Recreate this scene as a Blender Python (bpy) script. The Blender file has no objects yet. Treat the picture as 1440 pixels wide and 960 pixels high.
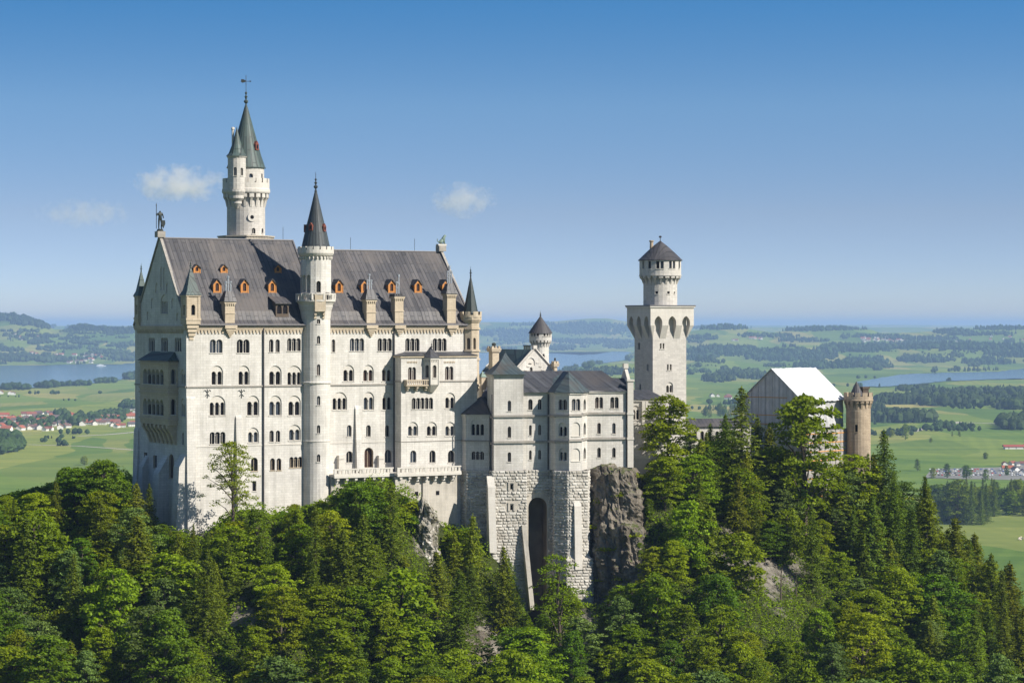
import bpy, bmesh, math, random
import numpy as np
from mathutils import Vector, Matrix, noise
from mathutils.geometry import tessellate_polygon

# ------------------------------------------------------------------ camera, light, exposure
SC = bpy.context.scene
COL = SC.collection
F, CX, HY = 3380.0, 720.0, 457.0          # focal length / principal column / horizon row of the 1440 px photo
EYE = Vector((0.0, 0.0, 200.0))
cam = bpy.data.objects.new('camera', bpy.data.cameras.new('camera'))
COL.objects.link(cam)
cam.location = EYE
cam.rotation_euler = (math.radians(90), 0, 0)
cam.data.sensor_width = 36.0
cam.data.lens = F / 1440 * 36.0
cam.data.shift_y = -(480 - HY) / 1440
cam.data.clip_start = 1.0
cam.data.clip_end = 120000.0
SC.camera = cam

SKY_TINT = [(0.0, (.79, .74, .82)), (.008, (.79, .74, .82)), (.046, (1.09, .95, .88)), (.091, (1.08, 1.29, 1.25)), (.132, (.60, 1.26, 1.46)), (.4, (.9, 1.0, 1.05))]
SUN_AZ, SUN_EL = 117.0, 37.0              # clockwise from +Y, above the horizon
wd = bpy.data.worlds.new('World'); SC.world = wd; wd.use_nodes = True
nt = wd.node_tree; nt.nodes.clear()
sky = nt.nodes.new('ShaderNodeTexSky'); sky.sky_type = 'NISHITA'; sky.sun_disc = False
sky.sun_elevation = math.radians(SUN_EL); sky.sun_rotation = math.radians(SUN_AZ)
sky.altitude = 900; sky.air_density = 1.0; sky.dust_density = 0.6; sky.ozone_density = 2.5
tc = nt.nodes.new('ShaderNodeTexCoord')
mp = nt.nodes.new('ShaderNodeMapping'); mp.inputs['Scale'].default_value = (1, 1, 4.2)
bg = nt.nodes.new('ShaderNodeBackground'); bg.inputs['Strength'].default_value = 0.097
wo = nt.nodes.new('ShaderNodeOutputWorld')
nt.links.new(tc.outputs['Generated'], mp.inputs['Vector'])
nt.links.new(mp.outputs[0], sky.inputs['Vector'])
sep = nt.nodes.new('ShaderNodeSeparateXYZ'); nt.links.new(tc.outputs['Generated'], sep.inputs[0])
rp0 = nt.nodes.new('ShaderNodeValToRGB'); nt.links.new(sep.outputs[2], rp0.inputs['Fac'])   # clear-air tint of the sky by height above the horizon
_el = rp0.color_ramp.elements
while len(_el) < 6: _el.new(0.5)
for _q, (_p, _c) in zip(_el, SKY_TINT): _q.position = _p; _q.color = (*[v / 2 for v in _c], 1)
mulc = nt.nodes.new('ShaderNodeMix'); mulc.data_type = 'RGBA'; mulc.blend_type = 'MULTIPLY'; mulc.inputs['Factor'].default_value = 1.0
nt.links.new(sky.outputs[0], mulc.inputs['A']); nt.links.new(rp0.outputs[0], mulc.inputs['B'])
dbl = nt.nodes.new('ShaderNodeVectorMath'); dbl.operation = 'SCALE'; dbl.inputs['Scale'].default_value = 2.0
nt.links.new(mulc.outputs['Result'], dbl.inputs[0]); nt.links.new(dbl.outputs[0], bg.inputs['Color'])
nt.links.new(bg.outputs[0], wo.inputs['Surface'])

sl = bpy.data.lights.new('sun', 'SUN'); sl.energy = 5.0; sl.angle = math.radians(0.5); sl.color = (1.0, 0.945, 0.86)
sun = bpy.data.objects.new('sun', sl); COL.objects.link(sun)
_a, _e = math.radians(SUN_AZ), math.radians(SUN_EL)
SDIR = Vector((math.sin(_a) * math.cos(_e), math.cos(_a) * math.cos(_e), math.sin(_e)))
sun.rotation_euler = SDIR.to_track_quat('Z', 'Y').to_euler()
sun.location = (200, 300, 400)

SC.view_settings.view_transform = 'Standard'; SC.view_settings.look = 'None'
SC.view_settings.exposure = 0.57; SC.view_settings.gamma = 1.0; SC.view_settings.use_curve_mapping = False
SC.render.engine = 'CYCLES'
cy = SC.cycles
cy.use_denoising = True
cy.max_bounces = 5; cy.diffuse_bounces = 3; cy.glossy_bounces = 2; cy.transmission_bounces = 2; cy.volume_bounces = 3
cy.transparent_max_bounces = 8
cy.use_adaptive_sampling = True; cy.adaptive_threshold = 0.02

RND = random.Random(11); WR = random.Random(77)

# ------------------------------------------------------------------ materials
def newmat(name):
    m = bpy.data.materials.new(name); m.use_nodes = True
    t = m.node_tree; b = t.nodes['Principled BSDF']
    return m, t, b
def N(t, kind, **kw):
    n = t.nodes.new(kind)
    for k, v in kw.items():
        if hasattr(n, k): setattr(n, k, v)
        else: n.inputs[k].default_value = v
    return n
def ramp(t, fac, stops):
    r = t.nodes.new('ShaderNodeValToRGB')
    el = r.color_ramp.elements
    while len(el) < len(stops): el.new(0.5)
    for e, (p, c) in zip(el, stops):
        e.position = p; e.color = (*c, 1) if len(c) == 3 else c
    t.links.new(fac, r.inputs['Fac'])
    return r.outputs['Color']
def mix(t, fac, a, b, mode='MIX'):
    m = t.nodes.new('ShaderNodeMix'); m.data_type = 'RGBA'; m.blend_type = mode
    for s, v in ((m.inputs['Factor'], fac), (m.inputs['A'], a), (m.inputs['B'], b)):
        if isinstance(v, (int, float)): s.default_value = v
        elif isinstance(v, tuple): s.default_value = (*v, 1) if len(v) == 3 else v
        else: t.links.new(v, s)
    return m.outputs['Result']
def math_(t, op, a, b=0.0, c=0.0):
    m = t.nodes.new('ShaderNodeMath'); m.operation = op
    for i, v in enumerate((a, b, c)):
        if isinstance(v, (int, float)): m.inputs[i].default_value = v
        else: t.links.new(v, m.inputs[i])
    return m.outputs[0]
def objcoord(t):
    return t.nodes.new('ShaderNodeTexCoord').outputs['Object']
def sepxyz(t, v):
    s = t.nodes.new('ShaderNodeSeparateXYZ'); t.links.new(v, s.inputs[0]); return s.outputs
def comb(t, x, y, z=0.0):
    c = t.nodes.new('ShaderNodeCombineXYZ')
    for i, v in enumerate((x, y, z)):
        if isinstance(v, (int, float)): c.inputs[i].default_value = v
        else: t.links.new(v, c.inputs[i])
    return c.outputs[0]
def nz(t, vec, scale, detail=4.0, rough=0.55):
    n = t.nodes.new('ShaderNodeTexNoise')
    n.inputs['Scale'].default_value = scale; n.inputs['Detail'].default_value = detail; n.inputs['Roughness'].default_value = rough
    if vec is not None: t.links.new(vec, n.inputs['Vector'])
    return n.outputs['Fac']
def bump(t, b, h, strength=0.4, dist=0.1):
    n = t.nodes.new('ShaderNodeBump'); n.inputs['Strength'].default_value = strength; n.inputs['Distance'].default_value = dist
    t.links.new(h, n.inputs['Height']); t.links.new(n.outputs[0], b.inputs['Normal'])

def ashlar(name, c1, c2, mortar, bw=1.15, bh=0.42, stain=(0.35, 0.33, 0.29), stain_amt=0.35, rough=0.85):
    m, t, b = newmat(name)
    o = objcoord(t); x, y, z = sepxyz(t, o)
    v = comb(t, math_(t, 'ADD', x, y), z)
    br = t.nodes.new('ShaderNodeTexBrick')
    br.inputs['Scale'].default_value = 1.0; br.inputs['Brick Width'].default_value = bw; br.inputs['Row Height'].default_value = bh
    br.inputs['Mortar Size'].default_value = 0.022; br.inputs['Mortar Smooth'].default_value = 0.3; br.inputs['Bias'].default_value = 0.0
    br.inputs['Color1'].default_value = (*c1, 1); br.inputs['Color2'].default_value = (*c2, 1); br.inputs['Mortar'].default_value = (*mortar, 1)
    t.links.new(v, br.inputs['Vector'])
    # weather streaks: noise stretched vertically
    sv = comb(t, math_(t, 'MULTIPLY', x, 1.3), math_(t, 'MULTIPLY', y, 1.3), math_(t, 'MULTIPLY', z, 0.085))
    s1 = nz(t, sv, 0.7, 5, 0.6)
    s2 = nz(t, o, 0.22, 5, 0.6)
    sf = ramp(t, math_(t, 'MULTIPLY', s1, s2), [(0.17, (0, 0, 0)), (0.40, (1, 1, 1))])
    c = mix(t, math_(t, 'MULTIPLY', sf, stain_amt), br.outputs['Color'], stain)
    s3 = nz(t, comb(t, math_(t, 'MULTIPLY', x, 2.6), math_(t, 'MULTIPLY', y, 2.6), math_(t, 'MULTIPLY', z, 0.12)), 1.0, 4, 0.55)
    c = mix(t, math_(t, 'MULTIPLY', stain_amt, 0.45), c, ramp(t, s3, [(0.40, (1, 1, 1)), (0.54, (1, 1, 1)), (0.70, (0.50, 0.48, 0.45))]), 'MULTIPLY')
    fine = nz(t, o, 3.0, 3)
    c = mix(t, 0.16, c, ramp(t, fine, [(0.25, (0.45, 0.43, 0.40)), (0.75, (1, 1, 1))]), 'MULTIPLY')
    t.links.new(c, b.inputs['Base Color']); b.inputs['Roughness'].default_value = rough
    b.inputs['Specular IOR Level'].default_value = 0.2
    bump(t, b, math_(t, 'SUBTRACT', nz(t, o, 2.2, 4), math_(t, 'MULTIPLY', br.outputs['Fac'], 0.6)), 0.25, 0.05)
    return m
M = {}
M['lime'] = ashlar('pale_limestone', (0.66, 0.628, 0.572), (0.585, 0.555, 0.502), (0.43, 0.41, 0.37), 1.3, 0.55, stain=(0.34, 0.32, 0.285), stain_amt=0.6)
M['limetower'] = ashlar('tower_limestone', (0.58, 0.545, 0.49), (0.48, 0.45, 0.405), (0.38, 0.355, 0.32), 1.2, 0.5, stain_amt=0.3)
M['trim'] = ashlar('dressed_limestone', (0.60, 0.565, 0.50), (0.57, 0.53, 0.47), (0.5, 0.46, 0.4), 2.4, 0.9, stain_amt=0.3)
M['sand'] = ashlar('yellow_sandstone', (0.55, 0.46, 0.34), (0.49, 0.405, 0.295), (0.36, 0.30, 0.22), 1.2, 0.5, stain=(0.26, 0.21, 0.15))
M['gatestone'] = ashlar('brown_sandstone', (0.48, 0.38, 0.27), (0.38, 0.30, 0.21), (0.27, 0.215, 0.16), 1.0, 0.4, stain=(0.16, 0.13, 0.1), stain_amt=0.55)
M['rubble'] = ashlar('stained_render', (0.52, 0.48, 0.41), (0.49, 0.45, 0.385), (0.45, 0.41, 0.35), 2.0, 0.8, stain=(0.22, 0.20, 0.17), stain_amt=0.6)

M['copestone'] = ashlar('grey_coping_stone', (0.36, 0.33, 0.29), (0.30, 0.275, 0.24), (0.22, 0.2, 0.18), 1.2, .6, stain_amt=.5)
def rustic():
    m, t, b = newmat('rough_limestone_blocks')
    o = objcoord(t)
    isl = t.nodes.new('ShaderNodeNewGeometry').outputs['Random Per Island']
    c = ramp(t, isl, [(0, (0.44, 0.41, 0.36)), (0.5, (0.53, 0.50, 0.445)), (1, (0.61, 0.585, 0.53))])
    n = nz(t, o, 0.35, 5)
    c = mix(t, ramp(t, n, [(0.45, (0, 0, 0)), (0.7, (0.55, 0.55, 0.55))]), c, (0.26, 0.24, 0.20))
    n2 = nz(t, o, 3.2, 5, 0.65)
    c = mix(t, 0.35, c, ramp(t, n2, [(0.3, (0.45, 0.43, 0.4)), (0.7, (1, 1, 1))]), 'MULTIPLY')
    t.links.new(c, b.inputs['Base Color']); b.inputs['Roughness'].default_value = 0.95; b.inputs['Specular IOR Level'].default_value = 0.1
    bump(t, b, n2, 0.6, 0.18)
    return m
M['rustic'] = rustic()

def metal_roof(name, a, b2, seam, width=0.95, run=4.0, rough=0.55, warm=None, axis='x'):
    m, t, b = newmat(name)
    o = objcoord(t); x, y, z = sepxyz(t, o)
    if axis == 'ang':
        across = math_(t, 'MULTIPLY', math_(t, 'ARCTAN2', y, x), 2.2)
    elif axis == 'xy':
        across = math_(t, 'ADD', x, math_(t, 'MULTIPLY', y, 0.83))
    else:
        across = x
    v = comb(t, z, across)
    br = t.nodes.new('ShaderNodeTexBrick')
    br.inputs['Scale'].default_value = 1.0; br.inputs['Brick Width'].default_value = run; br.inputs['Row Height'].default_value = width
    br.inputs['Mortar Size'].default_value = 0.07; br.inputs['Mortar Smooth'].default_value = 0.4
    br.inputs['Color1'].default_value = (*a, 1); br.inputs['Color2'].default_value = (*b2, 1); br.inputs['Mortar'].default_value = (*seam, 1)
    t.links.new(v, br.inputs['Vector'])
    c = br.outputs['Color']
    st = nz(t, comb(t, math_(t, 'MULTIPLY', across, 1.0), math_(t, 'MULTIPLY', z, 0.07)), 0.8, 5, 0.65)
    c = mix(t, 0.9, c, ramp(t, st, [(0.3, (0.5, 0.5, 0.52)), (0.52, (0.95, 0.95, 0.95)), (0.72, (1.45, 1.4, 1.34))]), 'MULTIPLY')
    if warm:
        w = nz(t, o, 0.16, 4, 0.6)
        c = mix(t, ramp(t, w, [(0.48, (0, 0, 0)), (0.68, (0.75, 0.75, 0.75))]), c, warm)
    t.links.new(c, b.inputs['Base Color']); b.inputs['Roughness'].default_value = rough
    b.inputs['Specular IOR Level'].default_value = 0.35
    bump(t, b, math_(t, 'ADD', br.outputs['Fac'], math_(t, 'MULTIPLY', st, 0.6)), 0.5, 0.06)
    return m
M['roof'] = metal_roof('grey_sheet_roof', (0.102, 0.095, 0.094), (0.062, 0.060, 0.063), (0.030, 0.029, 0.031), warm=(0.115, 0.10, 0.09))
M['roof_xy'] = metal_roof('dark_sheet_roof', (0.070, 0.072, 0.080), (0.048, 0.050, 0.057), (0.02, 0.02, 0.023), axis='xy', width=1.15, warm=(0.075, 0.066, 0.062))
M['copper_dark'] = metal_roof('dark_copper_cone', (0.055, 0.065, 0.066), (0.042, 0.052, 0.055), (0.03, 0.034, 0.036), axis='ang', width=0.55, run=5)
M['copper_green'] = metal_roof('green_copper_cone', (0.085, 0.125, 0.11), (0.055, 0.08, 0.075), (0.028, 0.04, 0.038), axis='ang', width=0.6, run=6, warm=(0.05, 0.05, 0.042))
M['copper_wing'] = metal_roof('aged_copper_roof', (0.070, 0.10, 0.104), (0.048, 0.064, 0.072), (0.022, 0.026, 0.028), axis='xy', width=1.0, run=6, warm=(0.085, 0.065, 0.05))
M['brown_cone'] = metal_roof('brown_sheet_cone', (0.078, 0.074, 0.076), (0.06, 0.057, 0.06), (0.033, 0.031, 0.032), axis='ang', width=0.55, run=5)

def plain(name, c, rough=0.7, var=0.25, scale=1.2, metal=0.0, spec=0.3):
    m, t, b = newmat(name)
    n = nz(t, objcoord(t), scale, 4)
    k = 1 - var
    col = mix(t, n, tuple(x * k for x in c), tuple(min(1, x * (1 + var)) for x in c))
    t.links.new(col, b.inputs['Base Color']); b.inputs['Roughness'].default_value = rough; b.inputs['Metallic'].default_value = metal
    b.inputs['Specular IOR Level'].default_value = spec
    return m
M['pane'] = plain('dark_window_glass', (0.013, 0.012, 0.013), 0.3, 0.5, 2.0, spec=0.08)
M['paneblue'] = plain('painted_sky_sheen_glass', (0.045, 0.055, 0.07), 0.2, 0.6, 1.5, spec=0.3)  # grey-blue base colour imitates panes that reflect the sky
M['panewood'] = plain('brown_window_glass', (0.05, 0.028, 0.02), 0.3, 0.5, 2.0, spec=0.25)
M['orange'] = plain('orange_painted_wood', (0.46, 0.19, 0.045), 0.55, 0.2, 3.0)
M['wooddark'] = plain('dark_weathered_wood', (0.10, 0.075, 0.055), 0.8, 0.3, 3.0)
M['gutter'] = plain('zinc_gutter', (0.16, 0.15, 0.15), 0.5, 0.2, 2.0)
M['pipe'] = plain('dark_downpipe', (0.06, 0.055, 0.055), 0.5, 0.2)
M['potmetal'] = plain('tin_flue_pipe', (0.50, 0.50, 0.50), 0.35, 0.2, 4.0, metal=0.6)
M['iron'] = plain('dark_iron', (0.05, 0.055, 0.05), 0.5, 0.3)
M['bronze'] = plain('weathered_bronze', (0.022, 0.028, 0.024), 0.5, 0.5, 3.0, metal=0.2)
M['verdigris'] = plain('verdigris_metal', (0.16, 0.22, 0.18), 0.6, 0.4, 3.0)
M['lattice'] = plain('carved_stone_band', (0.40, 0.35, 0.27), 0.8, 0.4, 2.0)
M['redcop'] = plain('red_copper', (0.18, 0.055, 0.035), 0.5, 0.4)

def tarp(name, c, alpha_noise=False):
    m, t, b = newmat(name)
    o = objcoord(t); x, y, z = sepxyz(t, o)
    n = nz(t, o, 0.35 if alpha_noise else 0.9, 6, 0.68)
    st = t.nodes.new('ShaderNodeTexWave'); st.inputs['Scale'].default_value = 0.22; st.inputs['Distortion'].default_value = 0.6
    t.links.new(comb(t, math_(t, 'ADD', x, y), 0.0), st.inputs['Vector'])
    col = mix(t, n, tuple(q * (0.55 if alpha_noise else 0.74) for q in c), tuple(min(0.9, q * (1.5 if alpha_noise else 1.1)) for q in c))
    if alpha_noise:
        col = mix(t, math_(t, 'MULTIPLY', st.outputs['Fac'], 0.35), col, tuple(q * 0.55 for q in c))
    t.links.new(col, b.inputs['Base Color']); b.inputs['Roughness'].default_value = 0.6
    bump(t, b, n, 0.7, 0.4)
    return m
M['tarp'] = tarp('white_roof_sheeting', (0.66, 0.665, 0.67))
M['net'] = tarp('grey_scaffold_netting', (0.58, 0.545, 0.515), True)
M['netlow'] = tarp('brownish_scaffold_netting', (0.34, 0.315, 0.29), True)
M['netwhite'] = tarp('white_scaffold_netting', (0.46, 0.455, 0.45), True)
M['toe'] = plain('orange_toe_board', (0.62, 0.29, 0.06), 0.6, 0.2)
M['steel'] = plain('scaffold_steel', (0.38, 0.38, 0.38), 0.4, 0.2, metal=0.5)

def leafmat(name, base, var=0.28, trans=0.35):
    m, t, b = newmat(name)
    out = t.nodes['Material Output']
    oi = t.nodes.new('ShaderNodeObjectInfo').outputs['Random']
    geo = t.nodes.new('ShaderNodeNewGeometry').outputs['Random Per Island']
    o = objcoord(t)
    cl = nz(t, o, 0.55, 2)
    hs = t.nodes.new('ShaderNodeHueSaturation')
    hs.inputs['Color'].default_value = (*base, 1)
    hue = math_(t, 'ADD', 0.488, math_(t, 'MULTIPLY', math_(t, 'FRACT', math_(t, 'MULTIPLY', oi, 7.31)), 0.026))
    val = math_(t, 'ADD', 1 - var, math_(t, 'MULTIPLY', oi, var * 1.6))
    val = math_(t, 'MULTIPLY', val, math_(t, 'ADD', 0.68, math_(t, 'MULTIPLY', geo, 0.64)))
    val = math_(t, 'MULTIPLY', val, math_(t, 'ADD', 0.62, math_(t, 'MULTIPLY', cl, 0.76)))
    t.links.new(hue, hs.inputs['Hue']); t.links.new(val, hs.inputs['Value'])
    d = t.nodes.new('ShaderNodeBsdfDiffuse'); tr = t.nodes.new('ShaderNodeBsdfTranslucent'); g = t.nodes.new('ShaderNodeBsdfGlossy')
    g.inputs['Roughness'].default_value = 0.5; g.inputs['Color'].default_value = (0.6, 0.65, 0.6, 1)
    t.links.new(hs.outputs[0], d.inputs['Color'])
    tc_ = mix(t, 1.0, hs.outputs[0], (1.15, 1.2, 0.5), 'MULTIPLY')
    t.links.new(tc_, tr.inputs['Color'])
    ms = t.nodes.new('ShaderNodeMixShader'); ms.inputs[0].default_value = trans
    t.links.new(d.outputs[0], ms.inputs[1]); t.links.new(tr.outputs[0], ms.inputs[2])
    ms2 = t.nodes.new('ShaderNodeMixShader'); ms2.inputs[0].default_value = 0.008
    t.links.new(ms.outputs[0], ms2.inputs[1]); t.links.new(g.outputs[0], ms2.inputs[2])
    t.links.new(ms2.outputs[0], out.inputs['Surface'])
    t.nodes.remove(b)
    return m
M['leaf_a'] = leafmat('fresh_green_leaves', (0.190, 0.258, 0.010), trans=.42)
M['leaf_b'] = leafmat('deep_green_leaves', (0.128, 0.205, 0.012), trans=.4)
M['leaf_c'] = leafmat('yellow_green_leaves', (0.245, 0.295, 0.010), trans=.44)
M['leaf_d'] = leafmat('grey_green_leaves', (0.14, 0.205, 0.045), trans=.36)
M['needle_a'] = leafmat('spruce_needles', (0.112, 0.155, 0.013), trans=0.28)
M['needle_b'] = leafmat('larch_needles', (0.16, 0.185, 0.013), trans=0.32)
M['bark'] = plain('grey_brown_bark', (0.10, 0.078, 0.058), 0.95, 0.4, 2.0)
M['fartree'] = leafmat('distant_foliage', (0.022, 0.042, 0.016), trans=0.1)
M['fartree_l'] = leafmat('distant_broadleaf', (0.042, 0.070, 0.020), trans=0.1)

# ------------------------------------------------------------------ mesh builder
Z = Vector((0, 0, 1))
class MB:
    def __init__(s): s.v = []; s.f = []; s.m = []; s.cur = 0
    def add(s, verts, faces):
        k = len(s.v); s.v += [tuple(p) for p in verts]
        for q in faces: s.f.append(tuple(i + k for i in q)); s.m.append(s.cur)
        return s
    def box(s, x0, x1, y0, y1, z0, z1):
        return s.add([(x0, y0, z0), (x1, y0, z0), (x1, y1, z0), (x0, y1, z0), (x0, y0, z1), (x1, y0, z1), (x1, y1, z1), (x0, y1, z1)],
                     [(0, 3, 2, 1), (4, 5, 6, 7), (0, 1, 5, 4), (1, 2, 6, 5), (2, 3, 7, 6), (3, 0, 4, 7)])
    def obox(s, p0, U, Nn, u0, u1, d0, d1, v0, v1):
        """box in a wall frame: along U, outwards along Nn, up"""
        c = []
        for v in (v0, v1):
            for (u, d) in ((u0, d1), (u1, d1), (u1, d0), (u0, d0)):
                c.append(p0 + U * u + Nn * d + Z * v)
        return s.add(c, [(0, 3, 2, 1), (4, 5, 6, 7), (0, 1, 5, 4), (1, 2, 6, 5), (2, 3, 7, 6), (3, 0, 4, 7)])
    def prism(s, poly, z0, z1, top=None, cap=True):
        """poly: list of (x, y), counter-clockwise; top: other polygon for the upper end"""
        top = top or poly; n = len(poly)
        vs = [(x, y, z0) for x, y in poly] + [(x, y, z1) for x, y in top]
        fs = [(i, (i + 1) % n, n + (i + 1) % n, n + i) for i in range(n)]
        if cap: fs += [tuple(range(n - 1, -1, -1)), tuple(range(n, 2 * n))]
        return s.add(vs, fs)
    def cone(s, poly, z0, apex):
        n = len(poly)
        return s.add([(x, y, z0) for x, y in poly] + [apex], [(i, (i + 1) % n, n) for i in range(n)] + [tuple(range(n - 1, -1, -1))])
    def lathe(s, prof, n=24, c=(0, 0), a0=0.0, cap=True):
        """prof: list of (r, z) from bottom to top"""
        vs = []; fs = []
        for r, z in prof:
            for i in range(n):
                a = a0 + 2 * math.pi * i / n
                vs.append((c[0] + r * math.cos(a), c[1] + r * math.sin(a), z))
        for j in range(len(prof) - 1):
            for i in range(n):
                k = (i + 1) % n
                fs.append((j * n + i, j * n + k, (j + 1) * n + k, (j + 1) * n + i))
        if cap:
            fs.append(tuple(range(n - 1, -1, -1))); e = (len(prof) - 1) * n
            fs.append(tuple(range(e, e + n)))
        return s.add(vs, fs)
    def tube(s, pts, rad, n=6):
        pts = [Vector(p) for p in pts]; vs = []; fs = []
        for i, p in enumerate(pts):
            d = (pts[min(i + 1, len(pts) - 1)] - pts[max(i - 1, 0)]).normalized()
            a = d.cross(Vector((0, 0, 1)) if abs(d.z) < 0.9 else Vector((1, 0, 0))).normalized(); b = d.cross(a)
            r = rad[i] if isinstance(rad, (list, tuple)) else rad
            for k in range(n):
                t = 2 * math.pi * k / n
                vs.append(p + a * (r * math.cos(t)) - b * (r * math.sin(t)))
        for i in range(len(pts) - 1):
            for k in range(n):
                q = (k + 1) % n
                fs.append((i * n + k, i * n + q, (i + 1) * n + q, (i + 1) * n + k))
        fs.append(tuple(range(n - 1, -1, -1))); e = (len(pts) - 1) * n; fs.append(tuple(range(e, e + n)))
        return s.add(vs, fs)
    def build(s, name, mats, parent=None, smooth=False):
        me = bpy.data.meshes.new(name)
        me.from_pydata(s.v, [], s.f)
        for m in (mats if isinstance(mats, (list, tuple)) else [mats]): me.materials.append(m)
        if any(s.m): me.polygons.foreach_set('material_index', s.m)
        if smooth: me.polygons.foreach_set('use_smooth', [True] * len(me.polygons))
        me.update()
        o = bpy.data.objects.new(name, me); COL.objects.link(o)
        if parent is not None: o.parent = parent
        return o

def tag(o, label=None, cat=None, group=None, kind=None):
    if label: o['label'] = label
    if cat: o['category'] = cat
    if group: o['group'] = group
    if kind: o['kind'] = kind
    return o
def empty(name, loc, rz, label, cat, group=None):
    o = bpy.data.objects.new(name, None); COL.objects.link(o)
    o.location = loc; o.rotation_euler = (0, 0, rz); o.empty_display_size = 1
    return tag(o, label, cat, group)
def copy_tree(o, parent=None):
    c = o.copy(); COL.objects.link(c); c.parent = parent
    for ch in list(o.children): copy_tree(ch, c)
    return c

# ------------------------------------------------------------------ surveying helpers: photo measurement -> place in the world
def ray(px, py): return Vector(((px - CX) / F, 1.0, (HY - py) / F))
def at(px, py, Y): return EYE + ray(px, py) * Y
class Bld:
    """a building frame: local x along its main front, local y into it, z up from its base"""
    def __init__(s, name, px, Y, theta, base, label, cat, group=None):
        p = at(px, HY, Y)
        s.o = Vector((p.x, p.y, base)); s.th = math.radians(theta)
        s.R = Matrix.Rotation(s.th, 3, 'Z')
        s.root = empty(name, s.o, s.th, label, cat, group)
    def world(s, p): return s.R @ Vector(p) + s.o
    def local(s, P): return s.R.transposed() @ (P - s.o)
    def on(s, px, py, p0, Nn):
        """where the sight line meets the plane through local p0 with local normal Nn (local point)"""
        O = s.world(p0); n = s.R @ Vector(Nn); r = ray(px, py)
        t = n.dot(O - EYE) / n.dot(r)
        return s.local(EYE + r * t)
    def S(s, px, py, y=0.0):
        p = s.on(px, py, (0, y, 0), (0, -1, 0)); return p.x, p.z
    def zat(s, py, x, y):
        """height of a thing seen at row py that stands at local x, y"""
        P = s.world((x, y, 0)); return EYE.z + (HY - py) / F * P.y - s.o.z
    def pxat(s, x, y):
        P = s.world((x, y, 0)); return CX + F * P.x / P.y
class Fr:
    """a wall plane of a building, from local p0 to p1 as seen from outside, left to right"""
    def __init__(s, b, p0, p1):
        s.b = b; s.p0 = Vector((p0[0], p0[1], 0)); d = Vector((p1[0] - p0[0], p1[1] - p0[1], 0))
        s.len = d.length; s.U = d.normalized(); s.N = s.U.cross(Z)
    def uv(s, px, py, d=0.0):
        p = s.b.on(px, py, s.p0 + s.N * d, s.N); return (p - s.p0).dot(s.U), p.z
    def pt(s, u, v, d=0.0): return s.p0 + s.U * u + Z * v + s.N * d

def arch(uL, uR, v0, v1, seg=8, pointed=False):
    w = uR - uL; c = (uL + uR) / 2; r = w / 2
    if pointed:
        rise = min(w * 0.9, (v1 - v0) * 0.7); sp = v1 - rise; k_ = rise / (w * 0.8660254)
        pts = [(uL, v0), (uR, v0), (uR, sp)]
        for k in range(1, seg):
            t = math.pi / 3 * k / seg; pts.append((uL + w * math.cos(t), sp + w * math.sin(t) * k_))
        pts.append((c, v1))
        for k in range(seg - 1, 0, -1):
            t = math.pi / 3 * k / seg; pts.append((uR - w * math.cos(t), sp + w * math.sin(t) * k_))
        pts.append((uL, sp)); return pts
    rise = min(r, (v1 - v0) * 0.6); sp = v1 - rise
    pts = [(uL, v0), (uR, v0)]
    for k in range(seg + 1):
        t = math.pi * k / seg; pts.append((c + r * math.cos(t), sp + rise * math.sin(t)))
    return pts
def scallop(uL, uR, v0, v1, n, seg=6):
    w = (uR - uL) / n; pts = [(uL, v0), (uR, v0)]
    for i in range(n - 1, -1, -1):
        a = arch(uL + i * w, uL + (i + 1) * w, v0, v1, seg)[2:]
        pts += a if i == n - 1 else a[1:]
    return pts
def tess(mb, fr, outline, holes, d=0.0):
    polys = [outline] + list(holes)
    flat = [p for q in polys for p in q]
    tris = tessellate_polygon([[Vector((p[0], p[1], 0)) for p in q] for q in polys])
    vs = [fr.pt(p[0], p[1], d) for p in flat]; fs = []
    for a, b, c in tris:
        A, B, C = flat[a], flat[b], flat[c]
        ar = (B[0] - A[0]) * (C[1] - A[1]) - (B[1] - A[1]) * (C[0] - A[0])
        if abs(ar) < 1e-9: continue
        fs.append((a, b, c) if ar > 0 else (a, c, b))
    mb.add(vs, fs)
def reveal(mb, fr, poly, d0, d1):
    n = len(poly)
    vs = [fr.pt(p[0], p[1], d0) for p in poly] + [fr.pt(p[0], p[1], d1) for p in poly]
    mb.add(vs, [(i, n + i, n + (i + 1) % n, (i + 1) % n) for i in range(n)])

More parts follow.
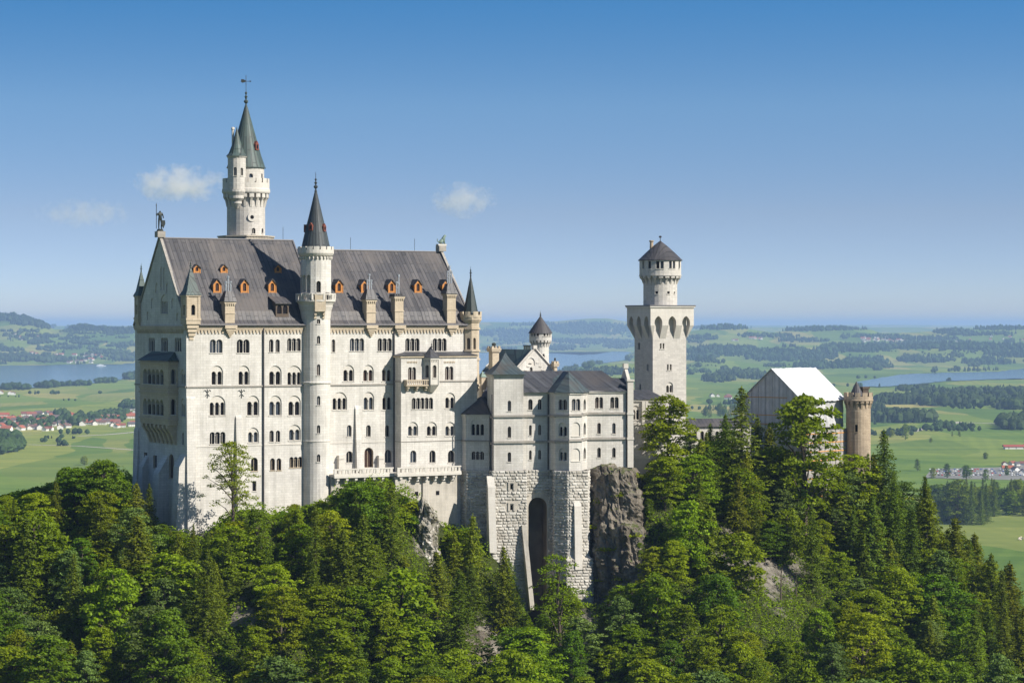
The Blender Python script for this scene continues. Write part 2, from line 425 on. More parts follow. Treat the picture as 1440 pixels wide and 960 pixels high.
def window(fr, kind, uL, uR, v0, v1, n=1, mat='trim', pane='pane', depth=0.5, sill=True, name='window', hole=None):
    """makes one window part with its pane; returns the outline to leave open in the wall"""
    b = fr.b; w = MB(); g = MB()
    if pane == 'pane': pane = WR.choice(('pane', 'pane', 'pane', 'pane', 'pane', 'panewood', 'paneblue'))
    if uR < uL: uL, uR = uR, uL
    lw = (uR - uL) / n
    if kind == 'lun':                                   # lights under a round blind arch
        out = arch(uL, uR, v0, v1, 12)
        reveal(w, fr, out, 0, -0.22)
        vt = v0 + (v1 - v0) * (0.70 if n == 2 else 0.66)
        m = lw * 0.14; holes = []
        for i in range(n):
            holes.append(arch(uL + i * lw + m, uL + (i + 1) * lw - m, v0 + 0.06, vt))
        tess(w, fr, out, holes, -0.22)
        for h in holes:
            reveal(w, fr, h, -0.22, -0.22 - depth)
            tess(g, fr, h, [], -0.22 - depth + 0.01)
        if n > 1:
            for i in range(1, n): col(w, fr, uL + i * lw, v0 + 0.06, vt - lw * 0.42, -0.2)
    elif kind == 'blind':
        out = arch(uL, uR, v0, v1, 12)
        reveal(w, fr, out, 0, -0.2); tess(w, fr, out, [], -0.2)
        g = None
    elif kind == 'rect':
        out = [(uL, v0), (uR, v0), (uR, v1), (uL, v1)]
        reveal(w, fr, out, 0, -depth); tess(g, fr, out, [], -depth + 0.01)
    elif kind == 'point':
        out = arch(uL, uR, v0, v1, 6, True)
        reveal(w, fr, out, 0, -depth); tess(g, fr, out, [], -depth + 0.01)
    elif kind == 'round':
        c, r, vc = (uL + uR) / 2, (uR - uL) / 2, (v0 + v1) / 2
        out = [(c + r * math.cos(2 * math.pi * k / 14), vc + r * math.sin(2 * math.pi * k / 14)) for k in range(14)]
        reveal(w, fr, out, 0, -depth); tess(g, fr, out, [], -depth + 0.01)
    else:                                               # 'open': n arched lights side by side with columns between
        out = scallop(uL, uR, v0, v1, n) if n > 1 else arch(uL, uR, v0, v1)
        reveal(w, fr, out, 0, -depth); tess(g, fr, out, [], -depth + 0.01)
        if n > 1:
            for i in range(1, n): col(w, fr, uL + i * lw, v0, v1 - lw * 0.5 + 0.02, -0.17)
        if g.v and v1 - v0 > 1.2:                       # glazing bars a hand behind the columns
            for i in range(n):
                c = uL + (i + 0.5) * lw
                w.obox(fr.p0, fr.U, fr.N, c - 0.035, c + 0.035, -depth + 0.05, -depth + 0.09, v0, v1 - lw * 0.15)
    if sill and kind != 'round':
        w.obox(fr.p0, fr.U, fr.N, uL - 0.12, uR + 0.12, -0.05, 0.13, v0 - 0.16, v0 - 0.003)
    o = w.build(name, M[mat], b.root)
    if g is not None and g.v: g.build('pane', M[pane], o)
    return out
def col(mb, fr, u, v0, v1, d, r=0.105):
    c = fr.pt(u, 0, d)
    h = v1 - v0
    mb.lathe([(r * 1.5, v0), (r * 1.5, v0 + 0.1), (r, v0 + 0.2), (r * 0.92, v1 - 0.38), (r * 1.1, v1 - 0.34), (r * 1.9, v1 - 0.12), (r * 1.9, v1)], 8, (c.x, c.y))
def win(fr, holes, kind, xl, xr, yt, yb, n=1, d=0.0, **kw):
    """a window measured on the photo: columns xl..xr, rows yt (head) .. yb (sill)"""
    u0, _ = fr.uv(xl, yb, d); u1, _ = fr.uv(xr, yb, d); um = (u0 + u1) / 2
    pxm = (xl + xr) / 2
    v0 = fr.uv(pxm, yb, d)[1]; v1 = fr.uv(pxm, yt, d)[1]
    h = window(fr, kind, u0, u1, v0, v1, n, **kw)
    holes.append(h); return h
def cells(mb, fr, u0, u1, v0, v1, holes, d=0.0):
    """a rectangular wall with openings, cut into one cell per opening so every piece is simple"""
    hs = sorted([(min(p[1] for p in h), max(p[1] for p in h), h) for h in holes], key=lambda q: q[0])
    rows = []
    for a, b, h in hs:
        for r in rows:
            if a < r[1] - 0.02 and b > r[0] + 0.02:
                r[0] = min(r[0], a); r[1] = max(r[1], b); r[2].append(h); break
        else: rows.append([a, b, [h]])
    ch = True
    while ch:
        ch = False; rows.sort(key=lambda r: r[0])
        for i in range(len(rows) - 1):
            if rows[i][1] > rows[i + 1][0] - 0.01:
                rows[i][1] = max(rows[i][1], rows[i + 1][1]); rows[i][2] += rows[i + 1][2]; del rows[i + 1]; ch = True; break
    edges = [v0] + [(rows[i][1] + rows[i + 1][0]) / 2 for i in range(len(rows) - 1)] + [v1]
    if not rows: tess(mb, fr, [(u0, v0), (u1, v0), (u1, v1), (u0, v1)], [], d)
    for i, r in enumerate(rows):
        a, b = edges[i], edges[i + 1]
        cols = sorted([(min(p[0] for p in h), max(p[0] for p in h), h) for h in r[2]], key=lambda q: q[0])
        grp = []
        for c in cols:
            if grp and c[0] < grp[-1][1] + 0.01: grp[-1][1] = max(grp[-1][1], c[1]); grp[-1][2].append(c[2])
            else: grp.append([c[0], c[1], [c[2]]])
        us = [u0] + [(grp[k][1] + grp[k + 1][0]) / 2 for k in range(len(grp) - 1)] + [u1]
        for k, g in enumerate(grp):
            tess(mb, fr, [(us[k], a), (us[k + 1], a), (us[k + 1], b), (us[k], b)], g[2], d)

def course(mb, fr, u0, u1, v, h=0.35, p=0.22):
    mb.obox(fr.p0, fr.U, fr.N, u0, u1, -0.05, p, v - h / 2, v + h / 2)
def frieze(mb, fr, u0, u1, v, pitch=0.72, h=0.55, p=0.2):
    """a little arched frieze under a cornice: rounded corbel drops"""
    n = max(1, int(round((u1 - u0) / pitch))); w = (u1 - u0) / n
    for i in range(n):
        c = u0 + (i + 0.5) * w
        mb.obox(fr.p0, fr.U, fr.N, c - w * 0.22, c + w * 0.22, -0.02, p, v - h, v)
        mb.obox(fr.p0, fr.U, fr.N, c - w * 0.36, c + w * 0.36, -0.02, p + 0.02, v - h * 0.4, v - 0.004)
def ringwall(b, mb, c, r, n, z0, z1, wins=(), a0=0.0, mat='trim', pane='pane', depth=0.4):
    """a round tower wall of n narrow facets; wins: (px, yt, yb, width m, kind, n)"""
    pts = [(c[0] + r * math.cos(a0 + 2 * math.pi * i / n), c[1] + r * math.sin(a0 + 2 * math.pi * i / n)) for i in range(n)]
    todo = list(wins)
    for i in range(n):
        p0, p1 = pts[i], pts[(i + 1) % n]
        fr = Fr(b, p0, p1); hs = []
        a, e = b.world((p0[0], p0[1], 0)), b.world((p1[0], p1[1], 0))
        pa, pe = CX + F * a.x / a.y, CX + F * e.x / e.y
        nw = b.R @ fr.N
        if nw.dot(a - EYE) < 0:
            for w in list(todo):
                if pa <= w[0] < pe:
                    wd_ = min(w[3], fr.len * 0.94); u = fr.len / 2
                    y = (a.y + e.y) / 2
                    vb = EYE.z + (HY - w[2]) / F * y - b.o.z; vt = EYE.z + (HY - w[1]) / F * y - b.o.z
                    if vb > z0 and vt < z1:
                        hs.append(window(fr, w[4] if len(w) > 4 else 'open', u - wd_ / 2, u + wd_ / 2, vb, vt, w[5] if len(w) > 5 else 1, mat=mat, pane=w[6] if len(w) > 6 else pane, depth=depth))
                        todo.remove(w)
        cells(mb, fr, 0, fr.len, z0, z1, hs)
def ngon(c, r, n, a0=0.0): return [(c[0] + r * math.cos(a0 + 2 * math.pi * i / n), c[1] + r * math.sin(a0 + 2 * math.pi * i / n)) for i in range(n)]
def crown_ring(mb, c, r, z, h, n, gap=0.45, th=0.35, low=0.4):
    """battlement: low ring wall and merlons"""
    mb.lathe([(r - th, z), (r, z), (r, z + h * low), (r - th, z + h * low), (r - th, z)], 32, c, cap=False)
    for i in range(n):
        a = 2 * math.pi * i / n; w = math.pi / n * (1 - gap) * 1.15
        q = [(c[0] + rr * math.cos(t), c[1] + rr * math.sin(t)) for rr, t in ((r - th, a - w), (r, a - w), (r, a), (r, a + w), (r - th, a + w), (r - th, a))]
        mb.prism(q, z + h * low + 0.002, z + h)
def corbel_ring(mb, c, r0, r1, z0, z1, n, w=0.45):
    """brackets leaning out from r0 (bottom) to r1 (top) with small arches between them"""
    for i in range(n):
        a = 2 * math.pi * (i + 0.5) / n; d = Vector((math.cos(a), math.sin(a), 0)); t = Vector((-d.y, d.x, 0)); o = Vector((c[0], c[1], 0))
        hw = w * 0.5
        prof = [(r0 - 0.1, z0), (r0 + 0.08, z0), (r0 + (r1 - r0) * 0.45, z0 + (z1 - z0) * 0.45), (r1 - 0.05, z0 + (z1 - z0) * 0.7), (r1 - 0.05, z1), (r0 - 0.1, z1)]
        vs = [o + d * rr + t * hw + Z * zz for rr, zz in prof] + [o + d * rr - t * hw + Z * zz for rr, zz in prof]
        k = len(prof)
        mb.add(vs, [tuple(range(k)), tuple(range(2 * k - 1, k - 1, -1))] + [(j, k + j, k + (j + 1) % k, (j + 1) % k) for j in range(k)])
        # arch spandrel plates between brackets, set back a little
        a2 = a + math.pi / n
        for s_ in (-1, 1):
            aa = a2 + s_ * math.pi / n * 0.62
            hw2 = math.pi / n * 0.28
            q = [(c[0] + rr * math.cos(tt), c[1] + rr * math.sin(tt)) for rr, tt in ((r0, aa - hw2), (r1 - 0.06, aa - hw2), (r1 - 0.06, aa + hw2), (r0, aa + hw2))]
            mb.prism(q, z1 - (z1 - z0) * 0.34, z1 - 0.003)
def finial(mb, x, y, z, h, r=0.22):
    mb.lathe([(r * 0.8, z - 0.4), (r, z), (r * 0.45, z + h * 0.12), (r * 1.5, z + h * 0.2), (r * 1.5, z + h * 0.26), (r * 0.4, z + h * 0.33), (r * 1.1, z + h * 0.45),
              (r * 0.3, z + h * 0.52), (r * 0.9, z + h * 0.62), (r * 0.2, z + h * 0.68), (r * 0.15, z + h)], 8, (x, y))
# ------------------------------------------------------------------ the great hall building
P = Bld('palace_building', 262, 510, 30, 150.0, 'tall white limestone great hall of six storeys under a steep grey roof with orange dormers', 'castle building')
EZ = P.zat(456, 0, 0)                                   # eaves height over the base
L = P.S(664, 456)[0]
Wd = -Fr(P, (0, 1), (0, 0)).uv(190, 456)[0] + 1
FS = Fr(P, (0, 0), (L, 0)); FW = Fr(P, (0, Wd), (0, 0))
RZ1 = P.zat(335, 0, Wd / 2); RZ2 = P.zat(353, L * 0.75, Wd / 2)
XS = P.S(452, 456)[0]                                    # where the roof steps, behind the stair tower
hs = []
for xl, xr in ((295, 313), (333, 351)): win(FS, hs, 'open', xl, xr, 477, 496, 2)
for xl, xr in ((378.5, 384.5), (387.5, 393.5), (466.5, 471.5)): win(FS, hs, 'open', xl, xr, 477, 495, 1)
for xl, xr in ((404, 423), (492, 512), (531, 551), (570, 590), (608.5, 628)):
    win(FS, hs, 'open', xl, xr, 475.5, 493.5, 3)
for xl, xr, n in ((297, 313.5, 2), (335, 351, 2), (378, 396, 2), (404, 424, 3)): win(FS, hs, 'lun', xl, xr, 514, 541, n)
for xl, xr in ((482.5, 498), (510.5, 525.5), (537, 551)): win(FS, hs, 'lun', xl, xr, 513, 536, 2)
for xl, xr, n in ((294.5, 317, 3), (347, 364.5, 2), (378, 396, 2), (405, 423, 2)): win(FS, hs, 'lun', xl, xr, 556, 584, n)
for xl, xr, n in ((467.5, 488, 3), (511, 526, 2), (537.5, 551, 2)): win(FS, hs, 'lun', xl, xr, 551, 576, n)
win(FS, hs, 'open', 295, 317, 607, 624, 3)
win(FS, hs, 'lun', 348.5, 364, 601, 622, 2); win(FS, hs, 'lun', 406, 423, 597, 619, 2)
for xl, xr in ((379, 385), (388, 394)): win(FS, hs, 'open', xl, xr, 605, 621)
for xl, xr in ((488, 494.5), (515, 521.5), (541.5, 547.5)): win(FS, hs, 'open', xl, xr, 597.5, 613.5)
win(FS, hs, 'open', 353, 362.5, 643, 662, mat='sand'); win(FS, hs, 'open', 407, 425, 642, 657, 3, mat='sand')
for xl, xr in ((380, 386.5), (389, 395.5)): win(FS, hs, 'open', xl, xr, 644, 661, mat='sand')
win(FS, hs, 'open', 487, 496, 634, 650); win(FS, hs, 'open', 541, 551, 632, 650)
win(FS, hs, 'open', 512.5, 525, 629, 657, mat='sand', pane='panewood', sill=False, depth=0.8)
win(FS, hs, 'rect', 355, 360.5, 676, 690)
w = MB(); cells(w, FS, 0, L, -12, EZ, hs)
# west gable wall
hw = []
for xl, xr in ((209, 217.5), (226.5, 236), (245.5, 255)): win(FW, hw, 'open', xl, xr, 474.5, 494, 3)
win(FW, hw, 'lun', 253.7, 260.3, 519, 541, 2); win(FW, hw, 'lun', 254, 260.6, 560, 585, 2)
win(FW, hw, 'open', 256, 258.8, 608, 625)
win(FW, hw, 'rect', 202.5, 207, 636, 653, mat='sand'); win(FW, hw, 'rect', 215.5, 220.5, 640, 657, mat='sand'); win(FW, hw, 'rect', 228.5, 233, 644, 658)
win(FW, hw, 'open', 237.5, 244.5, 638, 672, mat='sand')
cells(w, FW, 0, Wd, -14, EZ, hw)
hg = []
for xl, xr, yt, yb in ((218.5, 222.5, 398, 412), (233.5, 237, 398, 412), (212.5, 216, 419, 434), (241, 244.5, 419, 434), (206.5, 209.5, 438, 450), (248, 251.5, 440, 451), (225.5, 228, 375, 408), (229.5, 231.8, 375, 408)):
    win(FW, hg, 'blind', xl, xr, yt, yb, sill=False)
win(FW, hg, 'lun', 225.8, 235.8, 414, 441, 3)
tess(w, FW, [(0, EZ), (Wd, EZ), (Wd / 2 + 0.01, RZ1 + 0.2)], hg)
FE = Fr(P, (L, 0), (L, Wd)); FB = Fr(P, (L, Wd), (0, Wd))
tess(w, FE, [(0, -12), (Wd, -12), (Wd, EZ), (Wd / 2, RZ2), (0, EZ)], [])
tess(w, FB, [(0, -12), (L, -12), (L, EZ), (0, EZ)], [])
w.build('wall', M['lime'], P.root)
# string courses, cornice, frieze
t = MB()
v = FS.uv(300, 541.5)[1]
zc = FS.uv(300, 543.5)[1]; course(t, FS, 0, L, zc); course(t, FW, 0.05, Wd - 0.02, zc)
t.build('string_course', M['copestone'], P.root); t = MB()
t.cur = 0
course(t, FS, -0.1, L, EZ - 0.55, 0.5, 0.42); course(t, FW, 0, Wd + 0.1, EZ - 0.55, 0.5, 0.42)
course(t, FS, -0.05, L, EZ - 1.0, 0.36, 0.3); course(t, FW, 0, Wd, EZ - 1.0, 0.36, 0.3)
frieze(t, FS, 1.5, L - 1.5, EZ - 1.19, 0.8, 0.75, 0.22); frieze(t, FW, 1.5, Wd - 1.5, EZ - 1.19, 0.8, 0.75, 0.22)
t.build('cornice', M['sand'], P.root)
# plinth: lower wall a little proud, batter and buttresses
t = MB()
zp = FS.uv(350, 626)[1]
course(t, FS, 0.02, L, zp, 0.22, 0.1)
def buttress(mb, fr, u0, u1, v0, v1, d0, d1):
    """tapering pier: depth d0 at the foot, d1 at the head, sloped top"""
    a = []
    for u in (u0, u1): a += [fr.pt(u, v0, -0.1), fr.pt(u, v0, d0), fr.pt(u, v1 - (d1 + 0.2) * 1.6, d1), fr.pt(u, v1, -0.1)]
    mb.add(a, [(0, 1, 2, 3), (7, 6, 5, 4)] + [(j, 4 + j, 4 + (j + 1) % 4, (j + 1) % 4) for j in range(4)])
def pbut(mb, fr, xl, xr, yt, yb, d0, d1):
    u0 = fr.uv(xl, yb)[0]; u1 = fr.uv(xr, yb)[0]
    buttress(mb, fr, u0, u1, fr.uv((xl + xr) / 2, yb)[1], fr.uv((xl + xr) / 2, yt)[1], d0, d1)
t.build('plinth_course', M['trim'], P.root)
for fn, args in ((pbut, (FS, 331, 339, 582, 720, 1.5, 0.35)), (pbut, (FS, 499, 507, 569, 662, 1.2, 0.35)), (buttress, (FW, Wd - 3.2, Wd - 0.02, -14, FW.uv(250, 636)[1], 3.4, 1.6)),
                 (buttress, (FS, 0.02, 2.0, -14, FS.uv(262, 556)[1], 1.3, 0.15)), (buttress, (FW, Wd * 0.56, Wd * 0.66, -14, FW.uv(240, 640)[1], 4.0, 2.2)),
                 (buttress, (FW, 0.0, 2.5, -14, FW.uv(200, 600)[1], 1.4, 0.3)), (buttress, (FW, Wd * 0.2, Wd * 0.27, -14, FW.uv(206, 640)[1], 3.0, 1.4))):
    t = MB(); fn(t, *args); t.build('buttress', M['lime'], P.root)
for xl, xr in ((474, 481), (530, 537)):                  # small porch piers on the terrace
    t = MB()
    u0, u1 = FS.uv(xl, 650)[0], FS.uv(xr, 650)[0]; v0, v1 = FS.uv(xl, 660)[1], FS.uv(xl, 640)[1]
    t.obox(FS.p0, FS.U, FS.N, u0, u1, 0, 1.0, v0 - 1, v1); t.obox(FS.p0, FS.U, FS.N, u0 - .1, u1 + .1, 0, 1.15, v1 - .8, v1 - .45)
    t.build('porch_pier', M['trim'], P.root)
# roofs with a flare at the eaves
def roof_section(x0, x1, rz, name, verge=True):
    r = MB(); yr = Wd / 2; k = (rz - EZ)
    prof = [(-0.75, EZ - 0.12), (0.55, EZ + 0.95), (1.6, EZ + 2.9), (yr, rz), (Wd - 1.6, EZ + 2.9), (Wd - 0.55, EZ + 0.95), (Wd + 0.75, EZ - 0.12)]
    inn = [(y, z - 0.3) for y, z in prof]
    pl = prof + inn[::-1]; n = len(pl)
    r.add([(x0, y, z) for y, z in pl] + [(x1, y, z) for y, z in pl], [(i, (i + 1) % n, n + (i + 1) % n, n + i) for i in range(n)] + [tuple(range(n)), tuple(range(2 * n - 1, n - 1, -1))])
    o = r.build(name, M['roof'], P.root)
    s = MB()
    if verge:
        for xx in (x0, x1):
            for a, b2 in zip(prof[:3], prof[1:4]):
                s.tube([(xx, a[0], a[1] + 0.1), (xx, b2[0], b2[1] + 0.1)], 0.22, 5)
    s.tube([(x0, yr, rz + 0.08), (x1, yr, rz + 0.08)], 0.2, 6)
    for xx in (x0 + (x1 - x0) * 0.33, x0 + (x1 - x0) * 0.68): s.tube([(xx, prof[1][0], prof[1][1] + 0.03), (xx, prof[2][0], prof[2][1] + 0.03), (xx, yr, rz + 0.03)], 0.07, 4)
    s.build('roof_ridge', M['gutter'], o)
    g = MB(); g.tube([(x0, -0.82, EZ - 0.1), (x1, -0.82, EZ - 0.1)], 0.16, 6); g.build('gutter', M['gutter'], o)
    return o
def rooftop(x, rz, y):
    """height of the south slope at local y"""
    pr = [(-0.75, EZ - 0.12), (0.55, EZ + 0.95), (1.6, EZ + 2.9), (Wd / 2, rz)]
    for a, b2 in zip(pr, pr[1:]):
        if y <= b2[0]: return a[1] + (b2[1] - a[1]) * (y - a[0]) / (b2[0] - a[0])
    return rz
roof_section(0.35, XS, RZ1, 'roof'); roof_section(XS, L - 0.2, RZ2, 'roof')
for sx, rz in ((0.0, RZ1), (L, RZ2)):                    # gable copings
    t = MB()
    for y0, y1 in ((-0.5, Wd / 2), (Wd + 0.5, Wd / 2)):
        a, b2 = Vector((sx, y0, EZ - 0.3)), Vector((sx, y1, rz + 0.35))
        for k in range(1):
            d = (b2 - a); nn = Vector((0, -d.z, d.y)).normalized()
            if nn.z < 0: nn = -nn
            X = Vector((0.3, 0, 0))
            vs = [a - X, a + X, b2 + X, b2 - X, a - X + nn * 0.28, a + X + nn * 0.28, b2 + X + nn * 0.28, b2 - X + nn * 0.28]
            t.add(vs, [(0, 1, 2, 3), (4, 7, 6, 5), (0, 4, 5, 1), (1, 5, 6, 2), (2, 6, 7, 3), (3, 7, 4, 0)])
    t.box(sx - 0.9, sx + 0.9, Wd / 2 - 0.9, Wd / 2 + 0.9, rz + 0.2, rz + 1.5)
    t.build('gable_coping', M['copestone'], P.root)

def roof_pt(px, py, rz):
    """the point of the south slope seen at px, py"""
    O = P.world((0, 1.6, EZ + 2.9)); nl = Vector((0, -(rz - EZ - 2.9), Wd / 2 - 1.6)); n = P.R @ nl
    r = ray(px, py); tt = n.dot(O - EYE) / n.dot(r)
    return P.local(EYE + r * tt)
def dormer(px, py, w, h, rz, mat='orange', label=None):
    """gabled dormer whose front sill centre is seen at px, py"""
    p = roof_pt(px, py, rz); x, y, z = p; yb = y + h * 1.05
    d = MB(); a = w / 2; fr = Fr(P, (x - a, y), (x + a, y)); ho = []
    zz = h * 0.68
    open_ = arch(a - w * 0.24, a + w * 0.24, z + 0.35, z + h * 0.72, 6)
    out = [(0, z - 0.3), (w, z - 0.3), (w, z + zz), (a, z + h), (0, z + zz)]
    tess(d, fr, out, [open_]); reveal(d, fr, open_, 0, -0.25)
    d.add([(x - a, y, z - .3), (x - a, y, z + zz), (x - a, y + h * .75, z + zz), (x + a, y, z - .3), (x + a, y, z + zz), (x + a, y + h * .75, z + zz)], [(0, 1, 2), (3, 5, 4)])
    for q in (-1, 1): d.box(x + q * a - .09, x + q * a + .09, y - .08, y + .1, z - .3, z + zz)
    d.box(x - a - .1, x + a + .1, y - .14, y + .02, z - .42, z - .22)
    o = d.build('dormer', M[mat], P.root)
    g = MB(); tess(g, fr, open_, [], -0.24)
    g.build('pane', M['panewood'], o)
    r = MB(); ov = 0.22; yb = y + h * 1.1
    for q in (-1, 1):
        r.add([(x, y - .28, z + h + .16), (x + q * (a + ov), y - .28, z + zz - .18), (x + q * (a + ov), yb, z + zz - .18), (x, yb, z + h + .16),
               (x, y - .28, z + h + .02), (x + q * (a + ov), y - .28, z + zz - .32), (x + q * (a + ov), yb, z + zz - .32), (x, yb, z + h + .02)],
              [(0, 1, 2, 3), (7, 6, 5, 4), (0, 4, 5, 1), (1, 5, 6, 2), (2, 6, 7, 3)])
    r.build('dormer_roof', M['roof'], o)
for px in (277, 315, 391): dormer(px, 383.5, 1.45, 1.75, RZ1)
for px in (305.5, 344, 383): dormer(px, 411.5, 1.7, 2.9, RZ1)
for px in (477, 513, 551, 588, 627): dormer(px, 411.5, 1.7, 2.9, RZ2)
# broad dark wooden dormer
p = roof_pt(397, 443, RZ1); d = MB(); x, y, z = p; fr = Fr(P, (x - 1.55, y), (x + 1.55, y))
hh = [arch(0.3, 1.4, z + .3, z + 2.1), arch(1.7, 2.8, z + .3, z + 2.1)]
tess(d, fr, [(0, z - .4), (3.1, z - .4), (3.1, z + 2.7), (0, z + 2.7)], hh)
for q in hh: reveal(d, fr, q, 0, -.2)
d.add([(x - 1.55, y, z - .4), (x - 1.55, y, z + 2.7), (x - 1.55, y + 2.4, z + 3.4), (x + 1.55, y, z - .4), (x + 1.55, y, z + 2.7), (x + 1.55, y + 2.4, z + 3.4)], [(0, 1, 2), (3, 5, 4)])
o = d.build('dormer', M['wooddark'], P.root); o['label'] = 'broad dark wooden dormer with two lattice windows'
g = MB(); [tess(g, fr, q, [], -.18) for q in hh]; g.build('pane', M['pane'], o)
r = MB(); r.add([(x - 1.9, y - .5, z + 2.65), (x + 1.9, y - .5, z + 2.65), (x + 1.9, y + 3.2, z + 4.1), (x - 1.9, y + 3.2, z + 4.1), (x - 1.9, y - .5, z + 2.45), (x + 1.9, y - .5, z + 2.45), (x + 1.9, y + 3.2, z + 3.9), (x - 1.9, y + 3.2, z + 3.9)],
  [(0, 1, 2, 3), (7, 6, 5, 4), (0, 4, 5, 1), (1, 5, 6, 2), (2, 6, 7, 3), (3, 7, 4, 0)]); r.build('dormer_roof', M['roof'], o)

def chimney(px, ytop, ybot, w, pots, kind, corb):
    x = P.S(px, 455, -0.1)[0]; yy = -0.25
    zt = P.zat(ytop, x, 0); zb = EZ - 0.2
    c = MB(); a = w / 2
    c.box(x - a, x + a, yy, yy + 2.1, zb, zt)
    c.box(x - a - .12, x + a + .12, yy - .12, yy + 2.2, zb + (zt - zb) * .48, zb + (zt - zb) * .48 + .25)
    c.box(x - a - .25, x + a + .25, yy - .25, yy + 2.35, zt - .45, zt - .003)
    for i in range(5): c.box(x - a - .05 + i * (w - .2) / 4, x - a + .2 + i * (w - .2) / 4, yy - .22, yy, zt - .8, zt - .46)
    c.box(x - a - .3, x + a + .3, yy - .75, yy + .6, EZ - .9, EZ - .2)
    for i in range(4):                                      # stepped corbel below the eaves
        s_ = 1 - i / 4; c.box(x - a * s_ * .95, x + a * s_ * .95, yy - .55 * s_, yy + .5, EZ - 1.3 - i * .42 - .42 * corb, EZ - .903 - i * .42)
    o = c.build('chimney', M['sand'], P.root)
    q = MB(); ht = 2.3
    if kind == 'hip':
        q.prism([(x - a - .45, yy - .45), (x + a + .45, yy - .45), (x + a + .45, yy + 2.5), (x - a - .45, yy + 2.5)], zt, zt + ht,
                [(x - a * .62, yy + .5), (x + a * .62, yy + .5), (x + a * .62, yy + 1.6), (x - a * .62, yy + 1.6)])
    else:
        ht = .5; q.box(x - a - .3, x + a + .3, yy - .3, yy + 2.3, zt, zt + .25)
        for i in range(4): q.box(x - a - .25 + i * (w + .2) / 4, x - a - .25 + i * (w + .2) / 4 + .35, yy - .28, yy + 2.25, zt + .252, zt + .6)
    q.build('chimney_cap', M['roof'], o)
    for i, (dx, hh_) in enumerate(pots):
        f = MB(); hh_ *= .8; f.lathe([(.19, zt + ht - .2), (.19, zt + ht + hh_ * .45), (.26, zt + ht + hh_ * .46), (.26, zt + ht + hh_ * .56), (.19, zt + ht + hh_ * .57), (.19, zt + ht + hh_ * .86), (.3, zt + ht + hh_ * .87), (.3, zt + ht + hh_)], 8, (x + dx, yy + 1.0))
        f.build('flue_pipe', M['potmetal'], o)
chimney(323, 424, 450, 2.2, [(-.55, 2.6), (0, 4.0), (.55, 2.6)], 'hip', .3)
chimney(521.5, 421, 450, 2.2, [(-.5, 2.6), (0, 4.2), (.5, 2.6)], 'hip', .3)
chimney(561, 417, 450, 2.1, [(-.2, 3.6), (.35, 5.6)], 'flat', -.3)
chimney(634.5, 413, 450, 2.2, [(-.5, 3.6), (0, 5.0), (.5, 3.6)], 'hip', -.3)

# square corner turrets of the west gable
def corner_turret(cx_, cy_, ref_px, ytip, yeave, yfoot, ycorb, a=1.5):
    zt = P.zat(yeave, cx_, cy_); zf = P.zat(yfoot, cx_, cy_); zc_ = P.zat(ycorb, cx_, cy_); ztip = P.zat(ytip, cx_, cy_)
    t = MB()
    sq = [(cx_ - a, cy_ - a), (cx_ + a, cy_ - a), (cx_ + a, cy_ + a), (cx_ - a, cy_ + a)]
    for i in range(4):
        fr = Fr(P, sq[i], sq[(i + 1) % 4]); h_ = arch(a * .7, a * 1.3, zf + .6, zf + (zt - zf) * .62)
        if i in (0, 3):
            tess(t, fr, [(0, zf), (fr.len, zf), (fr.len, zt), (0, zt)], [h_]); reveal(t, fr, h_, 0, -.5)
        else: tess(t, fr, [(0, zf), (fr.len, zf), (fr.len, zt), (0, zt)], [])
        t.obox(fr.p0, fr.U, fr.N, 0, a * .3, 0, .12, zf, zt - .01); t.obox(fr.p0, fr.U, fr.N, fr.len - a * .3, fr.len, 0, .12, zf, zt - .01)
    e = a + .22; t.box(cx_ - e, cx_ + e, cy_ - e, cy_ + e, zf - .5, zf - .002); t.box(cx_ - e, cx_ + e, cy_ - e, cy_ + e, zt + .002, zt + .3)
    for i in range(5):
        e = a + .1 - i * .28; t.box(cx_ - e, cx_ + e, cy_ - e, cy_ + e, zf - .5 - (i + 1) * (zf - .5 - zc_) / 5, zf - .502 - i * (zf - .5 - zc_) / 5)
    o = t.build('corner_turret', M['sand'], P.root)
    r = MB(); e = a + .35
    r.prism([(cx_ - e, cy_ - e), (cx_ + e, cy_ - e), (cx_ + e, cy_ + e), (cx_ - e, cy_ + e)], zt + .3, zt + 1.3, [(cx_ - a * .88, cy_ - a * .88), (cx_ + a * .88, cy_ - a * .88), (cx_ + a * .88, cy_ + a * .88), (cx_ - a * .88, cy_ + a * .88)], cap=False)
    s4 = [(cx_ - a * .88, cy_ - a * .88), (cx_ + a * .88, cy_ - a * .88), (cx_ + a * .88, cy_ + a * .88), (cx_ - a * .88, cy_ + a * .88)]
    r.cone(s4, zt + 1.3, (cx_, cy_, ztip)); finial(r, cx_, cy_, ztip - .3, 1.6, .18)
    r.build('spire', M['copper_green'], o)
    g = MB(); g.box(cx_ - a + .52, cx_ + a - .52, cy_ - a + .52, cy_ + a - .52, zf + .01, zt - .01); g.build('pane', M['pane'], o)
def solve(px, fn):
    return min(np.linspace(-4, 4, 401), key=lambda q: abs(P.pxat(*fn(q)) - px))
q = solve(268, lambda q: (q, .3)); corner_turret(q, .3, 268, 374, 417, 447, 478)
q = solve(198.5, lambda q: (.5, Wd - 2 + q)); corner_turret(.5, Wd - 2 + q, 198, 378, 418, 446, 472, 1.08)
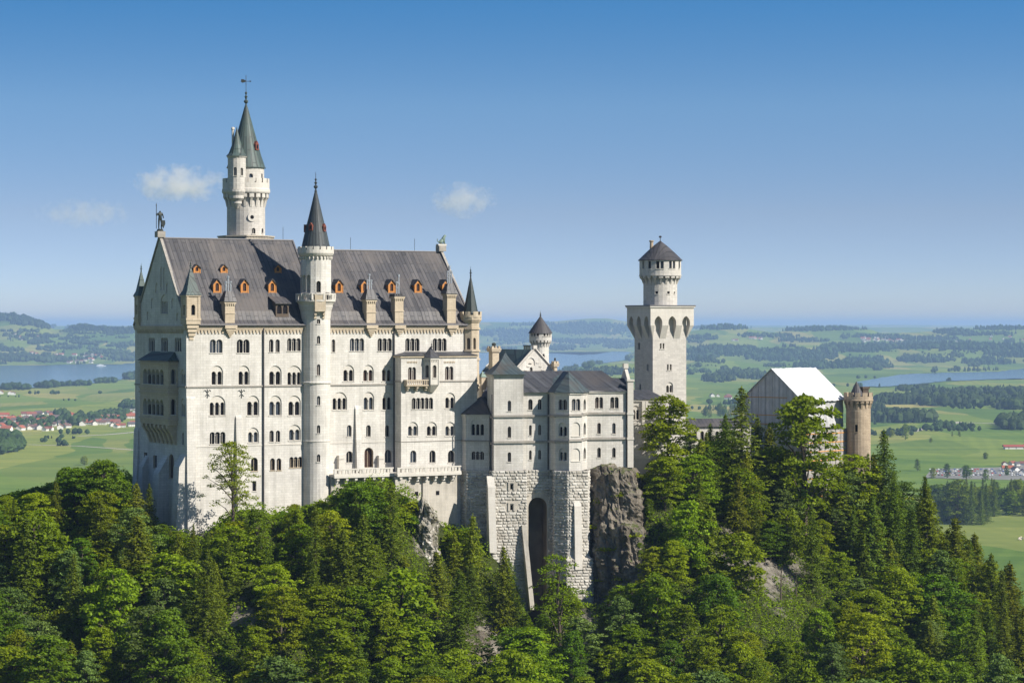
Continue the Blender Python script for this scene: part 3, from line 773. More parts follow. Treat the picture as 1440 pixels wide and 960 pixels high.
# octagonal turret of the east corner
cx_, cy_ = L - .2, .35; r8 = 1.95
zt = P.zat(446, cx_, cy_); zb = P.zat(546, cx_, cy_); ztip = P.zat(385, cx_, cy_)
t = MB(); ringwall(P, t, (cx_, cy_), r8, 8, zb, zt - 1.0, wins=[(657.5, 475, 491, .8), (657.5, 517, 534, .8), (671, 475, 491, .7), (671, 517, 534, .7)], a0=math.pi / 8, mat='sand')
for yy in (462, 493, 505, 541): t.lathe([(r8 + .25, P.zat(yy, cx_, cy_) - .2), (r8 + .25, P.zat(yy, cx_, cy_) + .2)], 8, (cx_, cy_), math.pi / 8)
t.lathe([(.2, zb - 2.4), (r8 * .55, zb - 1.4), (r8 + .2, zb - .002)], 8, (cx_, cy_), math.pi / 8)
t.lathe([(r8 + .1, zt - 1.3), (r8 + .55, zt - .6), (r8 + .55, zt)], 8, (cx_, cy_), math.pi / 8)
crown_ring(t, (cx_, cy_), r8 + .55, zt, 1.3, 8)
o = t.build('corner_turret', M['sand'], P.root)
s = MB(); s.cone(ngon((cx_, cy_), r8 * .98, 8, math.pi / 8), zt, (cx_, cy_, ztip)); finial(s, cx_, cy_, ztip - .3, 2.0, .2); s.build('spire', M['copper_green'], o)

# two-storey loggia on the west gable
pw = P.on(250.5, 545, (0, 0, 0), (-1, 0, 0)); ys = pw.y
pf = P.on(237, 545, (0, ys, 0), (0, -1, 0)); dp = -pf.x
yn = P.on(197, 545, (-dp, 0, 0), (-1, 0, 0)).y
zr = P.zat(507, -dp, (ys + yn) / 2); zfl = P.zat(594, -dp, (ys + yn) / 2); zcb = P.zat(623, 0, (ys + yn) / 2)
FL = Fr(P, (-dp, yn), (-dp, ys)); FLs = Fr(P, (-dp, ys), (0, ys)); FLn = Fr(P, (0, yn), (-dp, yn))
t = MB(); hl = []; hsd = []
for yt, yb in ((519, 540), (561, 583)):
    win(FL, hl, 'open', 201, 230, yt, yb, 5, depth=1.0)
    win(FLs, hsd, 'open', 240.3, 247.3, yt, yb, 1, depth=1.0)
cells(t, FL, 0, FL.len, zfl, zr, hl); cells(t, FLs, 0, FLs.len, zfl, zr, hsd); cells(t, FLn, 0, FLn.len, zfl, zr, [])
for yy in (510, 545, 551.5, 588):
    zz = P.zat(yy, -dp, (ys + yn) / 2)
    course(t, FL, -.2, FL.len + .2, zz, .35, .25); course(t, FLs, -.2, FLs.len, zz, .35, .25)
t.box(-dp + .05, 0, ys + .05, yn - .05, zfl - .3, zfl - .003)
n = 7
for i in range(n):                                           # corbelled arches carrying it
    yy = ys + (i + .5) * (yn - ys) / n; hw_ = .45
    pr = [(0, zcb), (-.35, zcb), (-dp * .55, zcb + (zfl - zcb) * .5), (-dp, zfl - 1.0), (-dp, zfl - .3), (0, zfl - .3)]
    t.add([(x, yy - hw_, z) for x, z in pr] + [(x, yy + hw_, z) for x, z in pr], [tuple(range(5, -1, -1)), tuple(range(6, 12))] + [(j, (j + 1) % 6, 6 + (j + 1) % 6, 6 + j) for j in range(6)])
o = t.build('loggia', M['sand'], P.root)
r = MB(); zr2 = P.zat(494, 0, (ys + yn) / 2)
r.add([(-dp - .5, ys - .5, zr), (-dp - .5, yn + .5, zr), (0, yn + .5, zr), (0, ys - .5, zr), (0, yn - 1.5, zr2), (0, ys + 1.8, zr2)], [(0, 5, 4, 1), (0, 3, 5), (1, 4, 2), (0, 1, 2, 3)])
r.build('loggia_roof', M['copper_green'], o)

# projecting bay on the south front with oriel and balcony
xb0 = P.S(564, 560, -3.4)[0]; xb1 = L - .6; yb_ = -3.4
zt = P.zat(500, xb0, yb_)
FBs = Fr(P, (xb0, yb_), (xb1, yb_)); FBl = Fr(P, (xb0, 0), (xb0, yb_)); FBr = Fr(P, (xb1, yb_), (xb1, 0))
t = MB(); hb = []
win(FBs, hb, 'open', 574, 585, 516, 536, 2, pane='panewood'); win(FBs, hb, 'open', 626, 637.5, 515, 534, 2, pane='panewood')
win(FBs, hb, 'open', 579, 609, 559, 575, 5); win(FBs, hb, 'lun', 626, 640, 552, 574, 2)
for xl, xr in ((573.5, 588), (600, 614.5), (626, 640)): win(FBs, hb, 'lun', xl, xr, 593, 612.5, 2)
for xl, xr in ((577, 585.5), (604, 612.5), (630, 639)): win(FBs, hb, 'open', xl, xr, 633, 650)
cells(t, FBs, 0, FBs.len, -8, zt, hb); cells(t, FBl, 0, FBl.len, -8, zt, []); cells(t, FBr, 0, FBr.len, -8, zt, [])
o = t.build('bay', M['lime'], P.root)
hs2 = []
for hh_, tk, pr_ in ((P.zat(536.5, xb0, yb_), .32, .18), (P.zat(621, xb0, yb_), .2, .1)):
    t = MB(); [course(t, fr, -.1, fr.len, hh_, tk, pr_) for fr in (FBs, FBl)]; t.build('string_course', M['copestone'], o)
t = MB()
for fr in (FBs, FBl): course(t, fr, -.3, fr.len, zt - .25, .4, .3)
for xl, xr in ((572, 587), (624, 640)):
    a, e = FBs.uv(xl, 509)[0], FBs.uv(xr, 509)[0]; frieze(t, FBs, a, e, FBs.uv(xl, 508)[1], .4, .4, .1)
t.build('bay_cornice', M['sand'], o)
r = MB(); zr2 = P.zat(494.5, (xb0 + xb1) / 2, 0)
r.add([(xb0 - .5, yb_ - .5, zt), (xb1 + .3, yb_ - .5, zt), (xb1 + .3, -.01, zt), (xb0 - .5, -.01, zt), (xb0 + 2.6, -.01, zr2), (xb1 - 2, -.01, zr2)], [(0, 1, 5, 4), (0, 4, 3), (1, 2, 5), (3, 2, 1, 0)])
r.build('bay_roof', M['roof_xy'], o)
# oriel
xo = P.S(606, 520, yb_)[0]; zo0 = P.zat(541, xo, yb_ - 1.4); zo1 = P.zat(503, xo, yb_ - 1.4)
t = MB(); hexp = [(xo + 2.0, yb_), (xo + 1.7, yb_), (xo + .95, yb_ - 1.7), (xo - .95, yb_ - 1.7), (xo - 1.7, yb_), (xo - 2.0, yb_)]
ring = [(xo - 1.9, yb_ - .02), (xo - 1.0, yb_ - 1.75), (xo + 1.0, yb_ - 1.75), (xo + 1.9, yb_ - .02)]
for i in range(3):
    fr = Fr(P, ring[i], ring[i + 1]); k = 1 if i != 1 else 1
    hh = [window(fr, 'open', fr.len / 2 - .48, fr.len / 2 + .48, zo0 + 1.6, zo1 - 1.6, 1, pane='panewood')]
    cells(t, fr, 0, fr.len, zo0, zo1, hh)
    t.lathe([(.17, zo0), (.17, zo1)], 6, ring[i]); course(t, fr, -.1, fr.len + .1, zo1 - .2, .4, .15); frieze(t, fr, .2, fr.len - .2, zo1 - .5, .4, .4, .1)
t.lathe([(.17, zo0), (.17, zo1)], 6, ring[3])
low = [(xo + (x - xo) * .35, yb_ + (y - yb_) * .25) for x, y in ring]
t.prism(low, zo0 - 1.7, zo0 - .1, ring)
o2 = t.build('oriel', M['trim'], P.root)
r = MB(); big = [(xo + (x - xo) * 1.18, yb_ + (y - yb_) * 1.18) for x, y in ring]
r.cone(big, zo1 + .01, (xo, yb_ + .3, P.zat(487, xo, yb_))); finial(r, xo, yb_ - .3, P.zat(490, xo, yb_), 1.8, .16); r.build('oriel_roof', M['roof_xy'], o2)
t = MB(); xa, xz = P.S(571.5, 540, yb_ - 1.4)[0], P.S(616, 540, yb_ - 1.4)[0]   # balcony
zb = P.zat(543, xa, yb_ - 1.3)
t.box(xa, xz, yb_ - 1.45, yb_ - .01, zb, zb + .3); t.box(xa, xz, yb_ - 1.47, yb_ - 1.25, zb + 1.2, zb + 1.42); t.box(xa, xa + .2, yb_ - 1.25, yb_ - .01, zb + .3, zb + 1.42)
for i in range(15): u = xa + .1 + i * (xz - xa - .3) / 14; t.box(u, u + .17, yb_ - 1.43, yb_ - 1.28, zb + .302, zb + 1.198)
for i in range(4):
    u = xa + .4 + i * (xz - xa - 1.1) / 3; t.box(u, u + .5, yb_ - 1.2, yb_ - .01, zb - .5, zb - .003); t.box(u, u + .5, yb_ - .7, yb_ - .01, zb - 1.0, zb - .503)
t.build('balcony', M['sand'], P.root)
# rain pipes
for px in (370, 553.5):
    t = MB(); x = P.S(px, 500)[0]; t.tube([(x, -.25, EZ - .6), (x, -.25, -6)], .17, 6)
    t.build('rain_pipe', M['pipe'], P.root)
for px in (291.5, 339.5):                                   # iron wall anchors
    u, v = FS.uv(px, 553); a = MB(); c0 = FS.pt(u, v, .06)
    a.box(c0.x - .09, c0.x + .09, -.1, 0, c0.z - 1.0, c0.z + .9)
    for q in (-1, 1): a.tube([(c0.x, -.05, c0.z + .1), (c0.x + q * .55, -.05, c0.z + .75), (c0.x + q * .8, -.05, c0.z + .45)], .08, 5); a.tube([(c0.x, -.05, c0.z - .1), (c0.x + q * .5, -.05, c0.z - .6)], .08, 5)
    a.build('wall_anchor', M['iron'], P.root)

# terrace along the foot of the south front
tx0 = P.S(470, 660, -4.4)[0]; tx1 = P.S(648, 655, -6)[0]; xm = P.S(553.5, 662, -4.4)[0]
TR = Bld('terrace', 470, 530, 30, 150, 'long stone balustraded terrace on brackets along the foot of the white hall', 'terrace')
def T(x, y): p = TR.local(P.world((x, y, 0))); return p.x, p.y
zt1 = P.zat(667.5, tx0, -4.4); zt0 = zt1
t = MB()
def tb(mb, x0, x1, y0, y1, z0, z1):
    a = T(x0, y0); b2 = T(x1, y1); mb.box(a[0], b2[0], a[1], b2[1], z0, z1)
bal = MB()
for (x0, x1, yf) in ((tx0, xm, -4.4), (xm + .003, tx1, -6.2)):
    tb(t, x0, x1, yf, -.05, zt1 - .55, zt1)                    # deck
    tb(t, x0, x1, yf - .15, yf + .3, zt1 - .75, zt1 - .2)
    n = int((x1 - x0) / .85)
    for i in range(n):
        u = x0 + (i + .5) * (x1 - x0) / n; tb(bal, u - .24, u + .24, yf + .02, yf + .28, zt1 + .15, zt1 + .95)
    tb(bal, x0, x1, yf, yf + .3, zt1 + .002, zt1 + .15); tb(bal, x0, x1, yf - .06, yf + .36, zt1 + .952, zt1 + 1.25)
    for k in range(int((x1 - x0) / 3.4) + 1):
        u = x0 + .3 + k * 3.4; tb(bal, u - .3, u + .3, yf - .04, yf + .34, zt1 + .153, zt1 + .949)
    for k in range(int((x1 - x0) / 2.2)):
        u = x0 + 1 + k * 2.2; tb(t, u - .3, u + .3, yf + .1, yf + 1.6, zt1 - 1.35, zt1 - .753); tb(t, u - .3, u + .3, yf + .7, yf + 1.6, zt1 - 2.0, zt1 - 1.353)
t.build('deck', M['trim'], TR.root); bal.build('balustrade', M['trim'], TR.root)
w = MB(); tb(w, tx0, xm - .01, -3.0, -.06, -16, zt1 - .56); tb(w, xm, tx1 - .2, -4.6, -.07, -16, zt1 - .57)
tb(w, xm - .2, xm + 3.2, -5.6, -4.5, -12, zt1 - .8); tb(w, xm + 7, xm + 8.6, -5.0, -4.5, -14, zt1 - 1.5)
w.build('retaining_wall', M['rubble'], TR.root)
g = MB()
for u in (xm + 5.2, xm + 10.5): tb(g, u, u + .8, -4.68, -4.55, zt1 - 5.2, zt1 - 4.3)
g.build('vent_opening', M['pane'], TR.root)

# round stair tower on the south front
xs = P.S(444, 455, .3)[0]; wp = P.world((xs, .3, 0))
ST = Bld('stair_tower', 444, wp.y, 30, 150, 'slim round white stair tower with balcony and dark cone on the front of the hall', 'tower')
def stz(py): return ST.zat(py, 0, -3)
def str_(pxs): return pxs * (wp.y - 2.5) / F
zg = stz(425); zu = stz(352); t = MB(); O0 = (0, 0)
ringwall(ST, t, O0, str_(20.6), 26, -10, zg, wins=[(450.5, 445.5, 455, .8), (450.5, 472, 483, .8), (450.5, 512, 527.5, 1.4, 'open'), (450.5, 556.5, 569.5, .85), (450.5, 597.5, 609, .85), (450.5, 638.5, 649, .85)])
ru = str_(21.8)
aw = [(px, 386.5, 411, 1.05, 'open', 1, 'rubble') for px in (424, 428.5, 436, 458.5, 463)] + [(449, 395, 411, 1.0)]  # arcade backs take the darker render, standing in for shade in the arches
ringwall(ST, t, O0, ru, 18, zg, zu, wins=aw, a0=.1, depth=.85)
t.lathe([(str_(20.8), stz(540)), (str_(22), stz(539)), (str_(22), stz(537)), (str_(20.8), stz(536))], 26, O0, cap=False)
t.lathe([(str_(20.7), stz(621.5)), (str_(21.3), stz(621)), (str_(21.3), stz(619.5)), (str_(20.7), stz(619))], 26, O0, cap=False)
t.build('wall', M['lime'], ST.root)
t = MB()
rg = str_(28)
t.lathe([(str_(20.7), stz(449)), (str_(22), stz(437)), (str_(24), stz(431)), (str_(24), stz(429)), (rg - .3, stz(425)), (rg, stz(424)), (rg, stz(421.5)), (ru - .1, stz(421.5))], 32, O0, cap=False)
ob = t.build('gallery', M['trim'], ST.root); t = MB()
t.lathe([(ru, stz(361)), (ru + .35, stz(359)), (ru + .6, stz(356)), (ru + .6, stz(354)), (ru - .3, stz(354))], 32, O0, cap=False)
for i in range(26):
    a = 2 * math.pi * i / 26; x, y = (ru + .12) * math.cos(a), (ru + .12) * math.sin(a)
    t.lathe([(.05, stz(365)), (.22, stz(363)), (.22, stz(360.5))], 6, (x, y))
crown_ring(t, O0, ru + .6, stz(354), stz(346.5) - stz(354), 16, .3)
t.build('battlement', M['trim'], ST.root)
bl = MB(); nb = 40
for i in range(nb):
    a = 2 * math.pi * i / nb; bl.lathe([(.13, stz(421.4)), (.08, stz(418)), (.13, stz(414.6))], 5, ((rg - .2) * math.cos(a), (rg - .2) * math.sin(a)))
bl.lathe([(rg - .38, stz(414.5)), (rg, stz(414.5)), (rg, stz(412.6)), (rg - .38, stz(412.6)), (rg - .38, stz(414.5))], 32, O0, cap=False)
for i in range(10):
    a = 2 * math.pi * (i + .5) / 10; x, y = (rg - .2) * math.cos(a), (rg - .2) * math.sin(a); bl.box(x - .24, x + .24, y - .24, y + .24, stz(421.4), stz(412.4))
bl.build('balustrade', M['trim'], ob)
t = MB()                                                       # box oriel under the gallery
a0 = -math.pi / 2 - math.radians(30 - 8); d = Vector((math.cos(a0 + .18), math.sin(a0 + .18), 0)); tt = Vector((-d.y, d.x, 0)); r0 = str_(20)
for k, (z0, z1, dd) in enumerate(((stz(438), stz(413.8), rg - .1), (stz(443), stz(438.01), rg - .5), (stz(448), stz(443.01), rg - 1.0))):
    q = [d * r0 - tt * 1.2, d * dd - tt * 1.2, d * dd + tt * 1.2, d * r0 + tt * 1.2]
    if k == 0: t.prism([(p.x, p.y) for p in q], z0, z1)
    else:
        for s_ in (-1, 1):
            q = [d * r0 + tt * (s_ * .95 - .25), d * dd + tt * (s_ * .95 - .25), d * dd + tt * (s_ * .95 + .25), d * r0 + tt * (s_ * .95 + .25)]; t.prism([(p.x, p.y) for p in q], z0, z1)
t.build('box_oriel', M['sand'], ST.root)
s = MB(); rc = str_(20)
s.lathe([(rc + .2, stz(352)), (rc, stz(346)), (rc * .78, stz(326)), (rc * .5, stz(304)), (rc * .1, stz(270)), (.12, stz(266))], 26, O0); finial(s, 0, 0, stz(268), stz(241) - stz(268), .32)
oc = s.build('cone_roof', M['copper_dark'], ST.root)
def cone_dormer(px, py, prof, b, parent, mat='redcop', w=.9, h=1.5):
    """little lucarne standing on a cone, towards the photo column px"""
    z = b.zat(py, 0, -2)
    r = None
    for (ra, za), (rb, zb_) in zip(prof, prof[1:]):
        if za <= z <= zb_: r = ra + (rb - ra) * (z - za) / (zb_ - za)
    if r is None: return
    best = min((abs(b.pxat(r * math.cos(q), r * math.sin(q)) - px) + (0 if (b.R @ Vector((math.cos(q), math.sin(q), 0))).y < .3 else 99), q) for q in np.linspace(0, 6.28, 120))[1]
    d = Vector((math.cos(best), math.sin(best), 0)); tt = Vector((-d.y, d.x, 0)); m = MB(); f = d * (r + .25); k = d * (r - 1.2)
    for s0, s1, z0, z1 in ((-w / 2, w / 2, z - .2, z + h * .6),):
        m.add([f + tt * s0 + Z * z0, f + tt * s1 + Z * z0, f + tt * s1 + Z * z1, f + tt * s0 + Z * z1, f + Z * (z + h), k + tt * s0 + Z * z0, k + tt * s1 + Z * z0, k + tt * s1 + Z * z1, k + tt * s0 + Z * z1, k + Z * (z + h)],
              [(0, 1, 2, 4, 3), (0, 3, 8, 5), (1, 6, 7, 2), (3, 4, 9, 8), (4, 2, 7, 9)])
    o = m.build('lucarne', M[mat], parent)
    g = MB(); f2 = d * (r + .27); g.add([f2 - tt * w * .25 + Z * (z + .1), f2 + tt * w * .25 + Z * (z + .1), f2 + tt * w * .25 + Z * (z + h * .55), f2 - tt * w * .25 + Z * (z + h * .55)], [(0, 1, 2, 3)])
    g.build('pane', M['pane'], o)
prof = [(rc + .2, stz(352)), (rc, stz(346)), (rc * .78, stz(326)), (rc * .5, stz(304)), (rc * .1, stz(270))]
cone_dormer(437, 323, prof, ST, ST.root); cone_dormer(456, 324, prof, ST, ST.root); cone_dormer(426, 325, prof, ST, ST.root)

# main round tower behind the hall
YT = 552
RT = Bld('round_tower', 346, YT, 30, 150, 'tallest round tower with green cone, side turret and weathervane, rising behind the hall roof', 'tower')
def rz_(py): return RT.zat(py, 0, -2)
def rr_(pxs): return pxs * (YT - 2) / F
t = MB(); rs = rr_(26.8)
ringwall(RT, t, O0, rs, 30, 0, rz_(270), wins=[(355, 320.5, 328.5, 1.1), (370.3, 321, 328, .8)])
fr = None
ringwall(RT, t, O0, rr_(25.6), 24, rz_(272), rz_(236), wins=[(352.5, 244, 251, .9, 'open'), (368, 244, 251, .7)])
t.build('wall', M['limetower'], RT.root)
t = MB(); ang = RT.th                                              # round window with a broad stone ring
fz = rz_(306)
best = min((abs(RT.pxat(rs * math.cos(q), rs * math.sin(q)) - 354) + (0 if (RT.R @ Vector((math.cos(q), math.sin(q), 0))).y < 0 else 99), q) for q in np.linspace(0, 6.28, 200))[1]
d = Vector((math.cos(best), math.sin(best), 0)); tt = Vector((-d.y, d.x, 0)); cc = d * (rs + .04) + Z * fz
def ringdisc(mb, r0, r1, dd):
    vs = []; n = 20
    for r in (r0, r1):
        for k in range(n): vs.append(cc + tt * (r * math.cos(2 * math.pi * k / n)) + Z * (r * math.sin(2 * math.pi * k / n)) + d * dd)
    for r in (r0, r1):
        for k in range(n): vs.append(cc + tt * (r * math.cos(2 * math.pi * k / n)) + Z * (r * math.sin(2 * math.pi * k / n)) - d * .35)
    mb.add(vs, [(k, (k + 1) % n, n + (k + 1) % n, n + k) for k in range(n)] + [(n + k, n + (k + 1) % n, 3 * n + (k + 1) % n, 3 * n + k) for k in range(n)] + [(k, (k + 1) % n, 2 * n + (k + 1) % n, 2 * n + k) for k in range(n)])
ringdisc(t, .45, 1.0, .14); o = t.build('round_window', M['trim'], RT.root)
g = MB(); g.add([cc + d * .03 + tt * a_ + Z * b_ for a_, b_ in ((-.5, -.5), (.5, -.5), (.5, .5), (-.5, .5))], [(0, 1, 2, 3)]); g.build('pane', M['pane'], o)
t = MB(); rg2 = rr_(33)
corbel_ring(t, O0, rs, rg2 - .1, rz_(291), rz_(271.5), 20, .5)
t.lathe([(rs - .2, rz_(272)), (rg2, rz_(272)), (rg2 + .15, rz_(270)), (rg2 + .15, rz_(266.5)), (rg2, rz_(265)), (rg2, rz_(262)), (rs - .5, rz_(262))], 36, O0, cap=False)
crown_ring(t, O0, rg2, rz_(262.5), rz_(251) - rz_(262.5), 18, .32, low=.45)
t.build('battlement', M['trim'], RT.root)
t = MB(); e = rr_(39)
t.prism(ngon(O0, e, 8, math.pi / 8), rz_(350), rz_(333.5)); t.prism(ngon(O0, e + .25, 8, math.pi / 8), rz_(333.4), rz_(331.6))
for i in range(8):
    q = ngon(O0, e, 8, math.pi / 8); fr = Fr(RT, q[i], q[(i + 1) % 8])
    for k in range(7):
        u0 = fr.len * k / 7; z0, z1 = rz_(339.5), rz_(333.8)
        t.add([fr.pt(u0, z0, .1), fr.pt(u0 + .18, z0, .1), fr.pt(u0 + fr.len / 7, z1, .1), fr.pt(u0 + fr.len / 7 - .18, z1, .1)], [(0, 1, 2, 3)])
t.build('base_gallery', M['lattice'], RT.root)
s = MB(); rc = rr_(27); pr2 = [(rc + .15, rz_(236)), (rc, rz_(234.5)), (rc * .80, rz_(219)), (rc * .50, rz_(190)), (rc * .09, rz_(150)), (.1, rz_(147))]
s.lathe(pr2, 26, O0); finial(s, 0, 0, rz_(149), rz_(118) - rz_(149), .35)
s.build('cone_roof', M['copper_green'], RT.root)
cone_dormer(360.5, 210, pr2, RT, RT.root, w=1.1, h=1.9)
v_ = MB(); zv = rz_(113.5); v_.tube([(0, 0, rz_(120)), (0, 0, rz_(105))], .07, 5)
ex = RT.R.transposed() @ Vector((1, 0, 0))
def vx(a, b_): return ex * a + Z * b_
v_.add([vx(-1.2, zv - .1) , vx(-.9, zv - .35), vx(-.1, zv - .2), vx(-.1, zv + .2), vx(-.6, zv + .45), vx(-1.1, zv + .5)] + [vx(-1.2, zv - .1) + ex.cross(Z) * .08, vx(-.9, zv - .35) + ex.cross(Z) * .08, vx(-.1, zv - .2) + ex.cross(Z) * .08, vx(-.1, zv + .2) + ex.cross(Z) * .08, vx(-.6, zv + .45) + ex.cross(Z) * .08, vx(-1.1, zv + .5) + ex.cross(Z) * .08],
        [(0, 1, 2, 3, 4, 5), (11, 10, 9, 8, 7, 6)] + [(j, 6 + j, 6 + (j + 1) % 6, (j + 1) % 6) for j in range(6)])
v_.tube([vx(0, zv), vx(1.2, zv)], .06, 5); v_.tube([vx(.8, zv + .22), vx(1.2, zv), vx(.8, zv - .22)], .06, 4)
v_.build('weathervane', M['iron'], RT.root)
# its side turret
p = RT.local(at(333, 300, YT - 4.6)); c2 = (p.x, p.y); r2 = rr_(12.6)
t = MB(); ringwall(RT, t, c2, r2, 16, rz_(268), rz_(221), wins=[(328.5, 235, 247, .8), (341, 236, 247, .7)])
t.lathe([(.3, rz_(294)), (r2 * .55, rz_(287)), (r2 * .55, rz_(284)), (r2 * .85, rz_(280)), (r2 * .85, rz_(276)), (r2 + .15, rz_(271)), (r2 + .15, rz_(268))], 18, c2)
t.lathe([(r2, rz_(224)), (r2 + .25, rz_(222)), (r2 + .25, rz_(220.5))], 18, c2)
o = t.build('side_turret', M['limetower'], RT.root)
s = MB(); s.lathe([(r2 * 1.18, rz_(221)), (r2 * .9, rz_(217)), (r2 * .5, rz_(204)), (r2 * .08, rz_(184)), (.06, rz_(180))], 18, c2); s.build('turret_cone', M['copper_green'], o)
q = RT.local(at(327.5, 300, YT)); t = MB(); t.lathe([(.3, rz_(230)), (.3, rz_(182)), (.42, rz_(181.5)), (.42, rz_(179)), (.25, rz_(178))], 8, (q.x, q.y)); t.build('flue', M['trim'], RT.root)
# ------------------------------------------------------------------ the side wing on its rough stone base
def blocks(mb, fr, u0, u1, v0, v1, skip=None, d=0.0, rh=0.66, seed=1, batter=0.0):
    """courses of rough stone blocks standing proud of a wall; batter leans the foot outwards"""
    R_ = random.Random(seed); n = max(1, int(round((v1 - v0) / rh))); h = (v1 - v0) / n
    for j in range(n):
        z0 = v0 + j * h; u = u0; first = True
        while u < u1 - .05:
            w = R_.uniform(.7, 1.65) * (R_.uniform(.45, .8) if first and j % 2 else 1); first = False
            if u1 - (u + w) < .5: w = u1 - u
            g = .02; a, b2, c, e = u + g, min(u + w, u1) - g, z0 + g, z0 + h - g
            um, vm = (a + b2) / 2, (c + e) / 2
            if not (skip and (skip(um, vm) or skip(a, c) or skip(b2, e) or skip(a, e) or skip(b2, c))):
                dd = d + batter * (v1 - vm); p = R_.uniform(.10, .30); i = min(.22, (b2 - a) * .3)
                ja = lambda: R_.uniform(-.06, .06)
                vs = [fr.pt(a, c, dd), fr.pt(b2, c, dd), fr.pt(b2, e, dd), fr.pt(a, e, dd),
                      fr.pt(a + i + ja(), c + i * .7, dd + p + ja()), fr.pt(b2 - i + ja(), c + i * .7, dd + p + ja()), fr.pt(b2 - i + ja(), e - i * .7, dd + p + ja()), fr.pt(a + i + ja(), e - i * .7, dd + p + ja())]
                mb.add(vs, [(0, 1, 5, 4), (1, 2, 6, 5), (2, 3, 7, 6), (3, 0, 4, 7), (4, 5, 6, 7)])
            u += w
YA = 534
A = Bld('wing_building', 694.5, YA, 12, 128.0, 'pale limestone wing with square corner tower and polygonal bay on tall rough stone base', 'castle building')
def xa(px, y=0.0): return A.S(px, HY, y)[0]
def za(py, x=0, y=0): return A.zat(py, x, y)
xt = xa(736); DT = 7.5
yw = 1.3                                                   # main wall plane, set back from the tower
xr0 = xt; xba = xa(771.7, yw); pa1 = (xa(781, -1.6), -1.6); pb = (xa(800.4, -4.0), -4.0); pc = (xa(818.5, -3.3), -3.3); pd = (xa(825.6, .9), .9); xe = xa(889, .9)
DA = 12.0
zb0 = za(661.5); ztw = za(526.5); zew = za(551.5, xt, yw); zee = za(549.5, xe, .9)
w = MB()
FT = Fr(A, (0, 0), (xt, 0)); FTl = Fr(A, (0, DT), (0, 0)); FTr = Fr(A, (xt, 0), (xt, DT)); FTb = Fr(A, (xt, DT), (0, DT))
h = []
for yt, yb in ((563, 578), (599.5, 615), (635.5, 649)): win(FT, h, 'open', 714, 718.8, yt, yb)
cells(w, FT, 0, xt, zb0, ztw, h); cells(w, FTl, 0, DT, -6, ztw, []); cells(w, FTr, 0, DT, zb0, ztw, []); cells(w, FTb, 0, xt, zb0, ztw, [])
FR = Fr(A, (xt, yw), (xba, yw)); h = []
for xl, xr, yt, yb in ((743, 749, 561, 576), (756.5, 761.5, 561, 575.5), (744, 747.8, 597.5, 612), (757, 761, 597, 611.5), (744, 747.8, 633, 646), (757, 761, 632.5, 645.5)): win(FR, h, 'open', xl, xr, yt, yb)
cells(w, FR, 0, FR.len, zb0, zew, h)
PB = [(xba, yw), pa1, pb, pc, pd]
FBY = [Fr(A, PB[i], PB[i + 1]) for i in range(4)]
hh = [[], [], [], []]
win(FBY[1], hh[1], 'open', 785.3, 797, 561.5, 576, 2); win(FBY[1], hh[1], 'lun', 785.3, 797, 594, 613, 2); win(FBY[1], hh[1], 'lun', 785.8, 797, 630, 647.5, 2)
win(FBY[2], hh[2], 'open', 804, 816, 560.5, 577, 2); win(FBY[2], hh[2], 'blind', 804, 815.8, 593.5, 613); win(FBY[2], hh[2], 'blind', 803.5, 815.8, 630, 648)
for yt, yb in ((561, 576), (594, 611), (629, 645)): win(FBY[3], hh[3], 'open', 820.6, 824, yt, yb)
for f_, q in zip(FBY, hh): cells(w, f_, 0, f_.len, zb0, zew, q)
FEs = Fr(A, pd, (xe, .9)); h = []
for xl, xr in ((837, 848), (858.3, 870)): win(FEs, h, 'open', xl, xr, 558, 574, 2)
for xl, xr in ((840, 845), (861, 865.8)):
    win(FEs, h, 'open', xl, xr, 594.5, 609.5); win(FEs, h, 'open', xl, xr, 629, 643)
cells(w, FEs, 0, FEs.len, za(660, xe, .9), zee, h)
FEe = Fr(A, (xe, .9), (xe, DA)); FAb = Fr(A, (xe, DA), (0, DA))
tess(w, FEe, [(0, za(662, xe, .9)), (FEe.len, za(662, xe, .9)), (FEe.len, zee), (FEe.len * .5, za(518, xe, 6)), (0, zee)], [])
cells(w, FAb, 0, FAb.len, 0, zee, [])
w.build('wall', M['lime'], A.root)
for k_ in (0, 1):
  t = MB()
  for f_, zz in ((FT, (585, 621.6)), (FTl, (585, 621.6)), (FR, (584.5, 621)), (FBY[0], (584, 620)), (FBY[1], (584, 620)), (FBY[2], (583.5, 619)), (FBY[3], (582, 617.5)), (FEs, (581, 616.5))):
    for q in zz[k_:k_ + 1]: course(t, f_, -.12 if f_ is not FR else 0, f_.len + (.12 if f_ is not FR else 0), za(q, f_.p0.x, f_.p0.y), .5, .34)
  t.build('string_course', M['copestone'], A.root)
t = MB()
for f_ in (FR, *FBY, FEs): course(t, f_, 0, f_.len + .05, (zew if f_ is not FEs else zee) - .2, .4, .28)
t.build('cornice', M['trim'], A.root); t = MB(); course(t, FT, -.2, xt + .2, ztw - .25, .4, .25); course(t, FTl, 0, DT, ztw - .25, .4, .25)
t.build('cornice', M['trim'], A.root)
t = MB()                                                     # pier and raised gable at the east end
xp = xa(882.5, .3); t.box(xp, xe + .12, .2, 1.6, za(657, xe, .3), za(536, xe, .3)); t.box(xp - .2, xe + .32, 0, 1.8, za(536, xe, .3), za(533.5, xe, .3)); t.box(xp - .12, xe + .24, .08, 1.6, za(583, xe, .3), za(579.5, xe, .3)); t.box(xp - .12, xe + .24, .08, 1.6, za(618, xe, .3), za(614.5, xe, .3))
g0, g1 = za(547, xe, 1), za(516.5, xe, 6.5)
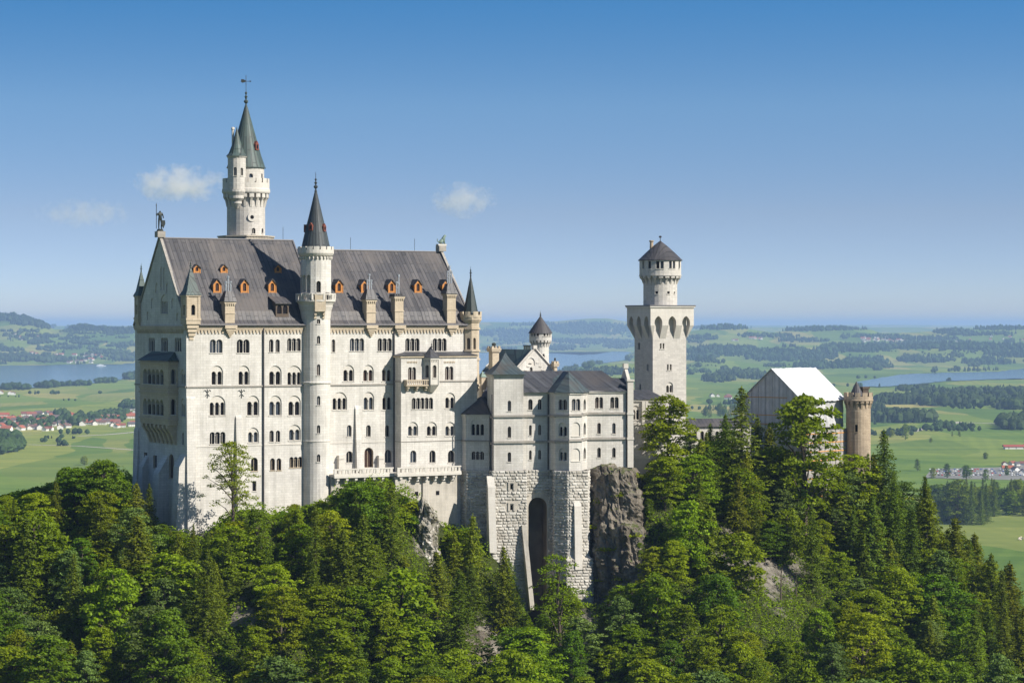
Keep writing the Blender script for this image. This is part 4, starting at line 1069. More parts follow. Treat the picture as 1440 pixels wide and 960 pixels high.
t.add([(xe - .45, 1.2, g0), (xe - .45, 6.3, g1), (xe - .45, 11.8, g0), (xe + .25, 1.2, g0), (xe + .25, 6.3, g1), (xe + .25, 11.8, g0)], [(0, 1, 2), (5, 4, 3), (0, 3, 4, 1), (1, 4, 5, 2)])
t.box(xe - .7, xe + .4, 5.7, 6.9, g1 - .2, g1 + .9)
t.build('end_pier', M['trim'], A.root)
# roofs
s = MB(); e = .85; ax, ay = xt / 2, DT / 2; zap = za(496, ax, ay)
sq = lambda r_: [(ax - r_ * (ax + e), ay - r_ * (ay + e)), (ax + r_ * (ax + e), ay - r_ * (ay + e)), (ax + r_ * (ax + e), ay + r_ * (ay + e)), (ax - r_ * (ax + e), ay + r_ * (ay + e))]
lv = [(1.0, 0), (.72, .19), (.47, .42), (.24, .68), (.02, 1.0)]
for (r0, k0), (r1, k1) in zip(lv, lv[1:]): s.prism(sq(r0), ztw + (zap - ztw) * k0, ztw + (zap - ztw) * k1, sq(r1), cap=(k0 == 0))
finial(s, ax, ay, zap - .2, 1.0, .12); s.build('tower_roof', M['copper_wing'], A.root)
s = MB(); yr = 6.4; zr_ = za(521.5, xt, yr); zr2 = za(521.0, xa(846, yr), yr); x1 = xa(846, yr)
pr = lambda ze, zr__: [(yw - .7 if ze == zew else .3, ze), (yr, zr__), (DA + .6, ze)]
x0 = xt - .1
s.add([(x0, yw - .7, zew), (xa(826, yw), yw - .7, zew), (xe - .4, .3, zee), (x0, yr, zr_), (x1, yr, zr2), (xa(856, yr), yr, za(531, x1, yr)), (xe - .4, yr, za(531.5, xe, yr)), (x0, DA + .6, zew), (xe - .4, DA + .6, zee)],
      [(0, 1, 4, 3), (1, 2, 6, 5, 4), (3, 4, 8, 7), (4, 5, 6, 8), (2, 8, 6), (0, 3, 7)])
s.build('roof', M['roof_xy'], A.root)
s = MB(); zbp = za(522.5, pb[0], .4); ctr = (xa(799.8, .4), .4, zbp)
ev = [(x + dx, y - .5, zew) for (x, y), dx in zip(PB, (-.5, -.45, 0, .45, .5))]
s.add(ev + [ctr, (xa(764, yw), yw + 1.2, zew + 1.2), (ctr[0], yr - .5, zbp), (xa(834, yw), yw + 1.2, zew + 1.0)], [(0, 1, 5), (1, 2, 5), (2, 3, 5), (3, 4, 5), (0, 5, 7, 6), (4, 8, 7, 5)])
s.build('bay_roof', M['copper_wing'], A.root)
for px, yy in ((770.8, yw - .15), (692, -.1)):
    t = MB(); x = xa(px, yy); t.tube([(x, yy - .05, zew - .4), (x, yy - .05, zb0 - 6)], .15, 6); t.build('rain_pipe', M['pipe'], A.root)
t = MB(); x = xa(881, .7); t.tube([(x, .75, zee - .4), (x, .75, za(655, xe, .9))], .1, 6); t.build('rain_pipe', M['pipe'], A.root)
# rough base
zlow = -8
t = MB(); bl = MB()
FT2 = Fr(A, (-.5, -.45), (xt + .75, -.45)); small = [(FT2.uv(px, py)) for px, py in ((719.5, 684), (719.5, 713))]
sk = lambda u, v: any(abs(u - a) < .75 and abs(v - b2) < .95 for a, b2 in small)
def back(fr, u0, u1, v0, v1, d0, d1, holes=()): t.obox(fr.p0, fr.U, fr.N, u0, u1, -1.5, 0, v0, v1)
ht = [window(FT2, 'rect', a - .32, a + .32, b2 - .6, b2 + .5, mat='trim', depth=.45, sill=False) for a, b2 in small]
cells(t, FT2, 0, FT2.len, zlow, zb0, ht)
for i in range(2):
    a, b2 = small[i]
    for q in (-.62, .62): t.obox(FT2.p0, FT2.U, FT2.N, a + q - .22, a + q + .22, 0, .22, b2 - .8, b2 + .8)
    t.obox(FT2.p0, FT2.U, FT2.N, a - .84, a + .84, 0, .24, b2 + .803, b2 + 1.1)
blocks(bl, FT2, 0, FT2.len, zlow, zb0, sk, seed=3)
FTL2 = Fr(A, (-.5, DT), (-.5, -.45)); cells(t, FTL2, 0, FTL2.len, zlow, zb0, []); blocks(bl, FTL2, 0, FTL2.len, zlow, zb0, None, seed=4)
FTR2 = Fr(A, (xt + .75, -.45), (xt + .75, yw - .2)); cells(t, FTR2, 0, FTR2.len, zlow, zb0, [])
# recess with the tall arched niche
xc1 = xa(778, yw - .3)
FN = Fr(A, (xt + .75, yw - .3), (xc1, yw - .3))
n0, n1 = FN.uv(743, 760)[0], FN.uv(769, 760)[0]; nt_ = FN.uv(756, 699)[1]
nich = arch(max(n0, .02), n1, zlow + .02, nt_, 14)
cells(t, FN, 0, FN.len, zlow, zb0, [nich])
sn = lambda u, v: (n0 - .1 < u < n1 + .1 and v < nt_ - (n1 - n0) / 2 + math.sqrt(max(0, ((n1 - n0) / 2 + .15) ** 2 - (u - (n0 + n1) / 2) ** 2)) + .3)
blocks(bl, FN, 0, FN.len, zlow, zb0, sn, seed=5)
FB2 = [Fr(A, (xc1, yw - .3), (xa(779, -2.2), -2.2)), Fr(A, (xa(779, -2.2), -2.2), (xa(800, -4.6), -4.6)), Fr(A, (xa(800, -4.6), -4.6), (xa(827, -3.7), -3.7)), Fr(A, (xa(827, -3.7), -3.7), (xa(830.5, 2), 2))]
for i, f_ in enumerate(FB2):
    cells(t, f_, 0, f_.len, zlow, zb0, []); blocks(bl, f_, 0, f_.len, zlow, zb0, None, seed=6 + i)
zst = za(784, xt, 0)                                        # wider footing of the bay base
FF = [Fr(A, (xa(796, -5.4), -5.4), (xa(832.5, -4.6), -4.6)), Fr(A, (xa(832.5, -4.6), -4.6), (xa(835, 1.5), 1.5))]
for i, f_ in enumerate(FF): cells(t, f_, 0, f_.len, zlow, zst, []); blocks(bl, f_, 0, f_.len, zlow, zst, None, seed=16 + i)
t.add([FF[0].pt(0, zst), FF[0].pt(FF[0].len, zst), Vector((xa(827, -3.7), -3.7, zst + .7)), Vector((xa(800, -4.6), -4.6, zst + .7))], [(0, 1, 2, 3)])
t.build('base_wall', M['rubble'], A.root); bl.build('rough_masonry', M['rustic'], A.root)
t = MB()                                                     # inside of the niche
reveal(t, FN, nich, 0, -5.0); tess(t, FN, nich, [], -5.0)
t.build('arched_niche', plain('dark_brown_masonry', (0.17, 0.14, 0.105), .95, .6, .25), A.root)  # dark brown lining, mottled by noise
for args in ((FT2, 684.5, 694.5, 669, 775, 3.4, 1.3), (FB2[2], 806, 816, 702, 800, 1.2, .7)):
    t = MB(); pbut(t, *args); t.build('buttress', M['trim'], A.root)
t = MB()                                                     # thin leaning pier before the niche
c0, c1 = A.S(737, 738, -1.2), A.S(749, 857, -4.2)
a, b2 = .5, 1.0
for k in range(8):
    z0 = c0[1] + (c1[1] - c0[1]) * (k + 1) / 8; z1 = c0[1] + (c1[1] - c0[1]) * k / 8
    xk = lambda q: c0[0] + (c1[0] - c0[0]) * q / 8; yk = lambda q: -1.2 - 3.0 * q / 8
    t.prism([(xk(k + 1) - a, yk(k + 1)), (xk(k + 1) + a, yk(k + 1)), (xk(k + 1) + a, 2), (xk(k + 1) - a, 2)], z0 + .003, z1, [(xk(k) - a, yk(k)), (xk(k) + a, yk(k)), (xk(k) + a, 2), (xk(k) - a, 2)])
t.build('leaning_pier', M['rubble'], A.root)

# polygonal link turret between hall and wing
YK = 537
K = Bld('polygonal_turret', 667, YK + 4, 4, 128, 'shaded polygonal turret with low dark roof between the hall bay and the square wing tower', 'turret')
kk = lambda px, y: (K.S(px, HY, y)[0], y)
PK = [kk(642.5, 1.0), kk(655, -3.2), kk(688, -4.6), kk(697, 0)]
ze = K.zat(582.5, 0, -3.5); zz0 = K.zat(660, 0, -3.5)
w = MB(); bl = MB(); t = MB(); t2 = MB()
for i in range(3):
    fr = Fr(K, PK[i], PK[i + 1]); h = []
    if i == 1: win(fr, h, 'lun', 662, 681, 588, 612, 3); win(fr, h, 'open', 663, 680.5, 634.5, 646, 3)
    if i == 0: win(fr, h, 'open', 646.5, 649, 636, 645)
    cells(w, fr, 0, fr.len, zz0, ze, h); course(t2, fr, -.1, fr.len + .1, K.zat(619.5, 0, -3.5), .4, .28); course(t, fr, -.1, fr.len + .1, ze - .2, .4, .28)
    f2 = Fr(K, (PK[i][0], PK[i][1] - .35), (PK[i + 1][0], PK[i + 1][1] - .35)); cells(w, f2, 0, f2.len, -6, zz0, []); blocks(bl, f2, 0, f2.len, -6, zz0, None, seed=30 + i)
w.prism([PK[3], (PK[3][0], 5), (PK[0][0], 5), PK[0]][::1], -6, ze - .01, cap=False)
w.build('wall', M['lime'], K.root); t.build('cornice', M['trim'], K.root); t2.build('string_course', M['copestone'], K.root); bl.build('rough_masonry', M['rustic'], K.root)
r = MB(); ap = (K.S(676, 557, 1.5)[0], 1.5, K.zat(557, 0, 1.5))
ev = [(x * 1.06, y - .5, ze) for x, y in PK] + [(PK[3][0] + .5, 5, ze + 2), (PK[0][0], 5, ze)]
r.add(ev + [ap], [(i, (i + 1) % 6, 6) for i in range(6)]); r.build('roof', M['roof_xy'], K.root)
t = MB()                                                      # stair roof climbing behind it
x0, x1 = K.S(676, 545, 3)[0], K.S(696, 545, 3)[0]
t.add([(x0, 2, K.zat(558, 0, 2)), (x1, 2, K.zat(558, 0, 2)), (x1 - .4, 7, K.zat(538, 0, 7)), (x0 + 2.2, 7, K.zat(538, 0, 7)), (x0, 2, K.zat(600, 0, 2)), (x1, 2, K.zat(600, 0, 2))], [(0, 1, 2, 3), (4, 5, 1, 0)])
t.build('stair_roof', M['roof_xy'], K.root)

# gabled building in the courtyard behind the wing
YG = 562
G = Bld('gabled_building', 727, YG, 30, 130, 'white gabled courtyard house with green copper roof, only its gable showing above the wing roofs', 'castle building')
WG = Fr(G, (0, 0), (1, 0)).uv(775.5, 520)[0]; DG = 15
zg0 = G.zat(516, 0, 0); zgr = G.zat(491.5, WG / 2, 0)
t = MB(); fr = Fr(G, (0, 0), (WG, 0)); h = []
win(fr, h, 'open', 745, 749, 516, 523.5); win(fr, h, 'blind', 741.5, 752, 503, 514, sill=False)
cells(t, fr, 0, WG, 0, zg0 - 3.5, []); tess(t, fr, [(0, zg0 - 3.5), (WG, zg0 - 3.5), (WG, zg0), (WG / 2, zgr), (0, zg0)], h)
for p0, p1 in (((0, DG), (0, 0)), ((WG, 0), (WG, DG)), ((WG, DG), (0, DG))): f2 = Fr(G, p0, p1); cells(t, f2, 0, f2.len, 0, zg0, [])
t.add([(0, DG, zg0), (WG, DG, zg0), (WG / 2, DG, zgr)], [(0, 1, 2)])
t.build('wall', M['lime'], G.root)
t = MB()
for q in (0, WG):
    a, b2 = Vector((q + (-.5 if q == 0 else .5), 0, zg0 - .9)), Vector((WG / 2, 0, zgr + .1)); t.tube([a + Vector((0, -.1, .25)), b2 + Vector((0, -.1, .25))], .3, 4)
for i in range(4):
    for q in (-1, 1): c = WG / 2 + q * (.9 + i * .75); zz = zgr - 3.0 - i * .85; t.box(c - .38, c + .38, -.14, 0, zz - .2, zz)
t.box(WG / 2 - .5, WG / 2 + .5, -.5, .5, zgr + .2, zgr + 1.0)
t.build('gable_coping', M['trim'], G.root)
r = MB()
for q in (0, 1):
    xe_ = -.7 if q == 0 else WG + .7
    r.add([(WG / 2, .3, zgr), (WG / 2, DG + .4, zgr), (xe_, DG + .4, zg0 - 1.1), (xe_, .3, zg0 - 1.1), (WG / 2, .3, zgr - .3), (WG / 2, DG + .4, zgr - .3), (xe_, DG + .4, zg0 - 1.4), (xe_, .3, zg0 - 1.4)], [(0, 1, 2, 3), (7, 6, 5, 4), (0, 3, 7, 4), (2, 6, 7, 3), (1, 5, 6, 2)])
r.build('roof', M['copper_green'], G.root)
def stack(b, px, ytop, ybot, w, Y, label=None, pots=1, cap='stone'):
    p = b.local(at(px, ybot, Y)); zt = p.z + (ybot - ytop) / F * Y; a = w / 2
    c = MB(); c.box(p.x - a, p.x + a, p.y - a, p.y + a, p.z - 3, zt); c.box(p.x - a - .3, p.x + a + .3, p.y - a - .3, p.y + a + .3, zt - .9, zt - .5)
    c.box(p.x - a - .4, p.x + a + .4, p.y - a - .4, p.y + a + .4, zt - .5, zt - .1)
    for q in (-1, 1):
        for q2 in (-1, 1): c.box(p.x + q * a - .25, p.x + q * a + .25, p.y + q2 * a - .25, p.y + q2 * a + .25, zt - .1, zt + .4)
    o = c.build('chimney', M['sand'], b.root)
    f = MB(); f.lathe([(a * .45, zt - .1), (a * .45, zt + .6), (a * .6, zt + .7), (a * .6, zt + 1.0), (a * .3, zt + 1.2)], 8, (p.x, p.y)); f.build('chimney_pot', M['iron'], o)
stack(G, 694.5, 489, 515, 1.75, YG - 3); stack(G, 780.5, 510, 524, .75, YG + 4)
p = G.local(at(678.5, 545, YG - 4)); c = MB(); zt = p.z + 27 / F * YG; c.box(p.x - .55, p.x + .55, p.y - .55, p.y + .55, p.z - 4, zt - 2.0); o = c.build('chimney', M['sand'], G.root)
c = MB(); c.cone([(p.x - .75, p.y - .75), (p.x + .75, p.y - .75), (p.x + .75, p.y + .75), (p.x - .75, p.y + .75)], zt - 2.0, (p.x, p.y, zt - .6)); c.build('chimney_cap', M['verdigris'], o)
for i in range(4):
    p = G.local(at(737.5 + i * 2.6, 491, YG + 9)); c = MB(); c.lathe([(.2, p.z - 2), (.2, p.z + .7), (.28, p.z + .8), (.28, p.z + 1.0)], 8, (p.x, p.y)); c.build('flue_pipe', M['iron'], G.root)
t = MB()                                                        # low masonry and roof at its left foot
x0 = G.local(at(684, 520, YG - 4)); x1 = G.local(at(700, 520, YG - 6))
t.box(min(x0.x, x1.x), max(x0.x, x1.x) + 3, min(x0.y, x1.y) - 1, max(x0.y, x1.y) + 6, 0, G.zat(530, 0, 0)); t.build('side_wall', M['trim'], G.root)

YC = 578
C = Bld('round_turret', 760, YC, 30, 130, 'small round white tower with brown pointed cone beside the green-roofed gable', 'tower')
cz = lambda py: C.zat(py, 0, -2); cr = lambda px: px * (YC - 2) / F
t = MB(); rs, rg = cr(11.9), cr(15.9)
ringwall(C, t, O0, rs, 20, 0, cz(477), wins=[(765.5, 497.5, 505, .7)])
ringwall(C, t, O0, rg, 20, cz(478), cz(468.5), wins=[(px, 467.8 + .9, 472.5, .55, 'rect') for px in (748, 753, 758.5, 764, 769, 773.5)])
corbel_ring(t, O0, rs, rg, cz(487.5), cz(477.9), 18, .4); t.lathe([(rs, cz(478.5)), (rg + .02, cz(478.5)), (rg + .02, cz(477.8)), (rs, cz(477.8))], 24, O0, cap=False)
t.build('wall', M['lime'], C.root)
s = MB(); rc = cr(17.3); s.lathe([(rc, cz(468.5)), (rc * .96, cz(467.3)), (rc * .62, cz(458.5)), (rc * .3, cz(451)), (.12, cz(444.5))], 24, O0); finial(s, 0, 0, cz(445.5), 1.5, .18); s.build('cone_roof', M['brown_cone'], C.root)

# link wing to the square tower
K2 = Bld('connecting_wing', 887, 553, 8, 140, 'short low white connecting wing with arched window between pier-ended wing and square tower', 'castle building')
x1 = K2.S(918, 560, 0)[0]; ze = K2.zat(561.5, 0, 0)
t = MB(); fr = Fr(K2, (0, 0), (x1 + 3, 0)); h = []
win(fr, h, 'lun', 888.8, 899.5, 570, 590, 2); win(fr, h, 'blind', 892, 897.2, 608, 621)
cells(t, fr, 0, fr.len, 0, ze, h); f2 = Fr(K2, (x1 + 3, 0), (x1 + 3, 9)); cells(t, f2, 0, 9, 0, ze, [])
t.build('wall', M['lime'], K2.root)
t = MB(); course(t, fr, 0, fr.len, K2.zat(596, 0, 0), .45, .3); course(t, fr, 0, fr.len, ze - .2, .5, .35)
u = fr.uv(902.5, 600)[0]; t.obox(fr.p0, fr.U, fr.N, u, u + .75, 0, .5, 0, ze - .46); u = fr.uv(907.5, 600)[0]; t.obox(fr.p0, fr.U, fr.N, u, u + .6, 0, .5, 0, ze - .46)
t.build('cornice', M['trim'], K2.root)
r = MB(); zr = K2.zat(548, 0, 4.5); r.add([(-.3, -.6, ze), (fr.len + .3, -.6, ze), (fr.len - 3, 4.5, zr), (-.3, 4.5, zr), (-.3, 9.5, ze), (fr.len + .3, 9.5, ze)], [(0, 1, 2, 3), (3, 2, 5, 4), (1, 5, 2), (0, 3, 4)]); r.build('roof', M['roof_xy'], K2.root)
t = MB(); w_ = K2.S(886, 640, -4)[0]; e_ = K2.S(930, 640, -4)[0]; t.box(w_, e_, -3, -.02, K2.zat(668, 0, -3), K2.zat(645, 0, -3)); t.box(w_, e_, -3.2, -2.7, K2.zat(645, 0, -3) + .003, K2.zat(640, 0, -3)); t.build('terrace_wall', M['trim'], K2.root)

# square tower with round top
YS = 575
S4 = Bld('square_tower', 918, YS, 25.5, 140, 'tall square white tower with pointed machicolation arches and a round crowned top storey', 'tower')
fr0 = Fr(S4, (0, 0), (1, 0)); ws = fr0.uv(965, 500)[0]; wl = -Fr(S4, (0, 1), (0, 0)).uv(892, 500)[0] + 1; wl = ws
ov = -S4.on(973.3, 440, (0, -1.4, 0), (0, -1, 0)).x + ws; ov = abs(ov) if abs(ov) < 3 else 1.4
ov = 1.35
zs = lambda py: S4.zat(py, ws / 2, 0)
zm0, zm1, ztp = zs(476), zs(446), zs(432.5)
t = MB(); sq0 = [(0, 0), (ws, 0), (ws, wl), (0, wl)]; sq1 = [(-ov, -ov), (ws + ov, -ov), (ws + ov, wl + ov), (-ov, wl + ov)]
for i in range(4):
    fr = Fr(S4, sq0[i], sq0[(i + 1) % 4]); h = []
    if i == 0:
        for xl, xr, yt, yb, n in ((928, 934.3, 482.5, 490.5, 2), (938, 944.5, 512, 520.5, 2)): win(fr, h, 'rect', xl, xl + 2.4, yt, yb); win(fr, h, 'rect', xr - 2.4, xr, yt, yb)
        win(fr, h, 'lun', 937, 946.5, 537, 552, 2)
    if i == 3:
        for xl, xr, yt, yb in ((897, 900, 482, 491), (909.5, 912, 512, 521), (899, 901.5, 540, 548)): win(fr, h, 'rect', xl, xr, yt, yb)
    cells(t, fr, 0, fr.len, 0, ztp - 1, h)
t.build('wall', M['limetower'], S4.root)
t = MB()
for i in range(4):                                             # machicolation: leaning face cut by pointed arches
    f0 = Fr(S4, sq0[i], sq0[(i + 1) % 4]); f1 = Fr(S4, sq1[i], sq1[(i + 1) % 4]); Ln = f1.len; n = 3; pit = (Ln - .5) / n; h = []; aw_ = pit * .56
    for k in range(n):
        c = .25 + (k + .5) * pit
        h.append(arch(c - aw_ / 2, c + aw_ / 2, (zm0 + zm1) / 2 + .6, zm1 + .3, 7, True))
    vmid = zm0 + (zm1 - zm0) * .62
    hh = [arch(.25 + (k + .5) * pit - aw_ / 2, .25 + (k + .5) * pit + aw_ / 2, vmid, zm1 + .3, 7, True) for k in range(n)]
    # upper vertical face with arch heads open at the bottom
    out = [(0, vmid)]
    for hq in hh:
        out += [hq[0]] + [q for q in hq[2:]][::-1] + [hq[1]]
    out += [(Ln, vmid), (Ln, ztp), (0, ztp)]
    tess(t, f1, out, [])
    for hq in hh:
        ring_ = [hq[0]] + hq[2:][::-1] + [hq[1]]
        vs = [f1.pt(q[0], q[1], 0) for q in ring_] + [f1.pt(q[0], q[1], -ov) for q in ring_]; m = len(ring_)
        t.add(vs, [(j, j + 1, m + j + 1, m + j) for j in range(m - 1)])
    # tapering piers below
    ed = [0] + [q for hq in hh for q in (hq[0][0], hq[1][0])] + [Ln]
    for k in range(n + 1):
        a, b2 = ed[2 * k], ed[2 * k + 1]
        a0 = min(max(a - ov, 0.02), f0.len - .02) if 0 < k < n + 1 else 0.0
        b0 = min(max(b2 - ov, 0.02), f0.len - .02) if k < n else f0.len
        A1, B1, A0, B0 = f1.pt(a, vmid), f1.pt(b2, vmid), f0.pt(a0, zm0, .02), f0.pt(b0, zm0, .02)
        A2, B2 = f0.pt(a0, vmid, 0), f0.pt(b0, vmid, 0)
        t.add([A1, B1, B0, A0, A2, B2], [(0, 3, 2, 1), (0, 4, 3), (1, 2, 5)])
e = ov + .25
t.box(-e, ws + e, -e, wl + e, ztp, ztp + .35)
t.build('machicolation', M['trim'], S4.root)
t = MB(); t.box(-e - .1, ws + e + .1, -e - .1, wl + e + .1, ztp + .353, ztp + .6); t.build('parapet_slab', M['gutter'], S4.root)
cc4 = S4.local(at(927.8, 420, YS + 6)); cc4 = (ws / 2, wl / 2); q = S4.pxat(*cc4)
P4 = S4.world((cc4[0], cc4[1], 0)); sx = P4.y / F
z4 = lambda py: EYE.z + (HY - py) / F * (P4.y - 2) - S4.o.z
t = MB(); rs, rg = 23.8 * sx, 29.4 * sx
off = q - 927.8
wx = lambda px: px + off
ringwall(S4, t, cc4, rs, 26, ztp + .5, z4(385), wins=[(wx(921), 424, 430, .9), (wx(938.5), 423, 430.5, 1.0), (wx(921), 409.5, 413, .7, 'rect'), (wx(938.5), 409.5, 413, .7, 'rect'), (wx(949), 410, 413, .5, 'rect')])
ringwall(S4, t, cc4, rg, 30, z4(387), z4(366.5), wins=[(wx(px), 367.2, 377.5, .75, 'rect') for px in (904, 912, 921.5, 931, 940.5, 948.5, 954.5)])
corbel_ring(t, cc4, rs, rg, z4(399), z4(386.9), 20, .45)
t.lathe([(rs, z4(388)), (rg + .12, z4(388)), (rg + .12, z4(386.5)), (rs, z4(386.5))], 30, cc4, cap=False)
t.build('round_top', M['limetower'], S4.root)
s = MB(); rc = 31.2 * sx; s.lathe([(rc, z4(366.5)), (rc, z4(365.5)), (rc * .62, z4(354)), (rc * .3, z4(345)), (.15, z4(338.5))], 24, cc4); s.lathe([(.1, z4(339)), (.08, z4(334)), (.35, z4(333.5)), (.35, z4(331.7)), (.05, z4(331))], 8, cc4); s.build('cone_roof', M['brown_cone'], S4.root)
pq = S4.local(at(915.5 + off, 345, P4.y)); t = MB(); t.lathe([(.5, z4(356)), (.42, z4(340)), (.6, z4(339.5)), (.6, z4(337.8)), (.4, z4(337.5))], 8, (pq.x, pq.y)); t.build('chimney', M['gatestone'], S4.root)

# low gallery between square tower and gatehouse, mostly behind trees
LG = Bld('gallery_building', 955, 590, 12, 140, 'low gallery with dark seamed roof between square tower and scaffolded gatehouse, half hidden by trees', 'castle building')
x1 = LG.S(1056, 600, 0)[0]; ze = LG.zat(600, 0, 0); t = MB(); fr = Fr(LG, (0, 0), (x1, 0)); h = []
for px in (975, 985, 995, 1006, 1016): win(fr, h, 'open', px, px + 5, 606, 620)
cells(t, fr, 0, x1, 0, ze, h); t.build('wall', M['lime'], LG.root)
r = MB(); zr = LG.zat(588.5, 0, 4); r.add([(-.2, -.5, ze), (x1, -.5, ze), (x1, 4, zr), (-.2, 4, zr), (-.2, 8.5, ze), (x1, 8.5, ze)], [(0, 1, 2, 3), (3, 2, 5, 4), (0, 3, 4), (1, 5, 2)]); r.build('roof', M['roof'], LG.root)

# gatehouse wrapped in scaffolding
YH = 598
H = Bld('gatehouse', 1086, YH, 45, 140, 'gatehouse wrapped in grey scaffold netting under a bright white temporary pitched roof', 'scaffolded building')
# local x: along the ridge (away to the right), y: across; gable plane at x = 0
hw_ = 9.3; LH = H.on(1145, 516, (0, 0, 0), (0, -1, 0)).x
zr = H.zat(517.5, 0, 0); zev = H.zat(560, 4, -hw_); zb_ = H.zat(700, 4, -hw_)
t = MB(); fg = Fr(H, (0, hw_), (0, -hw_))
tess(t, fg, [(0.3, zb_), (2 * hw_ - .3, zb_), (2 * hw_ - .3, zev), (hw_, zr - .2), (.3, zev)], [])
f2 = Fr(H, (LH, -hw_ + .3), (LH, hw_ - .3)); tess(t, f2, [(0, zb_), (f2.len, zb_), (f2.len, zev), (f2.len / 2, zr - .2), (0, zev)], [])
f3 = Fr(H, (LH, hw_ - .3), (0, hw_ - .3)); cells(t, f3, 0, f3.len, zb_, zev, [])
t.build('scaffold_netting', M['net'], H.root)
t = MB(); zn = H.zat(601, 6, -hw_); f4 = Fr(H, (.15, -hw_ + .3), (LH, -hw_ + .3))
for k in range(9):                                              # billowing white net on the lit side
    for j in range(6):
        pass
nx, nz_ = 24, 14; vs = []; fs = []
for j in range(nz_ + 1):
    for i in range(nx + 1):
        u = f4.len * i / nx; v = zn + (zev - .5 - zn) * j / nz_
        vs.append(f4.pt(u, v, .25 * noise.noise(Vector((u * .6, v * .45, 3))) + .22 * abs(math.sin(u * 1.4 + 2 * noise.noise(Vector((u * .2, v * .3, 1)))))))
fs = [(j * (nx + 1) + i, j * (nx + 1) + i + 1, (j + 1) * (nx + 1) + i + 1, (j + 1) * (nx + 1) + i) for j in range(nz_) for i in range(nx)]
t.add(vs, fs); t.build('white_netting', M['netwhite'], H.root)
t = MB(); f5 = Fr(H, (-1.5, -hw_ - 1.6), (LH + 1, -hw_ - 1.6)); cells(t, f5, 0, f5.len, zb_, H.zat(604, 6, -hw_), []); f6 = Fr(H, (LH + 1, -hw_ - 1.6), (LH + 1, -hw_ + 2)); cells(t, f6, 0, f6.len, zb_, H.zat(604, 6, -hw_), [])
f7 = Fr(H, (-1.5, -hw_ + .2), (-1.5, -hw_ - 1.6)); cells(t, f7, 0, f7.len, zb_, H.zat(604, 6, -hw_), [])
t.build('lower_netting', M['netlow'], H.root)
t = MB(); st_ = MB()
for k in range(8):
    z = H.zat(610 + k * 12.5, 6, -hw_ - 1.6)
    t.obox(f5.p0, f5.U, f5.N, -.1, f5.len + .1, .05, .12, z, z + .2); st_.obox(f5.p0, f5.U, f5.N, 0, f5.len, .04, .09, z + 1.0, z + 1.07)
    t.obox(f7.p0, f7.U, f7.N, 0, f7.len, .05, .12, z, z + .2)
for k in (2, 4, 5):
    z = H.zat(534 + k * 12.5, 0, 0); hwk = min(hw_ - .4, max(1.2, (zr - z) / (zr - zev) * hw_ - .6))
    t.obox(fg.p0, fg.U, fg.N, hw_ - hwk, hw_ + hwk * (.2 if k % 2 else .55), .05, .1, z, z + .17)
for k in range(10): u = f5.len * k / 9; st_.obox(f5.p0, f5.U, f5.N, u - .05, u + .05, .05, .13, zb_, H.zat(602, 6, -hw_))
for k in range(9): u = .5 + 2 * (hw_ - .5) * k / 8; zz = zr - abs(u - hw_) / hw_ * (zr - zev) - .4; st_.obox(fg.p0, fg.U, fg.N, u - .04, u + .04, .03, .1, zb_, zz)
t.obox(f4.p0, f4.U, f4.N, -.2, f4.len + .2, .5, .62, zev - .75, zev - .35)
t.build('toe_board', M['toe'], H.root); st_.build('scaffold_tube', M['steel'], H.root)
r = MB()
for q in (-1, 1):                                              # sagging sheets between the trusses, lapped at the joints
    ye = q * (hw_ + .6); z1 = zev - .55; nn = 9
    for k in range(nn):
        xa_, xb_ = -.5 + (LH + 1) * k / nn, -.5 + (LH + 1) * (k + 1) / nn - .03; ni, nj = 5, 14; vs = []
        for lay in (0, -.12):
            for j in range(nj + 1):
                for i in range(ni + 1):
                    f = i / ni; g = j / nj; xx = xa_ + (xb_ - xa_) * f
                    sag = -.16 * math.sin(math.pi * f) * (.6 + .4 * math.sin(g * 9 + k)) + .07 * noise.noise(Vector((xx * 1.3, g * 9, q * 3))) + .05 * (k % 2)
                    vs.append((xx, ye * g, zr + (z1 - zr) * g + lay + sag))
        m_ = (ni + 1) * (nj + 1); fs = []
        for lay in (0, 1):
            for j in range(nj):
                for i in range(ni):
                    e_ = lay * m_ + j * (ni + 1) + i; fs.append((e_, e_ + 1, e_ + ni + 2, e_ + ni + 1) if lay == 0 else (e_ + ni + 1, e_ + ni + 2, e_ + 1, e_))
        for i in range(ni): e_ = nj * (ni + 1) + i; fs.append((e_, e_ + 1, m_ + e_ + 1, m_ + e_))
        for j in range(nj):
            for i in (0, ni): e_ = j * (ni + 1) + i; fs.append((e_, e_ + ni + 1, m_ + e_ + ni + 1, m_ + e_))
        r.add(vs, fs)
r.build('temporary_roof', M['tarp'], H.root)

